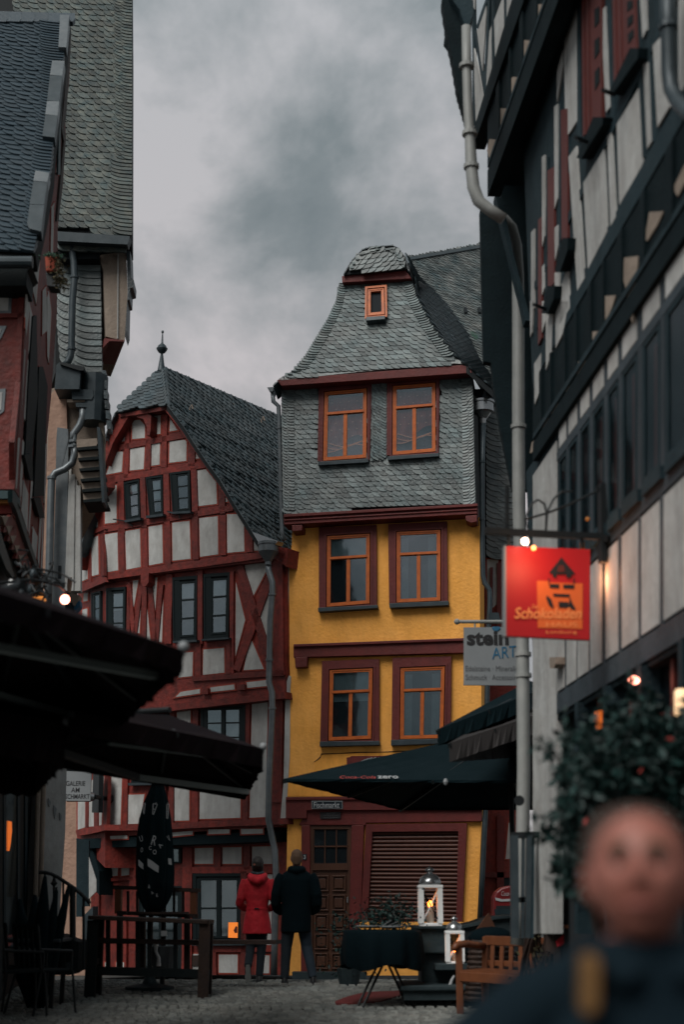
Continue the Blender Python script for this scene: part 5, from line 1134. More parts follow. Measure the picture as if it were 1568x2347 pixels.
# far gable flank, brace, eave and rainwater pipes
GPn = vplane(1140, 900, 15.0, 0)
MB().pp(GPn, [(1101,481),(1109,828),(1126,831),(1130,870),(1147,978),(1165,1068),(1176,1122),(1226,1122),(1240,900),(1250,390),(1150,415),(1150,505)], 0, -.12).build('gable_flank', 'timber_black', GH)
MB().pp(GPn, r6([(366,1235),(412,1262),(480,1600),(595,2040),(560,2040),(470,1660)]), .60, .40).build('brace', 'timber_grey', GH)
EPn = vplane(1050, 200, 12.9, 0)
r9 = random.Random(3); ed = [(28,-30),(60,190),(98,370),(130,560),(165,680),(195,790)]; jag = []
for i in range(len(ed)-1):
    for k in range(6): t = k/6; jag.append((ed[i][0]+(ed[i+1][0]-ed[i][0])*t-(4 if k % 2 else 0), ed[i][1]+(ed[i+1][1]-ed[i][1])*t))
MB().pp(EPn, r6(jag+[(203,790),(215,640),(205,150),(190,60),(150,-30)]), 0, -.2).build('roof_overhang', 'timber_black', GH)
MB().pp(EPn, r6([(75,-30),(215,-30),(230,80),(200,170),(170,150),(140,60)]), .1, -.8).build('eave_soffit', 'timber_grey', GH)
pts = [EPn.at(x, y, .25) for x, y in r6([(182,170),(186,420),(192,640),(205,850),(215,1060),(228,1190),(262,1280),(330,1335),(420,1395)])]
pipe(GH, pts, [.048]*3+[.052, .06, .062, .062, .06, .06], 'pipe_grey', clips=[pts[1], pts[3], pts[4]])
pts = [GPn.at(x, y, .35) for x, y in r6([(420,1395),(470,1450),(500,1560),(512,1750),(515,2050)])+r7([(515,700),(518,1300)])+r8([(420,500),(425,1100),(415,1700),(392,1960)])]
pipe(GH, pts, .068, 'pipe_grey', name='downpipe', clips=[GPn.at(*p, .35) for p in r7([(516,800)])+r8([(422,528),(424,632)])], n=16)
pts = [RB.at(x, y, o2+.16) for x, y in ((1531,-40),(1533,60),(1535,165),(1540,205),(1556,235),(1585,262),(1620,280))]
pipe(GH, pts, .052, 'zinc_dark', name='drain_pipe', clips=[pts[1]])
m = MB(); m.tube([pts[1]+Vector((-.06,0,.02)), pts[1]+Vector((.06,0,-.01))], .014, 8); m.build('pipe_bracket', 'pipe_grey', GH)
# ground floor: openings glimpsed behind leaves
MB().pp(RB, rowq(1277, 2060, .58, .60), .0, -.3).build('shop_lintel', 'timber_black', GH)
for x in (1322, 1386, 1464, 1560): beam(GH, RB, x, ym(x, .60), x, 2140, 8 if x < 1400 else 11, .05, -.14, 'timber_grey', 'post')
for q in ([(1345,1600),(1372,1590),(1372,2060),(1345,1730)], [(1405,1530),(1448,1500),(1448,1650),(1405,1665)], [(1485,1440),(1545,1400),(1545,1640),(1485,1650)]):
    W = ring(MB(), RB, q, .12, .05, -.06, -.14).build('shop_window', 'shutter_red', GH)
    MB().pp(RB, q, -.09, -.10).build('pane', 'glass_dull', W, o=BASE[GH.name])
S = thing('shop_ceiling_lamp', 'round white-red lit lamp glowing in the ground floor of the right timber house', 'lamp', RB.at(1453, 1559, .1))
MB().ball(RB.at(1453, 1559, .1), .038, 12, (1.2, 1.2, .8)).build('bulb', 'bulb_red', S, smooth=True)
MB().tube([RB.at(1453, 1555, .1), RB.at(1453, 1535, .1)], .008, 6).build('stem', 'metal_black', S)
S = thing('lit_price_sign', 'glowing pale paper lantern sign with dark figures at the right picture edge', 'sign', RB.at(1560, 1610, .2))
SPn = vplane(1560, 1612, 8.6, 0)
MB().rings([(SPn.at(1562, 1640), .030, .03), (SPn.at(1562, 1636), .040, .04), (SPn.at(1562, 1586), .040, .04), (SPn.at(1562, 1580), .030, .03)], 16).build('shade', 'lamp_pale', S, smooth=True)
for k, s in enumerate(('LAC', '100')): text(s, S, SPn, 1551, 1596+k*22, 1573, 1610+k*22, 'print_black', off=.045)
S = thing('orange_shop_glow', 'small orange lit panel inside the shop behind the leaves', 'lamp', RB.at(1368, 1650, -.05))
MB().pp(RB, [(1362,1632),(1374,1628),(1374,1668),(1362,1672)], -.02, -.05).build('panel', 'bulb_orange_dim', S)
# downlight box on the corner panel
S = thing('wall_sensor_box', 'small beige box fixed high on the pale corner strip of the right timber house', 'wall box', RB.at(1266, 1518, .02))
m = MB(); m.pp(RB, [(1260,1506),(1274,1506),(1274,1522),(1270,1532),(1262,1532),(1260,1522)], .10, .01); m.build('box', 'plaster_beige', S)
# ------------------------------------------------------------------ parasols and awnings
def canopy(name, label, cat, cs, apex, m, vh, balls=(), pole=True, ribm='metal_black', group=None, polexy=None, scal=0, base=None):
    """cs: four 3-D corners in order; apex: 3-D point"""
    cen = sum((Vector(c) for c in cs), Vector())/4
    pb = Vector(polexy) if polexy else Vector((cen.x, cen.y, 0)); pb.z = gz(pb.y)
    T = thing(name, label, cat, base or pb, group)
    mb = MB(); n = 9
    for i in range(4):
        a, b_ = Vector(cs[i]), Vector(cs[(i+1) % 4])
        for k in range(n):
            p, q = a+(b_-a)*(k/n), a+(b_-a)*((k+1)/n)
            sg = lambda t: Vector((0, 0, -.05*math.sin(math.pi*t)))
            mid = lambda v, t: v*.5+apex*.5+sg(t)*1.2
            mb.add([p, q, mid(q, (k+1)/n), mid(p, k/n), apex], [(0,1,2,3), (3,2,4)])
    mb.build('canopy', m, T, smooth=False)
    vb = MB()
    for i in range(4):
        a, b_ = Vector(cs[i]), Vector(cs[(i+1) % 4]); nn = 14
        for k in range(nn):
            p, q = a+(b_-a)*(k/nn), a+(b_-a)*((k+1)/nn); md = (p+q)/2
            d1 = Vector((0,0,-vh)); out = Vector(((md-cen).x, (md-cen).y, 0)).normalized()*.03*math.sin(k*1.9)
            d2 = Vector((0,0,-vh-scal))
            vb.add([p, q, q+d1, md+d2+out, p+d1], [(0,1,2,3,4)])
    vb.build('valance', m, T)
    for i in range(4):
        MB().bar(Vector(cs[i])-Z*.03, apex-Z*.12, .035, .05).build('rib', ribm, T)
        mdp = (Vector(cs[i])+Vector(cs[(i+1) % 4]))/2
        MB().bar(mdp-Z*.03, apex-Z*.12, .03, .04).build('rib', ribm, T)
    for i in balls: MB().ball(Vector(cs[i])+Z*.02, .036, 12).build('end_ball', 'sign_grey', T, smooth=True)
    if pole:
        top = Vector((pb.x, pb.y, apex.z+.12)); MB().tube([pb, top], .035, 10).build('pole', ribm, T)
        if (top-apex).length > .3: MB().tube([top, apex+Z*.05], .03, 8).build('arm', ribm, T)
        MB().box(pb+Z*.05, (.6, .6, .1)).build('base_plate', 'stone_dark', T, bevel=.02)
    return T, cen
A_ = lambda x, y, Y: at_depth(x, y, Y)
def az_(x, y, z): return at_z(x, y, z)
cs = [az_(420,1490,3.02), az_(236,1664,3.02), az_(-330,1520,3.02), az_(-330,1255,3.02)]
ap = sum(cs, Vector())/4+Z*.45
T, cen = canopy('large_awning_parasol', 'large dark wine-red parasol nearest on the left with a pale ball at its corner', 'parasol', cs, ap, 'fabric_wine', .13, balls=(0,), group='wine-red parasols over the left terrace', scal=.02, polexy=(-3.5, 10.6, 0))
def crossbar(T, a, b_, w=.045, m='frame_grey'): MB().bar(a, b_, w, w*.8).build('cross_bar', m, T)
M['frame_grey'] = mat('dull_grey_frame', (0.32, 0.37, 0.37), 0.6)
crossbar(T, az_(-60,1475,3.0), az_(356,1549,3.0), .06); crossbar(T, az_(-60,1578,2.99), az_(236,1660,2.99), .055)
cs = [az_(603,1716,2.92), az_(562,1800,2.92), az_(120,1714,2.92), az_(160,1628,2.92)]
ap = sum(cs, Vector())/4+Z*.35
T, cen = canopy('wine_awning_parasol', 'dark wine-red parasol further back on the left with a ragged scalloped valance at its end', 'parasol', cs, ap, 'fabric_wine', .17, balls=(0,), group='wine-red parasols over the left terrace', scal=.0, polexy=(-4.3, 15.2, 0))
crossbar(T, az_(248,1705,2.88), az_(584,1747,2.88), .03); crossbar(T, az_(60,1700,2.70), az_(312,1781,2.70), .07, 'metal_black'); crossbar(T, az_(312,1781,2.70), az_(566,1815,2.70), .06)
cs = [az_(151,1660,2.85), az_(82,1750,2.85), az_(-330,1715,2.85), az_(-330,1560,2.85)]
ap = sum(cs, Vector())/4+Z*.4
T, cen = canopy('left_edge_awning_parasol', 'dark parasol cut by the left picture edge with a pale ball above its hanging corner', 'parasol', cs, ap, 'fabric_wine', .30, balls=(0,), group='wine-red parasols over the left terrace', scal=.02, polexy=(-3.9, 12.0, 0))
crossbar(T, az_(-60,1655,2.83), az_(128,1686,2.83), .05)
# right-hand parasols
cs = [A_(649,1785,16.8), A_(1330,1790,17.0), A_(1480,1852,20.6), A_(917,1852,20.6)]
ap = A_(1150, 1672, 18.6)
T, cen = canopy('black_parasol', 'large flat black parasol with faded drink lettering in front of the yellow house', 'parasol', cs, ap, 'fabric_black', .03, group='black parasols on the right terrace', polexy=(ap.x+.1, 18.6, 0), scal=.0)
fp = plane3(cs[0], cs[1], ap)
text('Coca-Cola', T, fp, 779, 1778, 862, 1784, 'red_print', off=.02, shear=.3, name='red_lettering'); text('zero', T, fp, 866, 1778, 914, 1784, 'white_print', off=.02, name='white_lettering', bold=.02)
MB().ball(A_(1022, 1792, 16.75), .03, 8, (1,1,1.4)).build('clip', 'sign_grey', T)
cs = [A_(1003,1672,15.3), A_(1235,1582,15.6), A_(1330,1600,17.5), A_(1150,1650,17.8)]
T, cen = canopy('upper_black_parasol', 'topmost dark canopy of the stacked parasols beside the grey downpipe', 'parasol', cs, A_(1215,1560,16.8), 'fabric_black', .17, group='black parasols on the right terrace', pole=False, base=A_(1215,2200,16.8))
cs = [A_(1030,1703,15.1), A_(1235,1636,15.4), A_(1330,1660,17.5), A_(1170,1700,17.8)]
T, cen = canopy('brown_parasol', 'brownish drooping parasol between the topmost dark canopy and the wide black one', 'parasol', cs, A_(1190,1612,16.5), 'fabric_brown', .20, group='black parasols on the right terrace', pole=False, base=A_(1190,2200,16.5))
MB().tube([A_(1192,1620,16.5), A_(1196,2200,16.5)], .03, 8).build('pole', 'metal_black', T)
# closed parasol with printed letters
UP_ = vplane(345, 2000, 19.6, 0)
bs = UP_.at(348, 2100); bs.z = gz(19.6)
U = thing('closed_parasol', 'closed black parasol with white printed letters standing before the red timber house', 'parasol', bs)
prof = [(200,600,35),(250,598,50),(330,590,75),(450,582,95),(560,580,104),(700,582,110),(820,582,114),(900,582,112),(980,580,96),(1040,577,70),(1075,575,44)]
m = MB(); secs = []; n = 40; vs = []; fs = []
for zy, zx, zr in prof:
    x, y = z3([(zx, zy)])[0]; c = UP_.at(x, y); r = zr*.34/ (FPX/19.6)
    for j in range(n):
        a = 2*math.pi*j/n; f = 1+.17*math.cos(8*a+zy*.002)*min(1, (zy-150)/300); vs.append(c+Vector((math.cos(a)*r*f, math.sin(a)*r*f*.9, 0)))
k = len(prof)
for i in range(k-1):
    for j in range(n): fs.append((i*n+j, i*n+(j+1) % n, (i+1)*n+(j+1) % n, (i+1)*n+j))
fs += [tuple(range(n)), tuple(range((k-1)*n, k*n))]
m.add(vs, fs).build('folded_canopy', 'fabric_black', U, smooth=True)
MB().tube([bs, UP_.at(352, 1770)], .03, 10).build('pole', 'metal_black', U)
MB().lathe(bs, [(.32,0),(.32,.05),(.1,.09),(.05,.2)], 20).build('base', 'stone_dark', U)
MB().lathe(UP_.at(*z3([(600,1082)])[0]), [(.42,-.015),(.42,.015)], 24).build('round_table_top', 'brown_wood', tag_ := thing('round_standing_table', 'small round dark table top around the foot of the closed black parasol', 'table', UP_.at(*z3([(600,1300)])[0])))
MB().tube([UP_.at(*z3([(640,1090)])[0], -.1), Vector((UP_.at(*z3([(640,1090)])[0]).x, 19.7, gz(19.7)))], .035, 8).build('leg', 'metal_black', tag_)
for s_, a, b_, c_, d, an in (('R', 560, 560, 592, 625, -.25), ('A', 606, 612, 634, 640, .9), ('C', 540, 630, 558, 656, 0), ('O', 566, 655, 592, 686, 0), ('U', 478, 560, 500, 600, .3), ('O', 484, 640, 500, 672, 0), ('*', 583, 335, 594, 345, 0), ('V', 665, 560, 680, 600, .5), ('A', 556, 935, 572, 956, .5), ('K', 590, 950, 602, 975, .2), ('&', 535, 890, 548, 915, 0), ('*', 663, 338, 672, 348, 0)):
    (x0, y0), (x1, y1) = z3([(a, b_), (c_, d)]); text(s_, U, UP_, x0, y0, x1, y1, 'white_print', off=.42 if abs((a+c_)/2-580) < 70 else .30, ang=an, bold=.01)
for q in ([(532,715),(560,730),(606,765),(604,810),(570,790),(533,765)], [(470,722),(486,735),(502,752),(503,788),(484,775),(470,762)], [(670,712),(692,716),(694,758),(673,752)]):
    MB().pp(UP_, z3(q), .43 if q[0][0] == 532 else .33, .41 if q[0][0] == 532 else .31).build('printed_band', 'white_print', U)
m = MB()
for q in ([(570,345),(598,348),(572,418),(566,415)], [(662,350),(676,348),(668,445),(660,442)], [(506,345),(516,340),(508,415),(504,410)]):
    for k in range(4): m.bar(UP_.at(*z3([q[k]])[0], .36), UP_.at(*z3([q[(k+1) % 4]])[0], .36), .014, .01)
    m.bar(UP_.at(*z3([((q[0][0]+q[3][0])/2, (q[0][1]+q[3][1])/2)])[0], .36), UP_.at(*z3([((q[1][0]+q[2][0])/2, (q[1][1]+q[2][1])/2)])[0], .36), .014, .01)
m.build('printed_emblem', 'white_print', U)

# ------------------------------------------------------------------ beer-garden furniture, left
def zbar(T, pl, pts, w, name, m, off=0, d=None):
    P = z3(pts)
    return MB().bar(pl.at(*P[0], off), pl.at(*P[1], off), w, d or w).build(name, m, T)
F1 = vplane(400, 2150, 19.9, 8); F2 = vplane(400, 2150, 18.6, 3)
T = thing('high_bench', 'high dark wooden bench with framed back behind the bar table left of the woman', 'bench', Vector((F1.at(390, 2200).x, 19.9, gz(19.9))))
zbar(T, F1, [(300,908),(885,930)], .10, 'top_rail', 'brown_wood', 0, .05)
for x, y0, y1, m_ in ((337,912,1085,'bench_wood'),(845,932,1100,'bench_wood'),(500,1090,1480,'brown_wood'),(800,1100,1490,'brown_wood'),(345,1085,1480,'brown_wood')): zbar(T, F1, [(x,y0),(x-2,y1)], .085 if y1 < 1200 else .07, 'post' if y1 < 1200 else 'leg', m_)
zbar(T, F1, [(330,1080),(870,1102)], .09, 'lower_rail', 'brown_wood', 0, .05)
for x in range(400, 830, 62): zbar(T, F1, [(x,935),(x,1085)], .03, 'baluster', 'black_wood')
P0 = F1.at(*z3([(600,1275)])[0]); MB().box(P0+Vector((0,.0,0)), (3.3, .40, .05), -math.radians(8)).build('seat', 'brown_wood', T)
T = thing('bar_table', 'long high wooden table with thick dark legs in front of the closed parasol', 'table', Vector((F2.at(350, 2200).x, 18.6, gz(18.6))))
a, b_ = F2.at(*z3([(165,1112)])[0]), F2.at(*z3([(960,1142)])[0])
MB().bar(a, b_, .62, .05).build('table_top', 'brown_wood', T, bevel=.008)
for x in (185, 930):
    p = F2.at(*z3([(x,1130)])[0]); 
    for dy in (-.22, .22): MB().bar(p+Vector((0,dy,0)), Vector((p.x, p.y+dy, gz(p.y+dy)-.01)), .13, .10).build('leg', 'brown_wood' if x > 500 else 'black_wood', T)
    MB().bar(p+Vector((0,-.25,-.5)), p+Vector((0,.25,-.5)), .07, .07).build('leg_brace', 'brown_wood', T)
zbar(T, F2, [(200,1265),(935,1285)], .06, 'stretcher', 'brown_wood'); zbar(T, F2, [(160,1470),(950,1492)], .10, 'floor_beam', 'black_wood')
for x in (265, 465, 545, 720): zbar(T, F2, [(x,1130),(x,1490)], .05, 'upright', 'black_wood')
S = thing('small_notice', 'small white paper notice square under the high table by the closed parasol', 'notice', F2.at(*z3([(643,1240)])[0], -.6))
MB().pp(F2, z3([(623,1202),(662,1202),(662,1238),(623,1238)]), -.55, -.56).build('paper', 'white_print', S)
S = thing('glass_bucket', 'pale reflecting glass bucket on the ground below the high table', 'bucket', F2.at(*z3([(640,1470)])[0], -.5))
c = F2.at(*z3([(640,1470)])[0], -.6); MB().lathe(c, [(.14,0),(.19,.30),(.18,.30),(.13,.02)], 18).build('bucket', 'zinc', S)
c = F2.at(*z3([(606,1440)])[0], -.3); m = MB(); m.rings([(c, .03, .02), (c+Z*.10, .022, .02), (c+Vector((-.04,0,.18)), .02, .02), (c+Vector((-.05,0,.28)), .035, .03)], 10); m.build('bottle_glint', 'white_paint', S)
# iron stair railing and planter box
RL = vplane(120, 2150, 17.6, 0)
T = thing('iron_stair_railing', 'curved black iron handrail with posts in front of the pale wall at lower left', 'railing', Vector((RL.at(150, 2200).x, 17.6, gz(17.6))))
pth = l5([(335,1035),(390,1037),(440,1050),(500,1080),(560,1120),(620,1160),(690,1215),(745,1268),(775,1305)])
MB().tube([RL.at(x, y) for x, y in pth], .022, 8).build('handrail', 'metal_black', T)
for x, y0, y1, r_ in ((385,1040,1600,.014),(463,1060,1600,.014),(543,1110,1600,.014),(625,1160,1910,.038),(720,1245,1880,.016)):
    (xa, ya), (xb, yb_) = l5([(x, y0), (x, y1)]); MB().tube([RL.at(xa, ya), RL.at(xb, yb_)], r_, 8).build('post', 'metal_black', T)
p = RL.at(*l5([(463,1130)])[0]); MB().rings([(p+Z*.10, .003, .003), (p+Z*.02, .025, .025), (p, .045, .045), (p-Z*.03, .02, .02)], 10).build('spear_tip', 'metal_black', T)
T = thing('dark_planter_block', 'low black planter block at the foot of the iron railing', 'planter', Vector((RL.at(130, 2200).x, 17.6, gz(17.6))))
MB().pp(RL, l5([(290,1575),(500,1572),(590,1610),(680,1640),(665,1880),(600,1925),(250,1925),(280,1700)]), .1, -.5).build('block', 'black_wood', T)
MB().pp(RL, l5([(403,1655),(430,1660),(425,1738),(400,1735)]), .11, .09).build('label_card', 'sign_grey', T)
MB().pp(RL, l5([(565,1815),(610,1815),(605,1890),(565,1890)]), .11, .09).build('metal_plate', 'zinc_dark', T)
# stacked chairs at the left edge
def chair(T, o, rz, k=1.0):
    R_ = Matrix.Rotation(rz, 3, 'Z'); w = .23*k
    f = lambda x, y, z: o + R_ @ Vector((x, y, z))
    for sx in (-1, 1):
        MB().tube([f(sx*w*1.15, -.26, 0), f(sx*w, -.22, .45)], .014, 8).build('leg', 'metal_black', T)
        MB().tube([f(sx*w*1.15, .30, 0), f(sx*w, .20, .45), f(sx*w, .27, .92)], .014, 8).build('leg', 'metal_black', T)
        MB().tube([f(sx*w, -.2, .66), f(sx*w, .22, .68)], .016, 8).build('armrest', 'metal_black', T)
        MB().tube([f(sx*w, -.2, .45), f(sx*w, -.2, .66)], .012, 8).build('arm_post', 'metal_black', T)
    MB().box(f(0, 0, .46), (.46*k, .44, .03), rz).build('seat', 'black_wood', T, bevel=.01)
    for i in range(5): MB().bar(f(-w+.04+i*(2*w-.08)/4, .205, .50), f(-w+.04+i*(2*w-.08)/4, .265, .90), .05, .012).build('back_slat', 'black_wood', T)
    MB().bar(f(-w, .27, .92), f(w, .27, .92), .03, .05).build('top_rail', 'black_wood', T)
for i, (x, y, Y, rz, lb) in enumerate(((95,2300,16.4,2.4,'dark metal chair nearest the cobbled street at the lower left'), (40,2300,16.2,2.0,'dark metal chair second from the street at the lower left edge'), (0,2290,16.9,2.7,'dark metal chair cut by the left picture edge'))):
    p = A_(x, y, Y); p.z = gz(p.y); T = thing('terrace_chair', lb, 'chair', p, 'dark chairs on the left terrace'); chair(T, p, rz, 1.0)
p = A_(50, 2200, 17.2); p.z = gz(p.y)
T = thing('terrace_table', 'dark square table among the chairs at the lower left', 'table', p)
MB().box(p+Z*.74, (1.0, .8, .04)).build('table_top', 'zinc_dark', T, bevel=.01)
for sx in (-.42, .42):
    for sy in (-.32, .32): MB().box(p+Vector((sx, sy, .36)), (.05, .05, .72)).build('leg', 'metal_black', T)
p = A_(92, 2160, 16.9); p.z = gz(p.y)
T = thing('folded_parasol_bundle', 'bundle of dark folded parasols leaning by the chairs at lower left', 'parasols', p)
for i, (dx, dz, r_) in enumerate(((0,1.45,.10),(.10,1.30,.08),(.2,1.35,.07),(-.14,1.25,.11),(-.3,1.2,.12))):
    a = p+Vector((dx*.3, 0, .02)); b_ = p+Vector((dx*1.2+.05, .1*i-.2, dz)); MB().tube([a, a*.7+b_*.3, a*.3+b_*.7, b_], [.02, r_, r_*.8, .02], 10).build('folded_parasol', 'fabric_black', T, smooth=True)
S = thing('orange_tube_lamp', 'thin vertical orange lit lamp in the dark shop front at the left edge', 'lamp', LS.at(18, 1920, .1))
q = [(85,590),(100,605),(98,660),(82,760),(68,900),(58,905),(66,760),(70,620)]
MB().pp(LS, l5([(70,592),(98,598),(100,680),(90,780),(78,850),(66,850),(66,700)]), -.06, -.12).build('lamp_glass', 'bulb_orange_dim', S)

# ------------------------------------------------------------------ hanging signs, right
T = thing('chocolate_shop_sign', 'square red hanging sign with black tower drawing and pale Schokoladen lettering', 'sign', at_depth(1256, 1250, 10.9))
SG = vplane(1256, 1360, 10.9, -10)
MB().pp(SG, [(1160,1251),(1354,1259),(1353,1467),(1160,1458)], .02, -.03).build('sign_board', 'sign_red', T, bevel=.004)
MB().pp(SG, [(1157,1250),(1161,1250),(1161,1459),(1157,1458)], .025, -.035).build('board_edge', 'sign_grey', T)
cz = zf(.2034, 1097.6, 1191.7)                          # crop 3
MB().pp(SG, cz([(660,685),(790,690),(790,705),(1090,715),(1175,715),(1170,1230),(670,1215)]), .024, .018).build('orange_square', 'sign_orange', T)
m = MB()
for q in ([(935,420),(985,485),(1085,600),(1080,615),(1050,612),(1040,650),(1000,655),(985,612),(880,612),(880,650),(850,650),(830,608),(795,595),(880,490)],
          [(800,720),(910,722),(910,770),(805,765)], [(955,725),(1080,728),(1080,775),(960,772)], [(840,828),(1030,838),(1030,868),(850,862)], [(770,850),(820,890),(850,985),(830,995),(790,950),(765,880)],
          [(905,920),(1015,925),(1020,990),(905,985)], [(1030,870),(1060,940),(1100,1010),(1060,1010),(1020,975)], [(790,655),(800,655),(798,720),(788,720)], [(1072,655),(1082,655),(1084,720),(1074,720)]):
    m.pp(SG, cz(q), .029, .023)
m.build('tower_drawing', 'print_black', T)
MB().pp(SG, cz([(905,510),(960,510),(975,585),(890,585)]), .033, .028).build('tower_gable', 'shutter_red', T)
text('Das', T, SG, *cz([(600,955)])[0], *cz([(680,1000)])[0], 'sign_yellow', off=.028, shear=.2)
text('Schokoladen', T, SG, *cz([(405,985)])[0], *cz([(1165,1112)])[0], 'sign_yellow', off=.03, shear=.25, bold=.015)
text('HAUS', T, SG, *cz([(765,1150)])[0], *cz([(1120,1205)])[0], 'sign_yellow', off=.028)
text('Limburg', T, SG, *cz([(765,1245)])[0], *cz([(1110,1290)])[0], 'sign_yellow', off=.028)
MB().bar(SG.at(1112,1217), SG.at(1388,1231), .05, .05).build('bracket_bar', 'metal_black', T)
for x in (1166, 1335): MB().bar(SG.at(x,1218), SG.at(x,1256), .02, .02).build('hanger', 'metal_black', T)
sc_ = lambda pts, r_: MB().tube([SG.at(x, y, -.02) for x, y in r7(pts)], r_, 6).build('scroll', 'metal_black', T)
sc_([(575,1450),(560,1380),(600,1290),(640,1265),(680,1290),(695,1350),(690,1460)], .010); sc_([(690,1460),(700,1340),(740,1260),(790,1215),(860,1210)], .010); sc_([(560,1390),(700,1350),(850,1290),(985,1225),(1050,1190)], .010)
MB().bar(SG.at(1163,1115,-.05), SG.at(1163,1225,-.05), .03, .03).build('upright', 'metal_black', T)
MB().bar(SG.at(1381,1110), SG.at(1383,1290), .09, .05).build('wall_plate', 'metal_black', T)
MB().bar(SG.at(1383,1232), RB.at(1400,1236,.02), .05, .05).build('wall_arm', 'metal_black', T)
MB().bar(SG.at(1367,1118,-.02), SG.at(1380,1118,-.02), .02, .02).build('top_arm', 'metal_black', T)
MB().ball(SG.at(1348,1190,0), .02, 8).build('end_knob', 'gold_wood', T)
MB().pp(SG, r7([(915,1535),(938,1535),(938,1585),(915,1585)]), -.02, -.05).build('orange_tab', 'gold_wood', T)
bc = SG.at(1204, 1241, .14)
MB().ball(bc, .028, 12).build('lit_spot_bulb', 'bulb_white', T, smooth=True)
bc2 = SG.at(1224, 1256, .10); MB().ball(bc2, .020, 10).build('lit_small_bulb', 'bulb_orange', T, smooth=True)
def plight(nm, loc, e, col, r=.04):
    d = bpy.data.lights.new(nm, 'POINT'); d.energy = e; d.color = col; d.shadow_soft_size = r; o = bpy.data.objects.new(nm, d); COL.objects.link(o); o.location = loc; return o
plight('sign_lamp_light', SG.at(1235, 1268, .32), 3.0, (1.0, .50, .26), .10)
plight('sign_wall_light', SG.at(1362, 1330, -.12), 2.4, (1.0, .42, .20), .05)
T = thing('stone_shop_sign', 'square grey hanging sign lettered stein ART behind the grey downpipe', 'sign', at_depth(1130, 1440, 17.2))
SA = vplane(1130, 1500, 17.2, -2)
MB().pp(SA, [(1064,1438),(1192,1437),(1192,1571),(1064,1570)], .02, -.02).build('sign_board', 'sign_grey', T)
text('stein', T, SA, 1071, 1446, 1167, 1479, 'print_black', off=.026, bold=.035)
text('ART', T, SA, 1127, 1482, 1187, 1508, 'print_blue', off=.026, shear=.15, ang=.10)
MB().rings([(SA.at(1138,1446,.026), .025, .003), (SA.at(1138,1440,.026), .055, .003), (SA.at(1138,1436,.026), .04, .003)], 14).build('blue_drop', 'print_blue', T)
text('Edelsteine · Mineralien', T, SA, 1068, 1526, 1195, 1538, 'print_grey', off=.026); text('Schmuck · Accessoires', T, SA, 1068, 1546, 1195, 1558, 'print_grey', off=.026)
MB().tube([SA.at(1048,1425), SA.at(1195,1425)], .022, 8).build('rod', 'pipe_grey', T); MB().ball(SA.at(1048,1425), .038, 10).build('rod_knob', 'pipe_grey', T)
for x in (1089, 1170): MB().tube([SA.at(x,1425), SA.at(x,1438)], .012, 6).build('hanger', 'pipe_grey', T)
MB().pp(SA, [(1122,1404),(1144,1404),(1148,1424),(1120,1424)], -.02, -.2).build('bracket_box', 'zinc_dark', T)

# ------------------------------------------------------------------ fountain, tables, lanterns, benches on the right
G0 = lambda x, y, Y: Vector((at_depth(x, y, Y).x, Y, gz(Y)))
FP = vplane(1050, 2200, 17.6, 0)
T = thing('stone_fountain', 'dark stone fountain with broad upper basin and low step beside the bistro table', 'fountain', G0(1050, 2240, 17.6))
MB().pp(FP, z6([(940,1055),(1230,1050),(1330,1030),(1420,998),(1560,985),(1560,1210),(940,1215)]), .0, -1.2).build('basin_wall', 'stone_dark', T, bevel=.02)
MB().pp(FP, z6([(935,1048),(1220,1044),(1320,1024),(1415,990),(1565,978),(1565,992),(1420,1006),(1325,1040),(1225,1060),(935,1062)]), .06, -1.25).build('basin_rim', 'stone_dark', T)
MB().pp(FP, z6([(978,1210),(1560,1205),(1560,1410),(978,1405)]), -.1, -1.0).build('pedestal', 'stone_dark', T, bevel=.02)
MB().pp(FP, z6([(850,1412),(900,1405),(1560,1405),(1560,1435),(850,1440)]), .55, -.8).build('step_slab', 'stone_dark', T, bevel=.015)
MB().pp(FP, z6([(865,1440),(1560,1435),(1560,1490),(870,1495)]), .50, -.8).build('step_block', 'stone_dark', T)
MB().pp(FP, z6([(1060,1275),(1560,1270),(1560,1310),(1060,1315)]), .30, -.3).build('ledge', 'stone_dark', T, bevel=.01)
m = MB(); m.tube([FP.at(*p, .32) for p in z6([(1175,1345),(1160,1370),(1150,1400),(1146,1412)])], [.012,.016,.02,.03], 8); m.build('water_trickle', 'white_print', T)
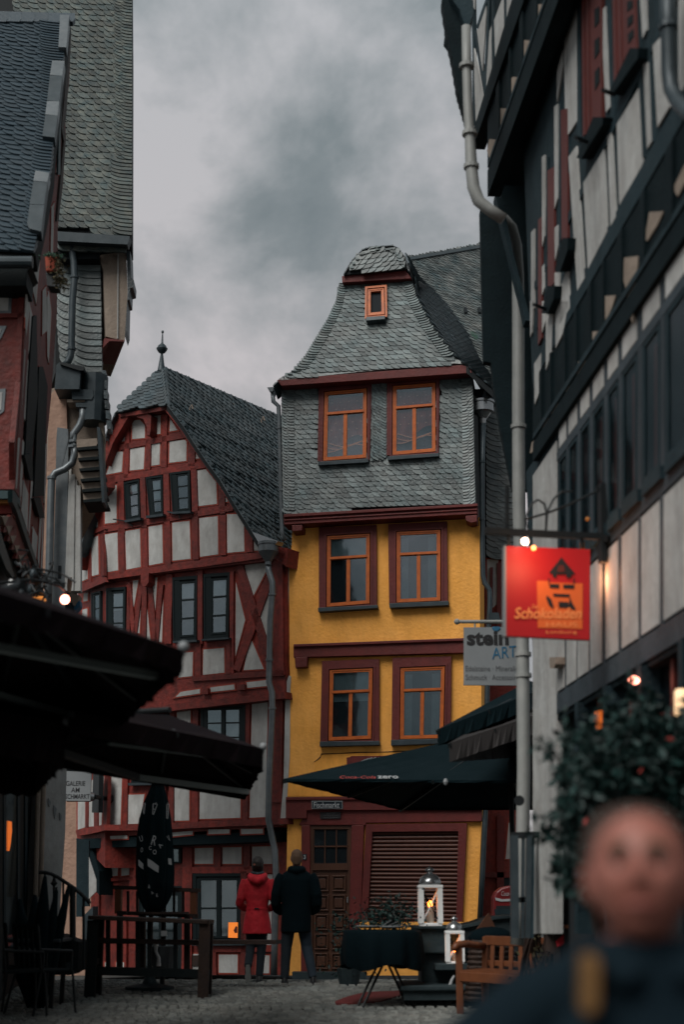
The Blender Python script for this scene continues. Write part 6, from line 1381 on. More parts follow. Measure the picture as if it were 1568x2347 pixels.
def lantern(T, c, h, w, flame_h):
    b = h*.10; bh = h*.56; fr = .055*w/.3+.012
    MB().box(c+Z*(b*.25), (w*1.0, w*1.0, b*.5)).build('base', 'white_paint', T, bevel=.006)
    for sx in (-1, 1):
        for sy in (-1, 1): MB().box(c+Vector((sx*w*.42, sy*w*.42, b*.5+bh/2)), (fr, fr, bh)).build('post', 'white_paint', T)
    for k in (-1, 1):
        for sy in (-1, 1):
            y = sy*w*.42
            MB().bar(c+Vector((-w*.40, y, b*.5)), c+Vector((w*.40, y, b*.5+bh)) if k > 0 else c+Vector((w*.40, y, b*.5)), .012).bar(c+Vector((w*.40, y, b*.5)), c+Vector((-w*.40, y, b*.5+bh)), .012).build('cross_brace', 'white_paint', T)
        MB().box(c+Vector((k*w*.42, 0, b*.5+bh*.5)), (.006, w*.8, bh*.96)).build('pane', 'glass', T)
    MB().box(c+Z*(b*.5+bh+.015), (w*1.12, w*1.12, .035)).build('top_plate', 'white_paint', T, bevel=.006)
    z0 = b*.5+bh+.03; r = w*.50
    MB().rings([(c+Z*(z0), r, r), (c+Z*(z0+h*.05), r, r), (c+Z*(z0+h*.12), r*.86, r*.86), (c+Z*(z0+h*.17), r*.55, r*.55), (c+Z*(z0+h*.19), r*.3, r*.3), (c+Z*(z0+h*.21), r*.18, r*.18), (c+Z*(z0+h*.235), r*.42, r*.42), (c+Z*(z0+h*.255), r*.42, r*.42), (c+Z*(z0+h*.29), r*.1, r*.1), (c+Z*(z0+h*.31), r*.06, r*.06)], 20).build('roof', 'silver', T, smooth=True)
    MB().lathe(c+Z*(b*.5), [(w*.17, 0), (w*.17, flame_h), (w*.13, flame_h)], 14).build('candle', 'candle_wax', T)
    MB().ball(c+Z*(b*.5+flame_h+.035), w*.12, 10, (1,1,1.3)).build('flame', 'flame', T, smooth=True)
    plight('candle_light', c+Z*(b*.5+flame_h+.07), .35, (1.0, .35, .10), .02)
c = FP.at(*z6([(1030,1050)])[0], -.16)
T = thing('tall_white_lantern', 'tall white lantern with silver roof and lit candle on the fountain rim', 'lantern', c); lantern(T, c, .735, .27, .19)
c = FP.at(*z6([(1178,1276)])[0], .14)
T = thing('small_white_lantern', 'smaller white lantern with orange candle on the low ledge beside the bench', 'lantern', c); lantern(T, c, .56, .20, .10)
# bistro table with black cloth
tb_ = G0(878, 2287, 17.3)
T = thing('bistro_table', 'small folding bistro table with crossed legs near the red mat', 'table', tb_)
ht = .84
m = MB(); MB().lathe(tb_+Z*ht, [(.42,-.02),(.42,0)], 28).build('table_top', 'metal_black', T)
for a, b_ in (((-.32,-.25),(.12,.1)),((-.26,-.33),(.18,.02)),((.30,.05),(-.10,-.1)),((.36,-.05),(-.04,-.2))):
    MB().tube([tb_+Vector((a[0]*.95, a[1], 0)), tb_+Vector((b_[0], b_[1], ht-.03))], .014, 8).build('leg', 'metal_black', T)
C = thing('black_tablecloth', 'black cloth draped over the small bistro table', 'tablecloth', tb_+Z*(ht+.01))
m = MB(); n = 64; vs = []; fs = []; prof = [(.05,.012),(.30,.012),(.44,.01),(.455,-.02),(.47,-.14),(.475,-.30),(.46,-.40)]
for r_, z_ in prof:
    for j in range(n):
        a = 2*math.pi*j/n; w = 1+(.06*math.sin(9*a)+.03*math.sin(17*a+1))*max(0, -z_)*2.6; dz = .04*math.sin(4*a+.6)*max(0, -z_)*2.5
        vs.append(tb_+Vector((math.cos(a)*r_*w, math.sin(a)*r_*w, ht+z_+dz)))
for i in range(len(prof)-1):
    for j in range(n): fs.append((i*n+j, i*n+(j+1) % n, (i+1)*n+(j+1) % n, (i+1)*n+j))
fs.append(tuple(range(n)))
m.add(vs, fs).build('cloth', 'black_coat', C, smooth=True)
S = thing('table_plates', 'stack of pale plates and cutlery on the black tablecloth', 'plates', tb_+Vector((-.12,0,ht+.03)))
MB().lathe(tb_+Vector((-.16,-.05,ht+.03)), [(.10,0),(.15,.02),(.15,.03),(.02,.02)], 20).lathe(tb_+Vector((.10,-.12,ht+.03)), [(.10,0),(.14,.015),(.14,.025),(.02,.015)], 20).build('plates', 'sign_grey', S)
for k in range(4): MB().bar(tb_+Vector((-.02+.06*k,-.2,ht+.05)), tb_+Vector((.10+.07*k,-.1,ht+.12-.02*k)), .02, .006).build('cutlery', 'silver', S)
P_ = G0(905, 2120, 18.0); P_.z = tb_.z+ht+.02
S = thing('fir_table_decoration', 'small dark green bushy plant behind the plates on the bistro table', 'plant', P_)
def cl(r): 
    t = r.random(); return tb_+Vector((.08+.30*r.gauss(0,.5), .15+r.gauss(0,.08), ht+.03+abs(r.gauss(0,.12))+(.12 if abs(t) < .3 else 0)))
leaves(700, cl, .06, 8).build('foliage', 'leaf', S, kind='stuff')
MB().lathe(tb_+Vector((.08,.15,ht+.02)), [(.07,0),(.09,.10),(.08,.10)], 12).build('pot', 'metal_black', S)
S = thing('red_floor_mat', 'flat red mat lying on the cobbles under the bistro table', 'mat', G0(845, 2300, 16.9))
q = [at_z(x, y, gz(16.6)+.02) for x, y in z6([(452,1520),(520,1500),(640,1478),(878,1472),(860,1490),(720,1520),(560,1528),(460,1530)])]
q = [Vector((p.x, p.y, gz(p.y)+.03)) for p in q]
MB().prism(q, (0,0,-.02)).build('mat', 'red_mat', S)
S = thing('twiggy_pot_plant', 'sparse dark potted shrub against the brown door foot', 'plant', G0(800, 2235, 20.5))
b3 = G0(800, 2235, 20.5)
leaves(420, lambda r: b3+Vector((r.gauss(.05,.22), r.gauss(0,.12), .10+r.random()**.8*.85)), .07, 9).build('foliage', 'leaf', S, kind='stuff')
m = MB(); r = random.Random(2)
for k in range(16): a = r.uniform(-.3,.3); m.tube([b3+Vector((.05,0,.12)), b3+Vector((.05+a*.6,0,.45)), b3+Vector((.05+a*1.2,r.gauss(0,.1),.55+r.random()*.3))], .007, 5)
m.build('stems', 'brown_wood', S); MB().lathe(b3, [(.13,0),(.17,.22),(.15,.22)], 14).build('pot', 'stone_dark', S)
# bench
bo = G0(1055, 2311, 16.3); va = Vector((.76,-.65,0)); vb = Vector((.65,.76,0))*.46; L = 1.45
T = thing('wooden_garden_bench', 'orange-brown wooden garden bench with curved armrests beside the small lantern', 'bench', bo)
zg = lambda p, z: Vector((p.x, p.y, gz(p.y)+z))
for k in (0, L):
    p = bo+va*k
    MB().bar(zg(p, 0), zg(p, .70), .075, .06).build('front_leg', 'bench_wood', T, bevel=.008)
    MB().bar(zg(p+vb, 0), zg(p+vb*1.15, .80), .07, .06).build('back_leg', 'bench_wood', T, bevel=.008)
    MB().tube([zg(p-vb*.22, .685), zg(p-vb*.1, .725), zg(p+vb*.3, .735), zg(p+vb*.7, .715), zg(p+vb*1.05, .70)], [.025,.042,.04,.036,.036], 10).build('armrest', 'bench_wood', T, smooth=True)
    MB().bar(zg(p, .36), zg(p+vb, .36), .05, .07).build('side_rail', 'bench_wood', T)
MB().bar(zg(bo, .40), zg(bo+va*L, .40), .05, .10).build('seat_rail', 'bench_wood', T, bevel=.006)
for k in range(5): MB().bar(zg(bo+vb*(.05+.21*k), .455), zg(bo+va*L+vb*(.05+.21*k), .455), .075, .025).build('seat_slat', 'bench_wood', T)
for z_, h_ in ((.76,.10),(.52,.06)): MB().bar(zg(bo+vb*1.12, z_), zg(bo+va*L+vb*1.12, z_), .04, h_).build('back_rail', 'bench_wood', T, bevel=.006)
for k in range(11): p = bo+va*(.10+(L-.2)*k/10); MB().bar(zg(p+vb*1.05, .46), zg(p+vb*1.12, .74), .05, .02).build('back_slat', 'bench_wood', T)
# brown cushion sacks / wicker on the bench, dried vine bundle, back table
b4 = G0(1232, 2160, 15.2)
T = thing('dried_vine_bundle', 'tall twisted bundle of dried brown vines standing beside the grey downpipe', 'vine bundle', b4)
r = random.Random(6); m = MB()
for k in range(34):
    a = r.uniform(0, 6.28); P = []
    for t in range(9): u_ = t/8; rr = (.20-.12*u_+.03*math.sin(5*u_+k)); P.append(b4+Vector((math.cos(a+2.2*u_+.3*math.sin(k))*rr+.16*u_**2, math.sin(a+2.2*u_)*rr, .2+1.25*u_*r.uniform(.9,1.02))))
    m.tube(P, .013, 5)
m.build('vines', 'brown_wood', T, smooth=True)
leaves(260, lambda r: b4+Vector((r.gauss(.03,.12), r.gauss(0,.1), .3+r.random()*.95)), .06, 10).build('dry_leaves', 'leaf_brown', T, kind='stuff')
MB().lathe(b4, [(.2,0),(.24,.3),(.2,.3)], 14).build('pot', 'brown_wood', T)
for nm, lb, x, Y, w, hh in (('wicker_basket', 'brown wicker basket pile behind the garden bench armrest', 1128, 16.9, .30, .82),):
    c = G0(x, 2200, Y); T = thing(nm, lb, 'basket', c); m = MB()
    for k in range(12): m.tube([c+Vector((math.cos(2*math.pi*j/14)*w*(1-.02*k), math.sin(2*math.pi*j/14)*w*.6, .12+k*.055+.006*((j+k) % 2))) for j in range(15)], .03, 6)
    m.build('woven_side', 'brown_wood', T); MB().ball(c+Z*.78, w*.9, 12, (1,.6,.45)).build('contents', 'black_coat', T, smooth=True)
    MB().prism([c+Vector((-.28,0,.72)), c+Vector((.12,0,.74)), c+Vector((-.02,0,1.05))], (0,.1,0)).build('folded_cover', 'brown_door', T)
c = G0(1300, 2150, 13.8)
T = thing('terrace_bar_table', 'brown wooden terrace table with board front behind the foreground man', 'table', c)
TPn2 = vplane(1300, 2120, 13.8, 8)
MB().pp(TPn2, [(1262,2088),(1330,2092),(1326,2116),(1262,2112)], 0, -.06).build('back_board', 'bench_wood', T)
MB().pp(TPn2, [(1284,2119),(1348,2121),(1345,2129),(1284,2127)], .3, -.3).build('table_top', 'bench_wood', T)
MB().pp(TPn2, [(1258,2112),(1300,2116),(1290,2200),(1250,2175)], -.02, -.08).build('side_board', 'brown_wood', T)
for x in (1275, 1335): MB().bar(TPn2.at(x, 2125), Vector((TPn2.at(x, 2125).x, TPn2.at(x, 2125).y, gz(13.8))), .06).build('leg', 'brown_wood', T)
S = thing('white_tray', 'white tray with glasses on the terrace table behind the man', 'tray', TPn2.at(1340, 2100))
MB().pp(TPn2, [(1318,2087),(1372,2090),(1370,2099),(1318,2098)], .1, -.2).build('tray', 'white_paint', S)
MB().ball(TPn2.at(1320, 2085), .045, 10).build('bread_roll', 'bench_wood', S, smooth=True)
S = thing('red_napkin', 'small bright red napkin on the bench end near the man shoulder', 'napkin', TPn2.at(1288, 2155))
MB().pp(TPn2, [(1275,2158),(1290,2145),(1300,2130),(1302,2150),(1290,2166),(1278,2170)], .1, .06).build('napkin', 'red_coat', S)
# iron rack in front of the downpipe
IK = vplane(1200, 2000, 14.0, 0)
T = thing('iron_pipe_rack', 'dark iron rack of upright bars with a bracket around the lower grey downpipe', 'rack', G0(1200, 2150, 14.0))
MB().bar(IK.at(1172,1915), IK.at(1247,1913), .05, .06).build('top_bar', 'metal_black', T)
for x0, x1, w, m_ in ((1179,1181,.075,'zinc_dark'),(1200,1198,.03,'zinc_dark'),(1214,1210,.05,'zinc_dark'),(1222,1220,.03,'timber_grey'),(1246,1246,.02,'metal_black')):
    MB().bar(IK.at(x0,1915), IK.at(x1, 2150 if x0 < 1240 else 1932), w, w).build('bar', m_, T)
MB().bar(IK.at(1186,2063), IK.at(1218,2061), .03, .05).build('clamp', 'metal_black', T)
m = MB(); m.tube([IK.at(1191,1835,.1), IK.at(1191,1835,.05)], .05, 14); m.build('round_valve', 'metal_black', T)
# red drinks box
BX = vplane(1150, 2070, 22.5, 0)
ck = zf(.24, 1003.5, 1912.9)
T = thing('red_drinks_box', 'red rounded drinks box with white wave stripe and Coca-Cola lettering behind the fountain', 'drinks box', Vector((BX.at(1150,2100).x, 22.5, gz(22.5))))
MB().pp(BX, ck([(532,800),(535,600),(560,545),(610,505),(680,488),(760,488),(830,505),(870,600),(870,800)]), 0, -.4).build('body', 'vending_red', T, bevel=.03)
MB().pp(BX, ck([(550,600),(620,618),(700,612),(760,600),(760,622),(690,636),(610,640),(556,628)]), .012, -.01).build('wave_stripe', 'white_print', T)
text('Coca-Cola', T, BX, *ck([(610,540)])[0], *ck([(760,585)])[0], 'white_print', off=.012, shear=.3)
MB().pp(BX, ck([(560,680),(760,680),(760,712),(560,712)]), .012, -.01).build('dark_slot', 'interior', T)
MB().pp(BX, ck([(545,712),(790,712),(790,830),(560,830)]), .05, -.3).build('tray_front', 'timber_grey', T)
MB().box(Vector((BX.at(1150,2100).x, 22.7, gz(22.7)+.3)), (.5, .3, .9)).build('stand', 'metal_black', T)
# shrub by the right facade
sb = G0(1430, 2150, 7.6)
S = thing('leafy_shrub', 'large dark green leafy shrub with reddish blossoms in front of the right timber house', 'shrub', sb)
def shrub(r):
    while True:
        x, y = r.uniform(1270, 1600), r.uniform(1600, 2060)
        top = 1725-.42*(x-1290) if x < 1450 else 1650+30*math.sin(x*.05)
        top += 34*math.sin(x*.11)+22*math.sin(x*.31+1)-15
        if y > top and r.random() < .35+.65*min(1, (y-top)/70) and (x > 1300+.35*max(0, y-1880)+18*math.sin(y*.07) or r.random() < .12): break
    return at_depth(x, y, r.uniform(7.2, 8.4))
leaves(11000, shrub, .075, 12).build('foliage', 'leaf', S, kind='stuff')
def sprig(r):
    a = r.choice(((1270,1715,1225,1700),(1275,1725,1235,1745),(1290,1870,1215,1900),(1285,1895,1225,1925),(1330,1700,1290,1640),(1400,1640,1380,1590),(1500,1620,1490,1570),(1450,1600,1440,1560),(1290,1980,1270,1990)))
    t = r.random(); return at_depth(a[0]+(a[2]-a[0])*t+r.gauss(0,5), a[1]+(a[3]-a[1])*t+r.gauss(0,5), 7.7)
leaves(230, sprig, .065, 13).build('loose_sprigs', 'leaf', S, kind='stuff')
m = MB(); r = random.Random(8)
for k in range(30):
    p = at_depth(r.uniform(1300, 1560), r.uniform(1720, 1960), 7.9); m.tube([sb+Vector((r.gauss(0,.1), r.gauss(0,.1), .3)), (sb+p)/2+Vector((0,0,.1)), p], .008, 5)
m.build('branches', 'brown_wood', S, kind='stuff')
leaves(3, lambda r: at_depth(*r.choice(((1358,1865),(1370,1690),(1415,1700),(1460,1760),(1520,1700))), 7.15)+Vector((r.gauss(0,.02), 0, r.gauss(0,.015))), .045, 14).build('blossoms', 'red_print', S, kind='stuff')
MB().box(sb+Z*.2, (.9, .6, .4)).build('planter', 'stone_dark', S, bevel=.02)
# ------------------------------------------------------------------ people
def fuse(T, mb, name, m, vox=.012, smooth_it=6):
    o = mb.build(name, m, T, smooth=True); r = o.modifiers.new('r', 'REMESH'); r.mode = 'VOXEL'; r.voxel_size = vox; r.use_smooth_shade = True
    s = o.modifiers.new('s', 'SMOOTH'); s.factor = .6; s.iterations = smooth_it; return o
def head(mb, c, k=1.0, yaw=0.0, pitch=0.0, face=1.0):
    """head centred on c; the face looks towards -y when yaw is 0"""
    nu, nv = 56, 40; vs = []; fs = []; Rm = Matrix.Rotation(yaw, 3, 'Z') @ Matrix.Rotation(pitch, 3, 'X')
    g_ = lambda a, b_, s: math.exp(-((a-b_)/s)**2)
    for i in range(nv+1):
        th = math.pi*i/nv; dz = -math.cos(th)
        for j in range(nu):
            ph = 2*math.pi*j/nu; sx_, sy_ = math.sin(th)*math.sin(ph), -math.sin(th)*math.cos(ph)
            x, y, z = sx_*.080, sy_*.098, dz*.112
            if dz < 0: x *= 1-.17*abs(dz)**1.6
            if dz < 0 and sy_ > 0: y *= 1-.30*abs(dz)
            if dz > .1: y *= 1+.04*dz; x *= 1+.03*dz
            if sy_ < 0 and face:
                w = min(1, -sy_*1.5); d = 0
                d += .030*g_(sx_, 0, .13)*g_(dz, -.16, .13)+.014*g_(sx_, 0, .10)*g_(dz, .02, .16)   # nose, bridge
                d += .006*g_(abs(sx_), .16, .07)*g_(dz, -.20, .07)                                    # nostrils
                d -= .017*g_(abs(sx_), .36, .17)*g_(dz, .08, .12)                                     # eye sockets
                d += .007*g_(abs(sx_), .33, .25)*g_(dz, .25, .08)                                     # brow
                d += .006*g_(abs(sx_), .45, .16)*g_(dz, -.18, .18)                                    # cheekbones
                d += .008*g_(sx_, 0, .22)*g_(dz, -.43, .06)+.007*g_(sx_, 0, .2)*g_(dz, -.56, .06)-.004*g_(sx_, 0, .25)*g_(dz, -.49, .025)
                d += .012*g_(sx_, 0, .25)*g_(dz, -.80, .14)-.005*g_(sx_, 0, .3)*g_(dz, -.66, .06)
                y -= d*w*face
            vs.append(Vector(c)+Rm @ (Vector((x, y, z))*k))
    for i in range(nv):
        for j in range(nu): fs.append((i*nu+j, i*nu+(j+1) % nu, (i+1)*nu+(j+1) % nu, (i+1)*nu+j))
    mb.add(vs, fs)
    for s in (-1, 1):
        e = Vector((s*.075, .010, -.008)); R = []
        for z_, a, b_ in ((-.036,.006,.008),(-.024,.010,.015),(0,.012,.021),(.02,.012,.022),(.032,.008,.012)):
            R.append((Vector(c)+Rm @ ((e+Vector((s*.006*(1 if z_ > -.03 else 0), 0, z_)))*k), a*k, b_*k))
        mb.rings(R, 10)
    return Rm
def hand(mb, p, d, side, k=1.0):
    """palm at p, fingers along d"""
    d = Vector(d).normalized(); u = d.cross(Z if abs(d.z) < .9 else Vector((0,1,0))).normalized(); v = d.cross(u)
    mb.rings([(p-d*.03*k, .022*k, .018*k, u, v), (p+d*.01*k, .036*k, .016*k, u, v), (p+d*.07*k, .040*k, .014*k, u, v), (p+d*.085*k, .034*k, .010*k, u, v)], 12)
    for i, l in enumerate((.066,.078,.072,.056)):
        b = p+d*.08*k+u*((i-1.5)*.020*k); mb.tube([b, b+d*l*.5*k+v*.004*k, b+d*l*.85*k+v*.018*k, b+d*l*.98*k+v*.034*k], [.009*k,.0085*k,.008*k,.006*k], 7)
    b = p+d*.02*k+u*side*.034*k; mb.tube([b, b+(d*.6+u*side*.6).normalized()*.035*k, b+(d*.85+u*side*.45).normalized()*.062*k+v*.012*k], [.011*k,.010*k,.007*k], 7)

# ---- woman in the red coat, walking away
wf = at_depth(587, 2234, 21.0); wf.z = gz(21.0)
W_ = thing('person', 'person in a red hooded coat and dark trousers walking away beside the downpipe, heel raised', 'person', wf)
q = lambda x, y, z: wf+Vector((x, y, z))
b = MB()
b.rings([(q(0,0,.84), .12, .10), (q(0,0,.95), .155, .11), (q(0,0,1.12), .125, .095), (q(0,0,1.30), .155, .105), (q(0,0,1.41), .14, .085), (q(0,0,1.46), .06, .06)], 20)
b.tube([q(0,.0,1.42), q(0,-.005,1.55)], [.055,.048], 12); head(b, q(-.005,-.02,1.60), .93, yaw=math.pi-.35)
LEGS_W = [[q(.075,0,.90), q(.07,.03,.50), q(.045,-.02,.09)], [q(-.075,0,.90), q(-.085,.06,.50), q(-.105,-.20,.22)]]
for P in LEGS_W: b.tube(P, [.085,.058,.038], 12)
b.tube([q(.045,-.02,.08), q(.05,.03,.04), q(.05,.15,.03)], [.035,.035,.025], 10); b.tube([q(-.105,-.20,.22), q(-.105,-.21,.15), q(-.10,-.15,.05)], [.035,.034,.022], 10)
for s in (-1, 1):
    b.tube([q(s*.165,0,1.39), q(s*.215,-.03,1.12), q(s*.235,.05,1.06), q(s*.17,.15,1.0)], [.045,.038,.034,.026], 10); hand(b, q(s*.16,.16,.985), (-s*.5,.5,-.5), s, .9)
fuse(W_, b, 'body', 'skin', .010)
c = MB()
c.rings([(q(0,.0,.655), .205, .165), (q(0,0,.66), .212, .17), (q(0,0,.80), .195, .155), (q(0,0,.98), .158, .13), (q(0,0,1.02), .152, .128), (q(0,0,1.20), .178, .135), (q(0,0,1.34), .20, .13), (q(0,0,1.41), .17, .11), (q(0,0,1.465), .085, .085)], 28)
for s in (-1, 1): c.tube([q(s*.165,0,1.39), q(s*.20,-.01,1.30), q(s*.235,-.03,1.14), q(s*.255,.0,1.07), q(s*.235,.07,1.04), q(s*.17,.15,1.0)], [.07,.067,.062,.060,.056,.050], 14)
# hood lying on the shoulders
c.tube([q(-.105,.02,1.465), q(-.10,-.07,1.44), q(-.055,-.13,1.40), q(0,-.155,1.375), (q(.055,-.13,1.40)), q(.10,-.07,1.44), q(.105,.02,1.465)], [.035,.05,.06,.062,.06,.05,.035], 12)
c.rings([(q(0,-.12,1.32), .02, .02), (q(0,-.125,1.36), .075, .05), (q(0,-.10,1.42), .095, .07), (q(0,-.06,1.47), .085, .05)], 16)
co = fuse(W_, c, 'coat', 'red_coat', .010, 3)
m = MB(); m.rings([(q(0,0,.985), .162, .134), (q(0,0,1.01), .160, .134)], 28); m.build('waist_band', 'red_coat', W_)
m = MB(); m.bar(q(-.03,-.137,1.0), q(.03,-.137,1.0), .012, .02); m.build('buckle', 'metal_black', W_)
t = MB()
for P in LEGS_W: t.tube([P[0], (P[0]+P[1])/2, P[1], (P[1]+P[2])/2, P[2]], [.098,.083,.070,.060,.056], 14)
fuse(W_, t, 'trousers', 'navy_cloth', .012, 3)
m = MB(); m.rings([(q(.045,-.06,.0), .040, .03), (q(.045,-.02,.035), .045, .08), (q(.047,-.02,.09), .044, .05), (q(.047,-.02,.12), .042, .045)], 14); m.rings([(q(.05,-.08,0), .03, .02), (q(.05,.04,.0), .045, .12), (q(.05,.05,.04), .042, .115), (q(.05,.03,.07), .03, .07)], 14); fuse(W_, m, 'shoe', 'shoe', .01, 2)
s0 = q(-.105,-.205,.20); m = MB()
axx = Vector((1,0,0)); dn = Vector((.02,.22,-.97)).normalized(); nrm = dn.cross(axx)
m.rings([(s0+Vector((0,-.02,.05)), .038, .035, axx, nrm), (s0, .042, .045, axx, nrm), (s0+dn*.08, .045, .042, axx, nrm), (s0+dn*.15, .045, .035, axx, nrm), (s0+dn*.20, .03, .022, axx, nrm)], 14); fuse(W_, m, 'shoe', 'shoe', .01, 2)
m = MB(); so = s0+Vector((0,-.052,.02)); m.prism([so+axx*x+dn*y for x, y in ((-.022,-.03),(.022,-.03),(.034,.02),(.032,.08),(.044,.14),(.036,.20),(0,.225),(-.032,.20),(-.044,.14),(-.030,.08),(-.034,.02))], (0,.014,.0)); m.build('shoe_sole', 'sole', W_)
h = MB(); h.rings([(q(0,.02,1.475), .05, .04), (q(-.0,.005,1.52), .078, .075), (q(-.003,-.012,1.58), .088, .098), (q(-.003,-.01,1.64), .088, .103), (q(-.003,-.01,1.69), .070, .082), (q(-.003,-.01,1.725), .03, .035)], 24)
h.v = [v if v.y < wf.y+.045 or v.z > wf.z+1.64 else Vector((v.x, wf.y+.045, v.z)) for v in h.v]
fuse(W_, h, 'hair', 'hair_dark', .010, 4)
m = MB(); m.tube([q(-.07,.03,1.47), q(-.075,-.05,1.49), q(0,-.095,1.475), q(.075,-.05,1.49), q(.07,.03,1.47)], .028, 10); fuse(W_, m, 'scarf', 'zinc_dark', .01, 2)
# ---- man in black, standing with his back to us
mf = at_depth(678, 2239, 20.7); mf.z = gz(20.7)
N_ = thing('person', 'person with cropped hair in black jacket seen from behind at the brown door', 'person', mf)
q = lambda x, y, z: mf+Vector((x, y, z))
b = MB()
b.rings([(q(0,0,.86), .14, .11), (q(0,0,.98), .165, .12), (q(0,0,1.15), .155, .11), (q(0,0,1.35), .19, .12), (q(0,0,1.48), .17, .09), (q(0,0,1.53), .07, .07)], 20)
b.tube([q(0,0,1.5), q(.0,-.005,1.64)], [.065,.058], 12); HR = head(b, q(.0,-.015,1.695), 1.0, yaw=math.pi-.25)
LEGS_M = [[q(-.09,0,.92), q(-.135,.02,.50), q(-.155,.0,.09)], [q(.09,0,.92), q(.145,.05,.50), q(.24,-.03,.11)]]
for P in LEGS_M: b.tube(P, [.095,.065,.042], 12); b.tube([P[2], P[2]+Vector((0,.05,-.04)), P[2]+Vector((0,.18,-.06))], [.04,.038,.026], 10)
for s in (-1, 1):
    b.tube([q(s*.20,0,1.46), q(s*.27,-.02,1.18), q(s*.25,.10,1.0), q(s*.20,.17,.95)], [.055,.046,.038,.03], 10); hand(b, q(s*.19,.18,.93), (-s*.4,.4,-.6), s)
fuse(N_, b, 'body', 'skin', .011)
c = MB()
c.rings([(q(-.005,0,.685), .205, .16), (q(-.005,0,.69), .212, .165), (q(0,0,.85), .210, .16), (q(.005,0,1.05), .204, .158), (q(0,0,1.25), .220, .16), (q(-.005,0,1.40), .230, .15), (q(0,0,1.49), .19, .12), (q(0,0,1.545), .095, .095), (q(0,0,1.59), .088, .09)], 28)
for s in (-1, 1): c.tube([q(s*.19,0,1.455), q(s*.24,-.01,1.38), q(s*.285,-.03,1.20), q(s*.295,.0,1.08), q(s*.275,.08,1.0), q(s*.21,.15,.96)], [.085,.083,.075,.070,.064,.056], 14)
c.tube([q(-.10,.0,1.545), q(-.09,-.08,1.54), q(0,-.12,1.52), q(.09,-.08,1.54), q(.10,.0,1.545)], [.035,.045,.05,.045,.035], 10)
fuse(N_, c, 'jacket', 'black_coat', .012, 3)
for i, P in enumerate(LEGS_M):
    t = MB(); t.tube([P[0], (P[0]+P[1])/2, P[1], (P[1]+P[2])/2, P[2]-Z*.02], [.112,.096,.078,.068,.062], 14); fuse(N_, t, 'trouser_leg', 'jeans' if i else 'navy_cloth', .012, 3)
    m = MB(); f0 = P[2]; m.rings([(Vector((f0.x, f0.y-.0, mf.z)), .045, .09), (Vector((f0.x, f0.y+.05, mf.z+.005)), .05, .14), (Vector((f0.x, f0.y+.04, mf.z+.05)), .045, .12), (Vector((f0.x, f0.y, mf.z+.11)), .044, .05)], 14); fuse(N_, m, 'shoe', 'shoe', .01, 2)
h = MB(); h.rings([(q(0,-.06,1.60), .045, .04), (q(0,-.03,1.65), .078, .080), (q(0,-.02,1.71), .082, .102), (q(0,-.015,1.77), .076, .094), (q(0,-.015,1.805), .05, .06), (q(0,-.015,1.818), .015, .02)], 24)
h.v = [v if v.y < mf.y+.03 or v.z > mf.z+1.75 else Vector((v.x, mf.y+.03, v.z)) for v in h.v]
fuse(N_, h, 'cropped_hair', 'hair_grey', .010, 3)
# ---- blurred man close to the camera
yb2 = 2.62; hc = at_depth(1468, 2008, yb2); ff = Vector((hc.x+.01, yb2+.03, gz(yb2)))
K = thing('person', 'out-of-focus bald person in a dark jacket with a mustard stripe close to the camera', 'person', ff)
q = lambda x, y, z: Vector((hc.x+x, hc.y+y, hc.z+z))
b = MB(); HR = head(b, hc, 1.10, yaw=-.22, pitch=-.14)
b.tube([q(0,.03,-.10), q(.0,.035,-.22)], [.065,.070], 16)
b.rings([(q(.02,.05,-.78), .15, .11), (q(.02,.04,-.62), .155, .12), (q(.02,.04,-.42), .18, .12), (q(.02,.04,-.28), .17, .10), (q(.01,.035,-.20), .07, .07)], 20)
gl = ff.z-hc.z
for s in (-1, 1):
    b.tube([q(.02+s*.09,.05,-.74), q(.02+s*.10,.04,gl+.50), q(.02+s*.11,.06,gl+.09)], [.095,.065,.042], 12); b.tube([q(.02+s*.11,.06,gl+.08), q(.02+s*.11,0,gl+.04), q(.02+s*.12,-.13,gl+.035)], [.04,.04,.028], 10)
    b.tube([q(.02+s*.19,.04,-.27), q(.0+s*.32,.05,-.50), q(.02+s*.29,.0,-.80)], [.055,.045,.032], 10); hand(b, q(.02+s*.29,-.01,-.83), (0,-.1,-1), -s)
fuse(K, b, 'body', 'skin', .007, 3)
for s in (-1, 1):
    ec = hc+HR @ (Vector((s*.029, -.079, .010))*1.10); MB().ball(ec, .0115, 10).build('eye', 'eye', K, smooth=True)
    MB().tube([hc+HR @ (Vector((s*x, -.092+.02*(x-.015)*20*.3, .030+z_))*1.10) for x, z_ in ((.012,-.002),(.028,.004),(.045,-.003))], [.008,.010,.007], 6).build('eyebrow', 'hair_grey', K)
h = MB(); h.rings([(q(0,.05,-.05), .088, .07), (q(0,.045,.0), .094, .085), (q(0,.035,.05), .095, .092), (q(0,.028,.09), .083, .090), (q(0,.022,.117), .055, .065), (q(0,.02,.127), .01, .015)], 24)
fuse(K, h, 'receding_hair', 'hair_short', .008, 3)
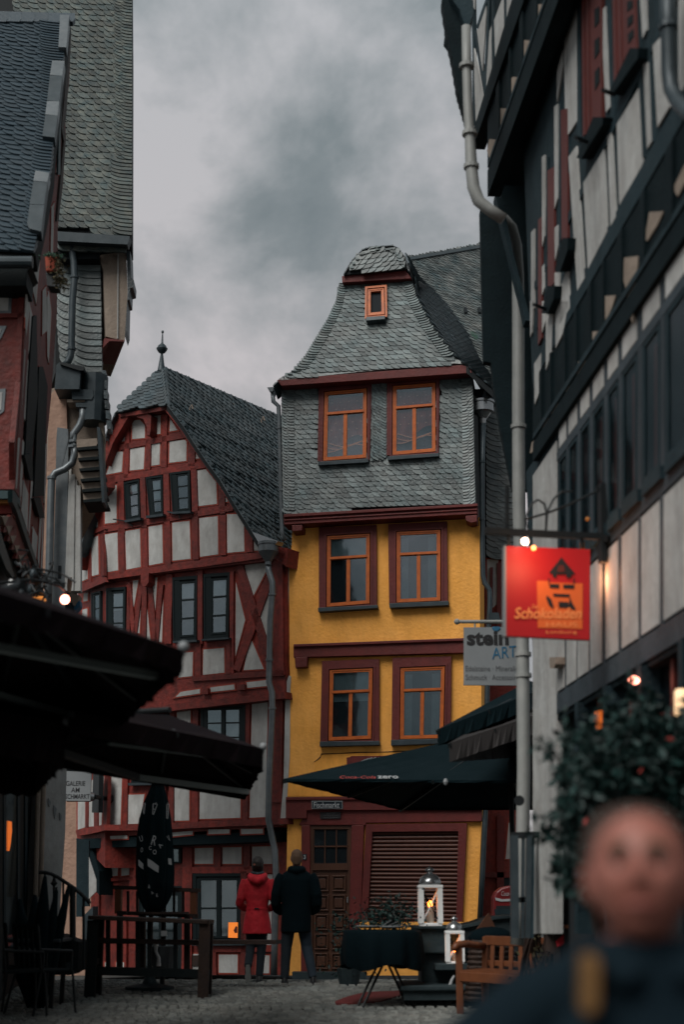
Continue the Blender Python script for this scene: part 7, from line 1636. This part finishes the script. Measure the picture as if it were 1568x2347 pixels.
m = MB(); m.tube([hc+HR @ (Vector((x, -.094+abs(x)*.35, -.058+abs(x)*.05))*1.10) for x in (-.026,-.012,0,.012,.026)], [.003,.006,.0065,.006,.003], 8).build('lips', 'lips', K)
c = MB()
c.rings([(q(.03,.05,-.86), .225, .155), (q(.03,.05,-.70), .215, .155), (q(.03,.05,-.48), .23, .155), (q(.02,.05,-.30), .235, .145), (q(.02,.05,-.21), .175, .115), (q(.01,.045,-.15), .105, .10), (q(.01,.04,-.105), .092, .090)], 28)
for s in (-1, 1): c.tube([q(.02+s*.10,.05,-.175), q(.01+s*.20,.05,-.225), q(.0+s*.285,.05,-.30), q(.0+s*.34,.05,-.48), q(.0+s*.335,.01,-.70), q(.02+s*.30,-.01,-.80)], [.06,.075,.085,.078,.065,.055], 14)
c.tube([q(-.085,.05,-.12), q(-.08,-.03,-.14), q(-.03,-.075,-.18)], [.025,.03,.025], 10); c.tube([q(.105,.05,-.12), q(.10,-.03,-.14), q(.05,-.075,-.18)], [.025,.03,.025], 10)
fuse(K, c, 'jacket', 'jacket', .011, 3)
m = MB(); m.prism([q(-.125,-.105,-.14), q(-.095,-.115,-.135), q(-.105,-.135,-.225), q(-.135,-.13,-.23)], (0,.06,.01)); m.build('mustard_stripe', 'mustard', K, bevel=.01)
m = MB()
for x in (-.035, .065): m.rings([(q(x,-.128,-.315), .024, .02), (q(x,-.130,-.285), .030, .02), (q(x,-.126,-.262), .02, .015)], 12)
m.build('grey_emblems', 'zinc', K)
for s in (-1, 1):
    t = MB(); t.tube([q(.02+s*.09,.05,-.74), q(.02+s*.10,.04,gl+.50), q(.02+s*.11,.06,gl+.08)], [.115,.085,.065], 14); fuse(K, t, 'trouser_leg', 'navy_cloth', .014, 3)
    m = MB(); m.rings([(q(.02+s*.11,-.02,gl), .045, .14), (q(.02+s*.11,-.02,gl+.05), .045, .13), (q(.02+s*.11,.05,gl+.11), .044, .05)], 14); fuse(K, m, 'shoe', 'shoe', .012, 2)
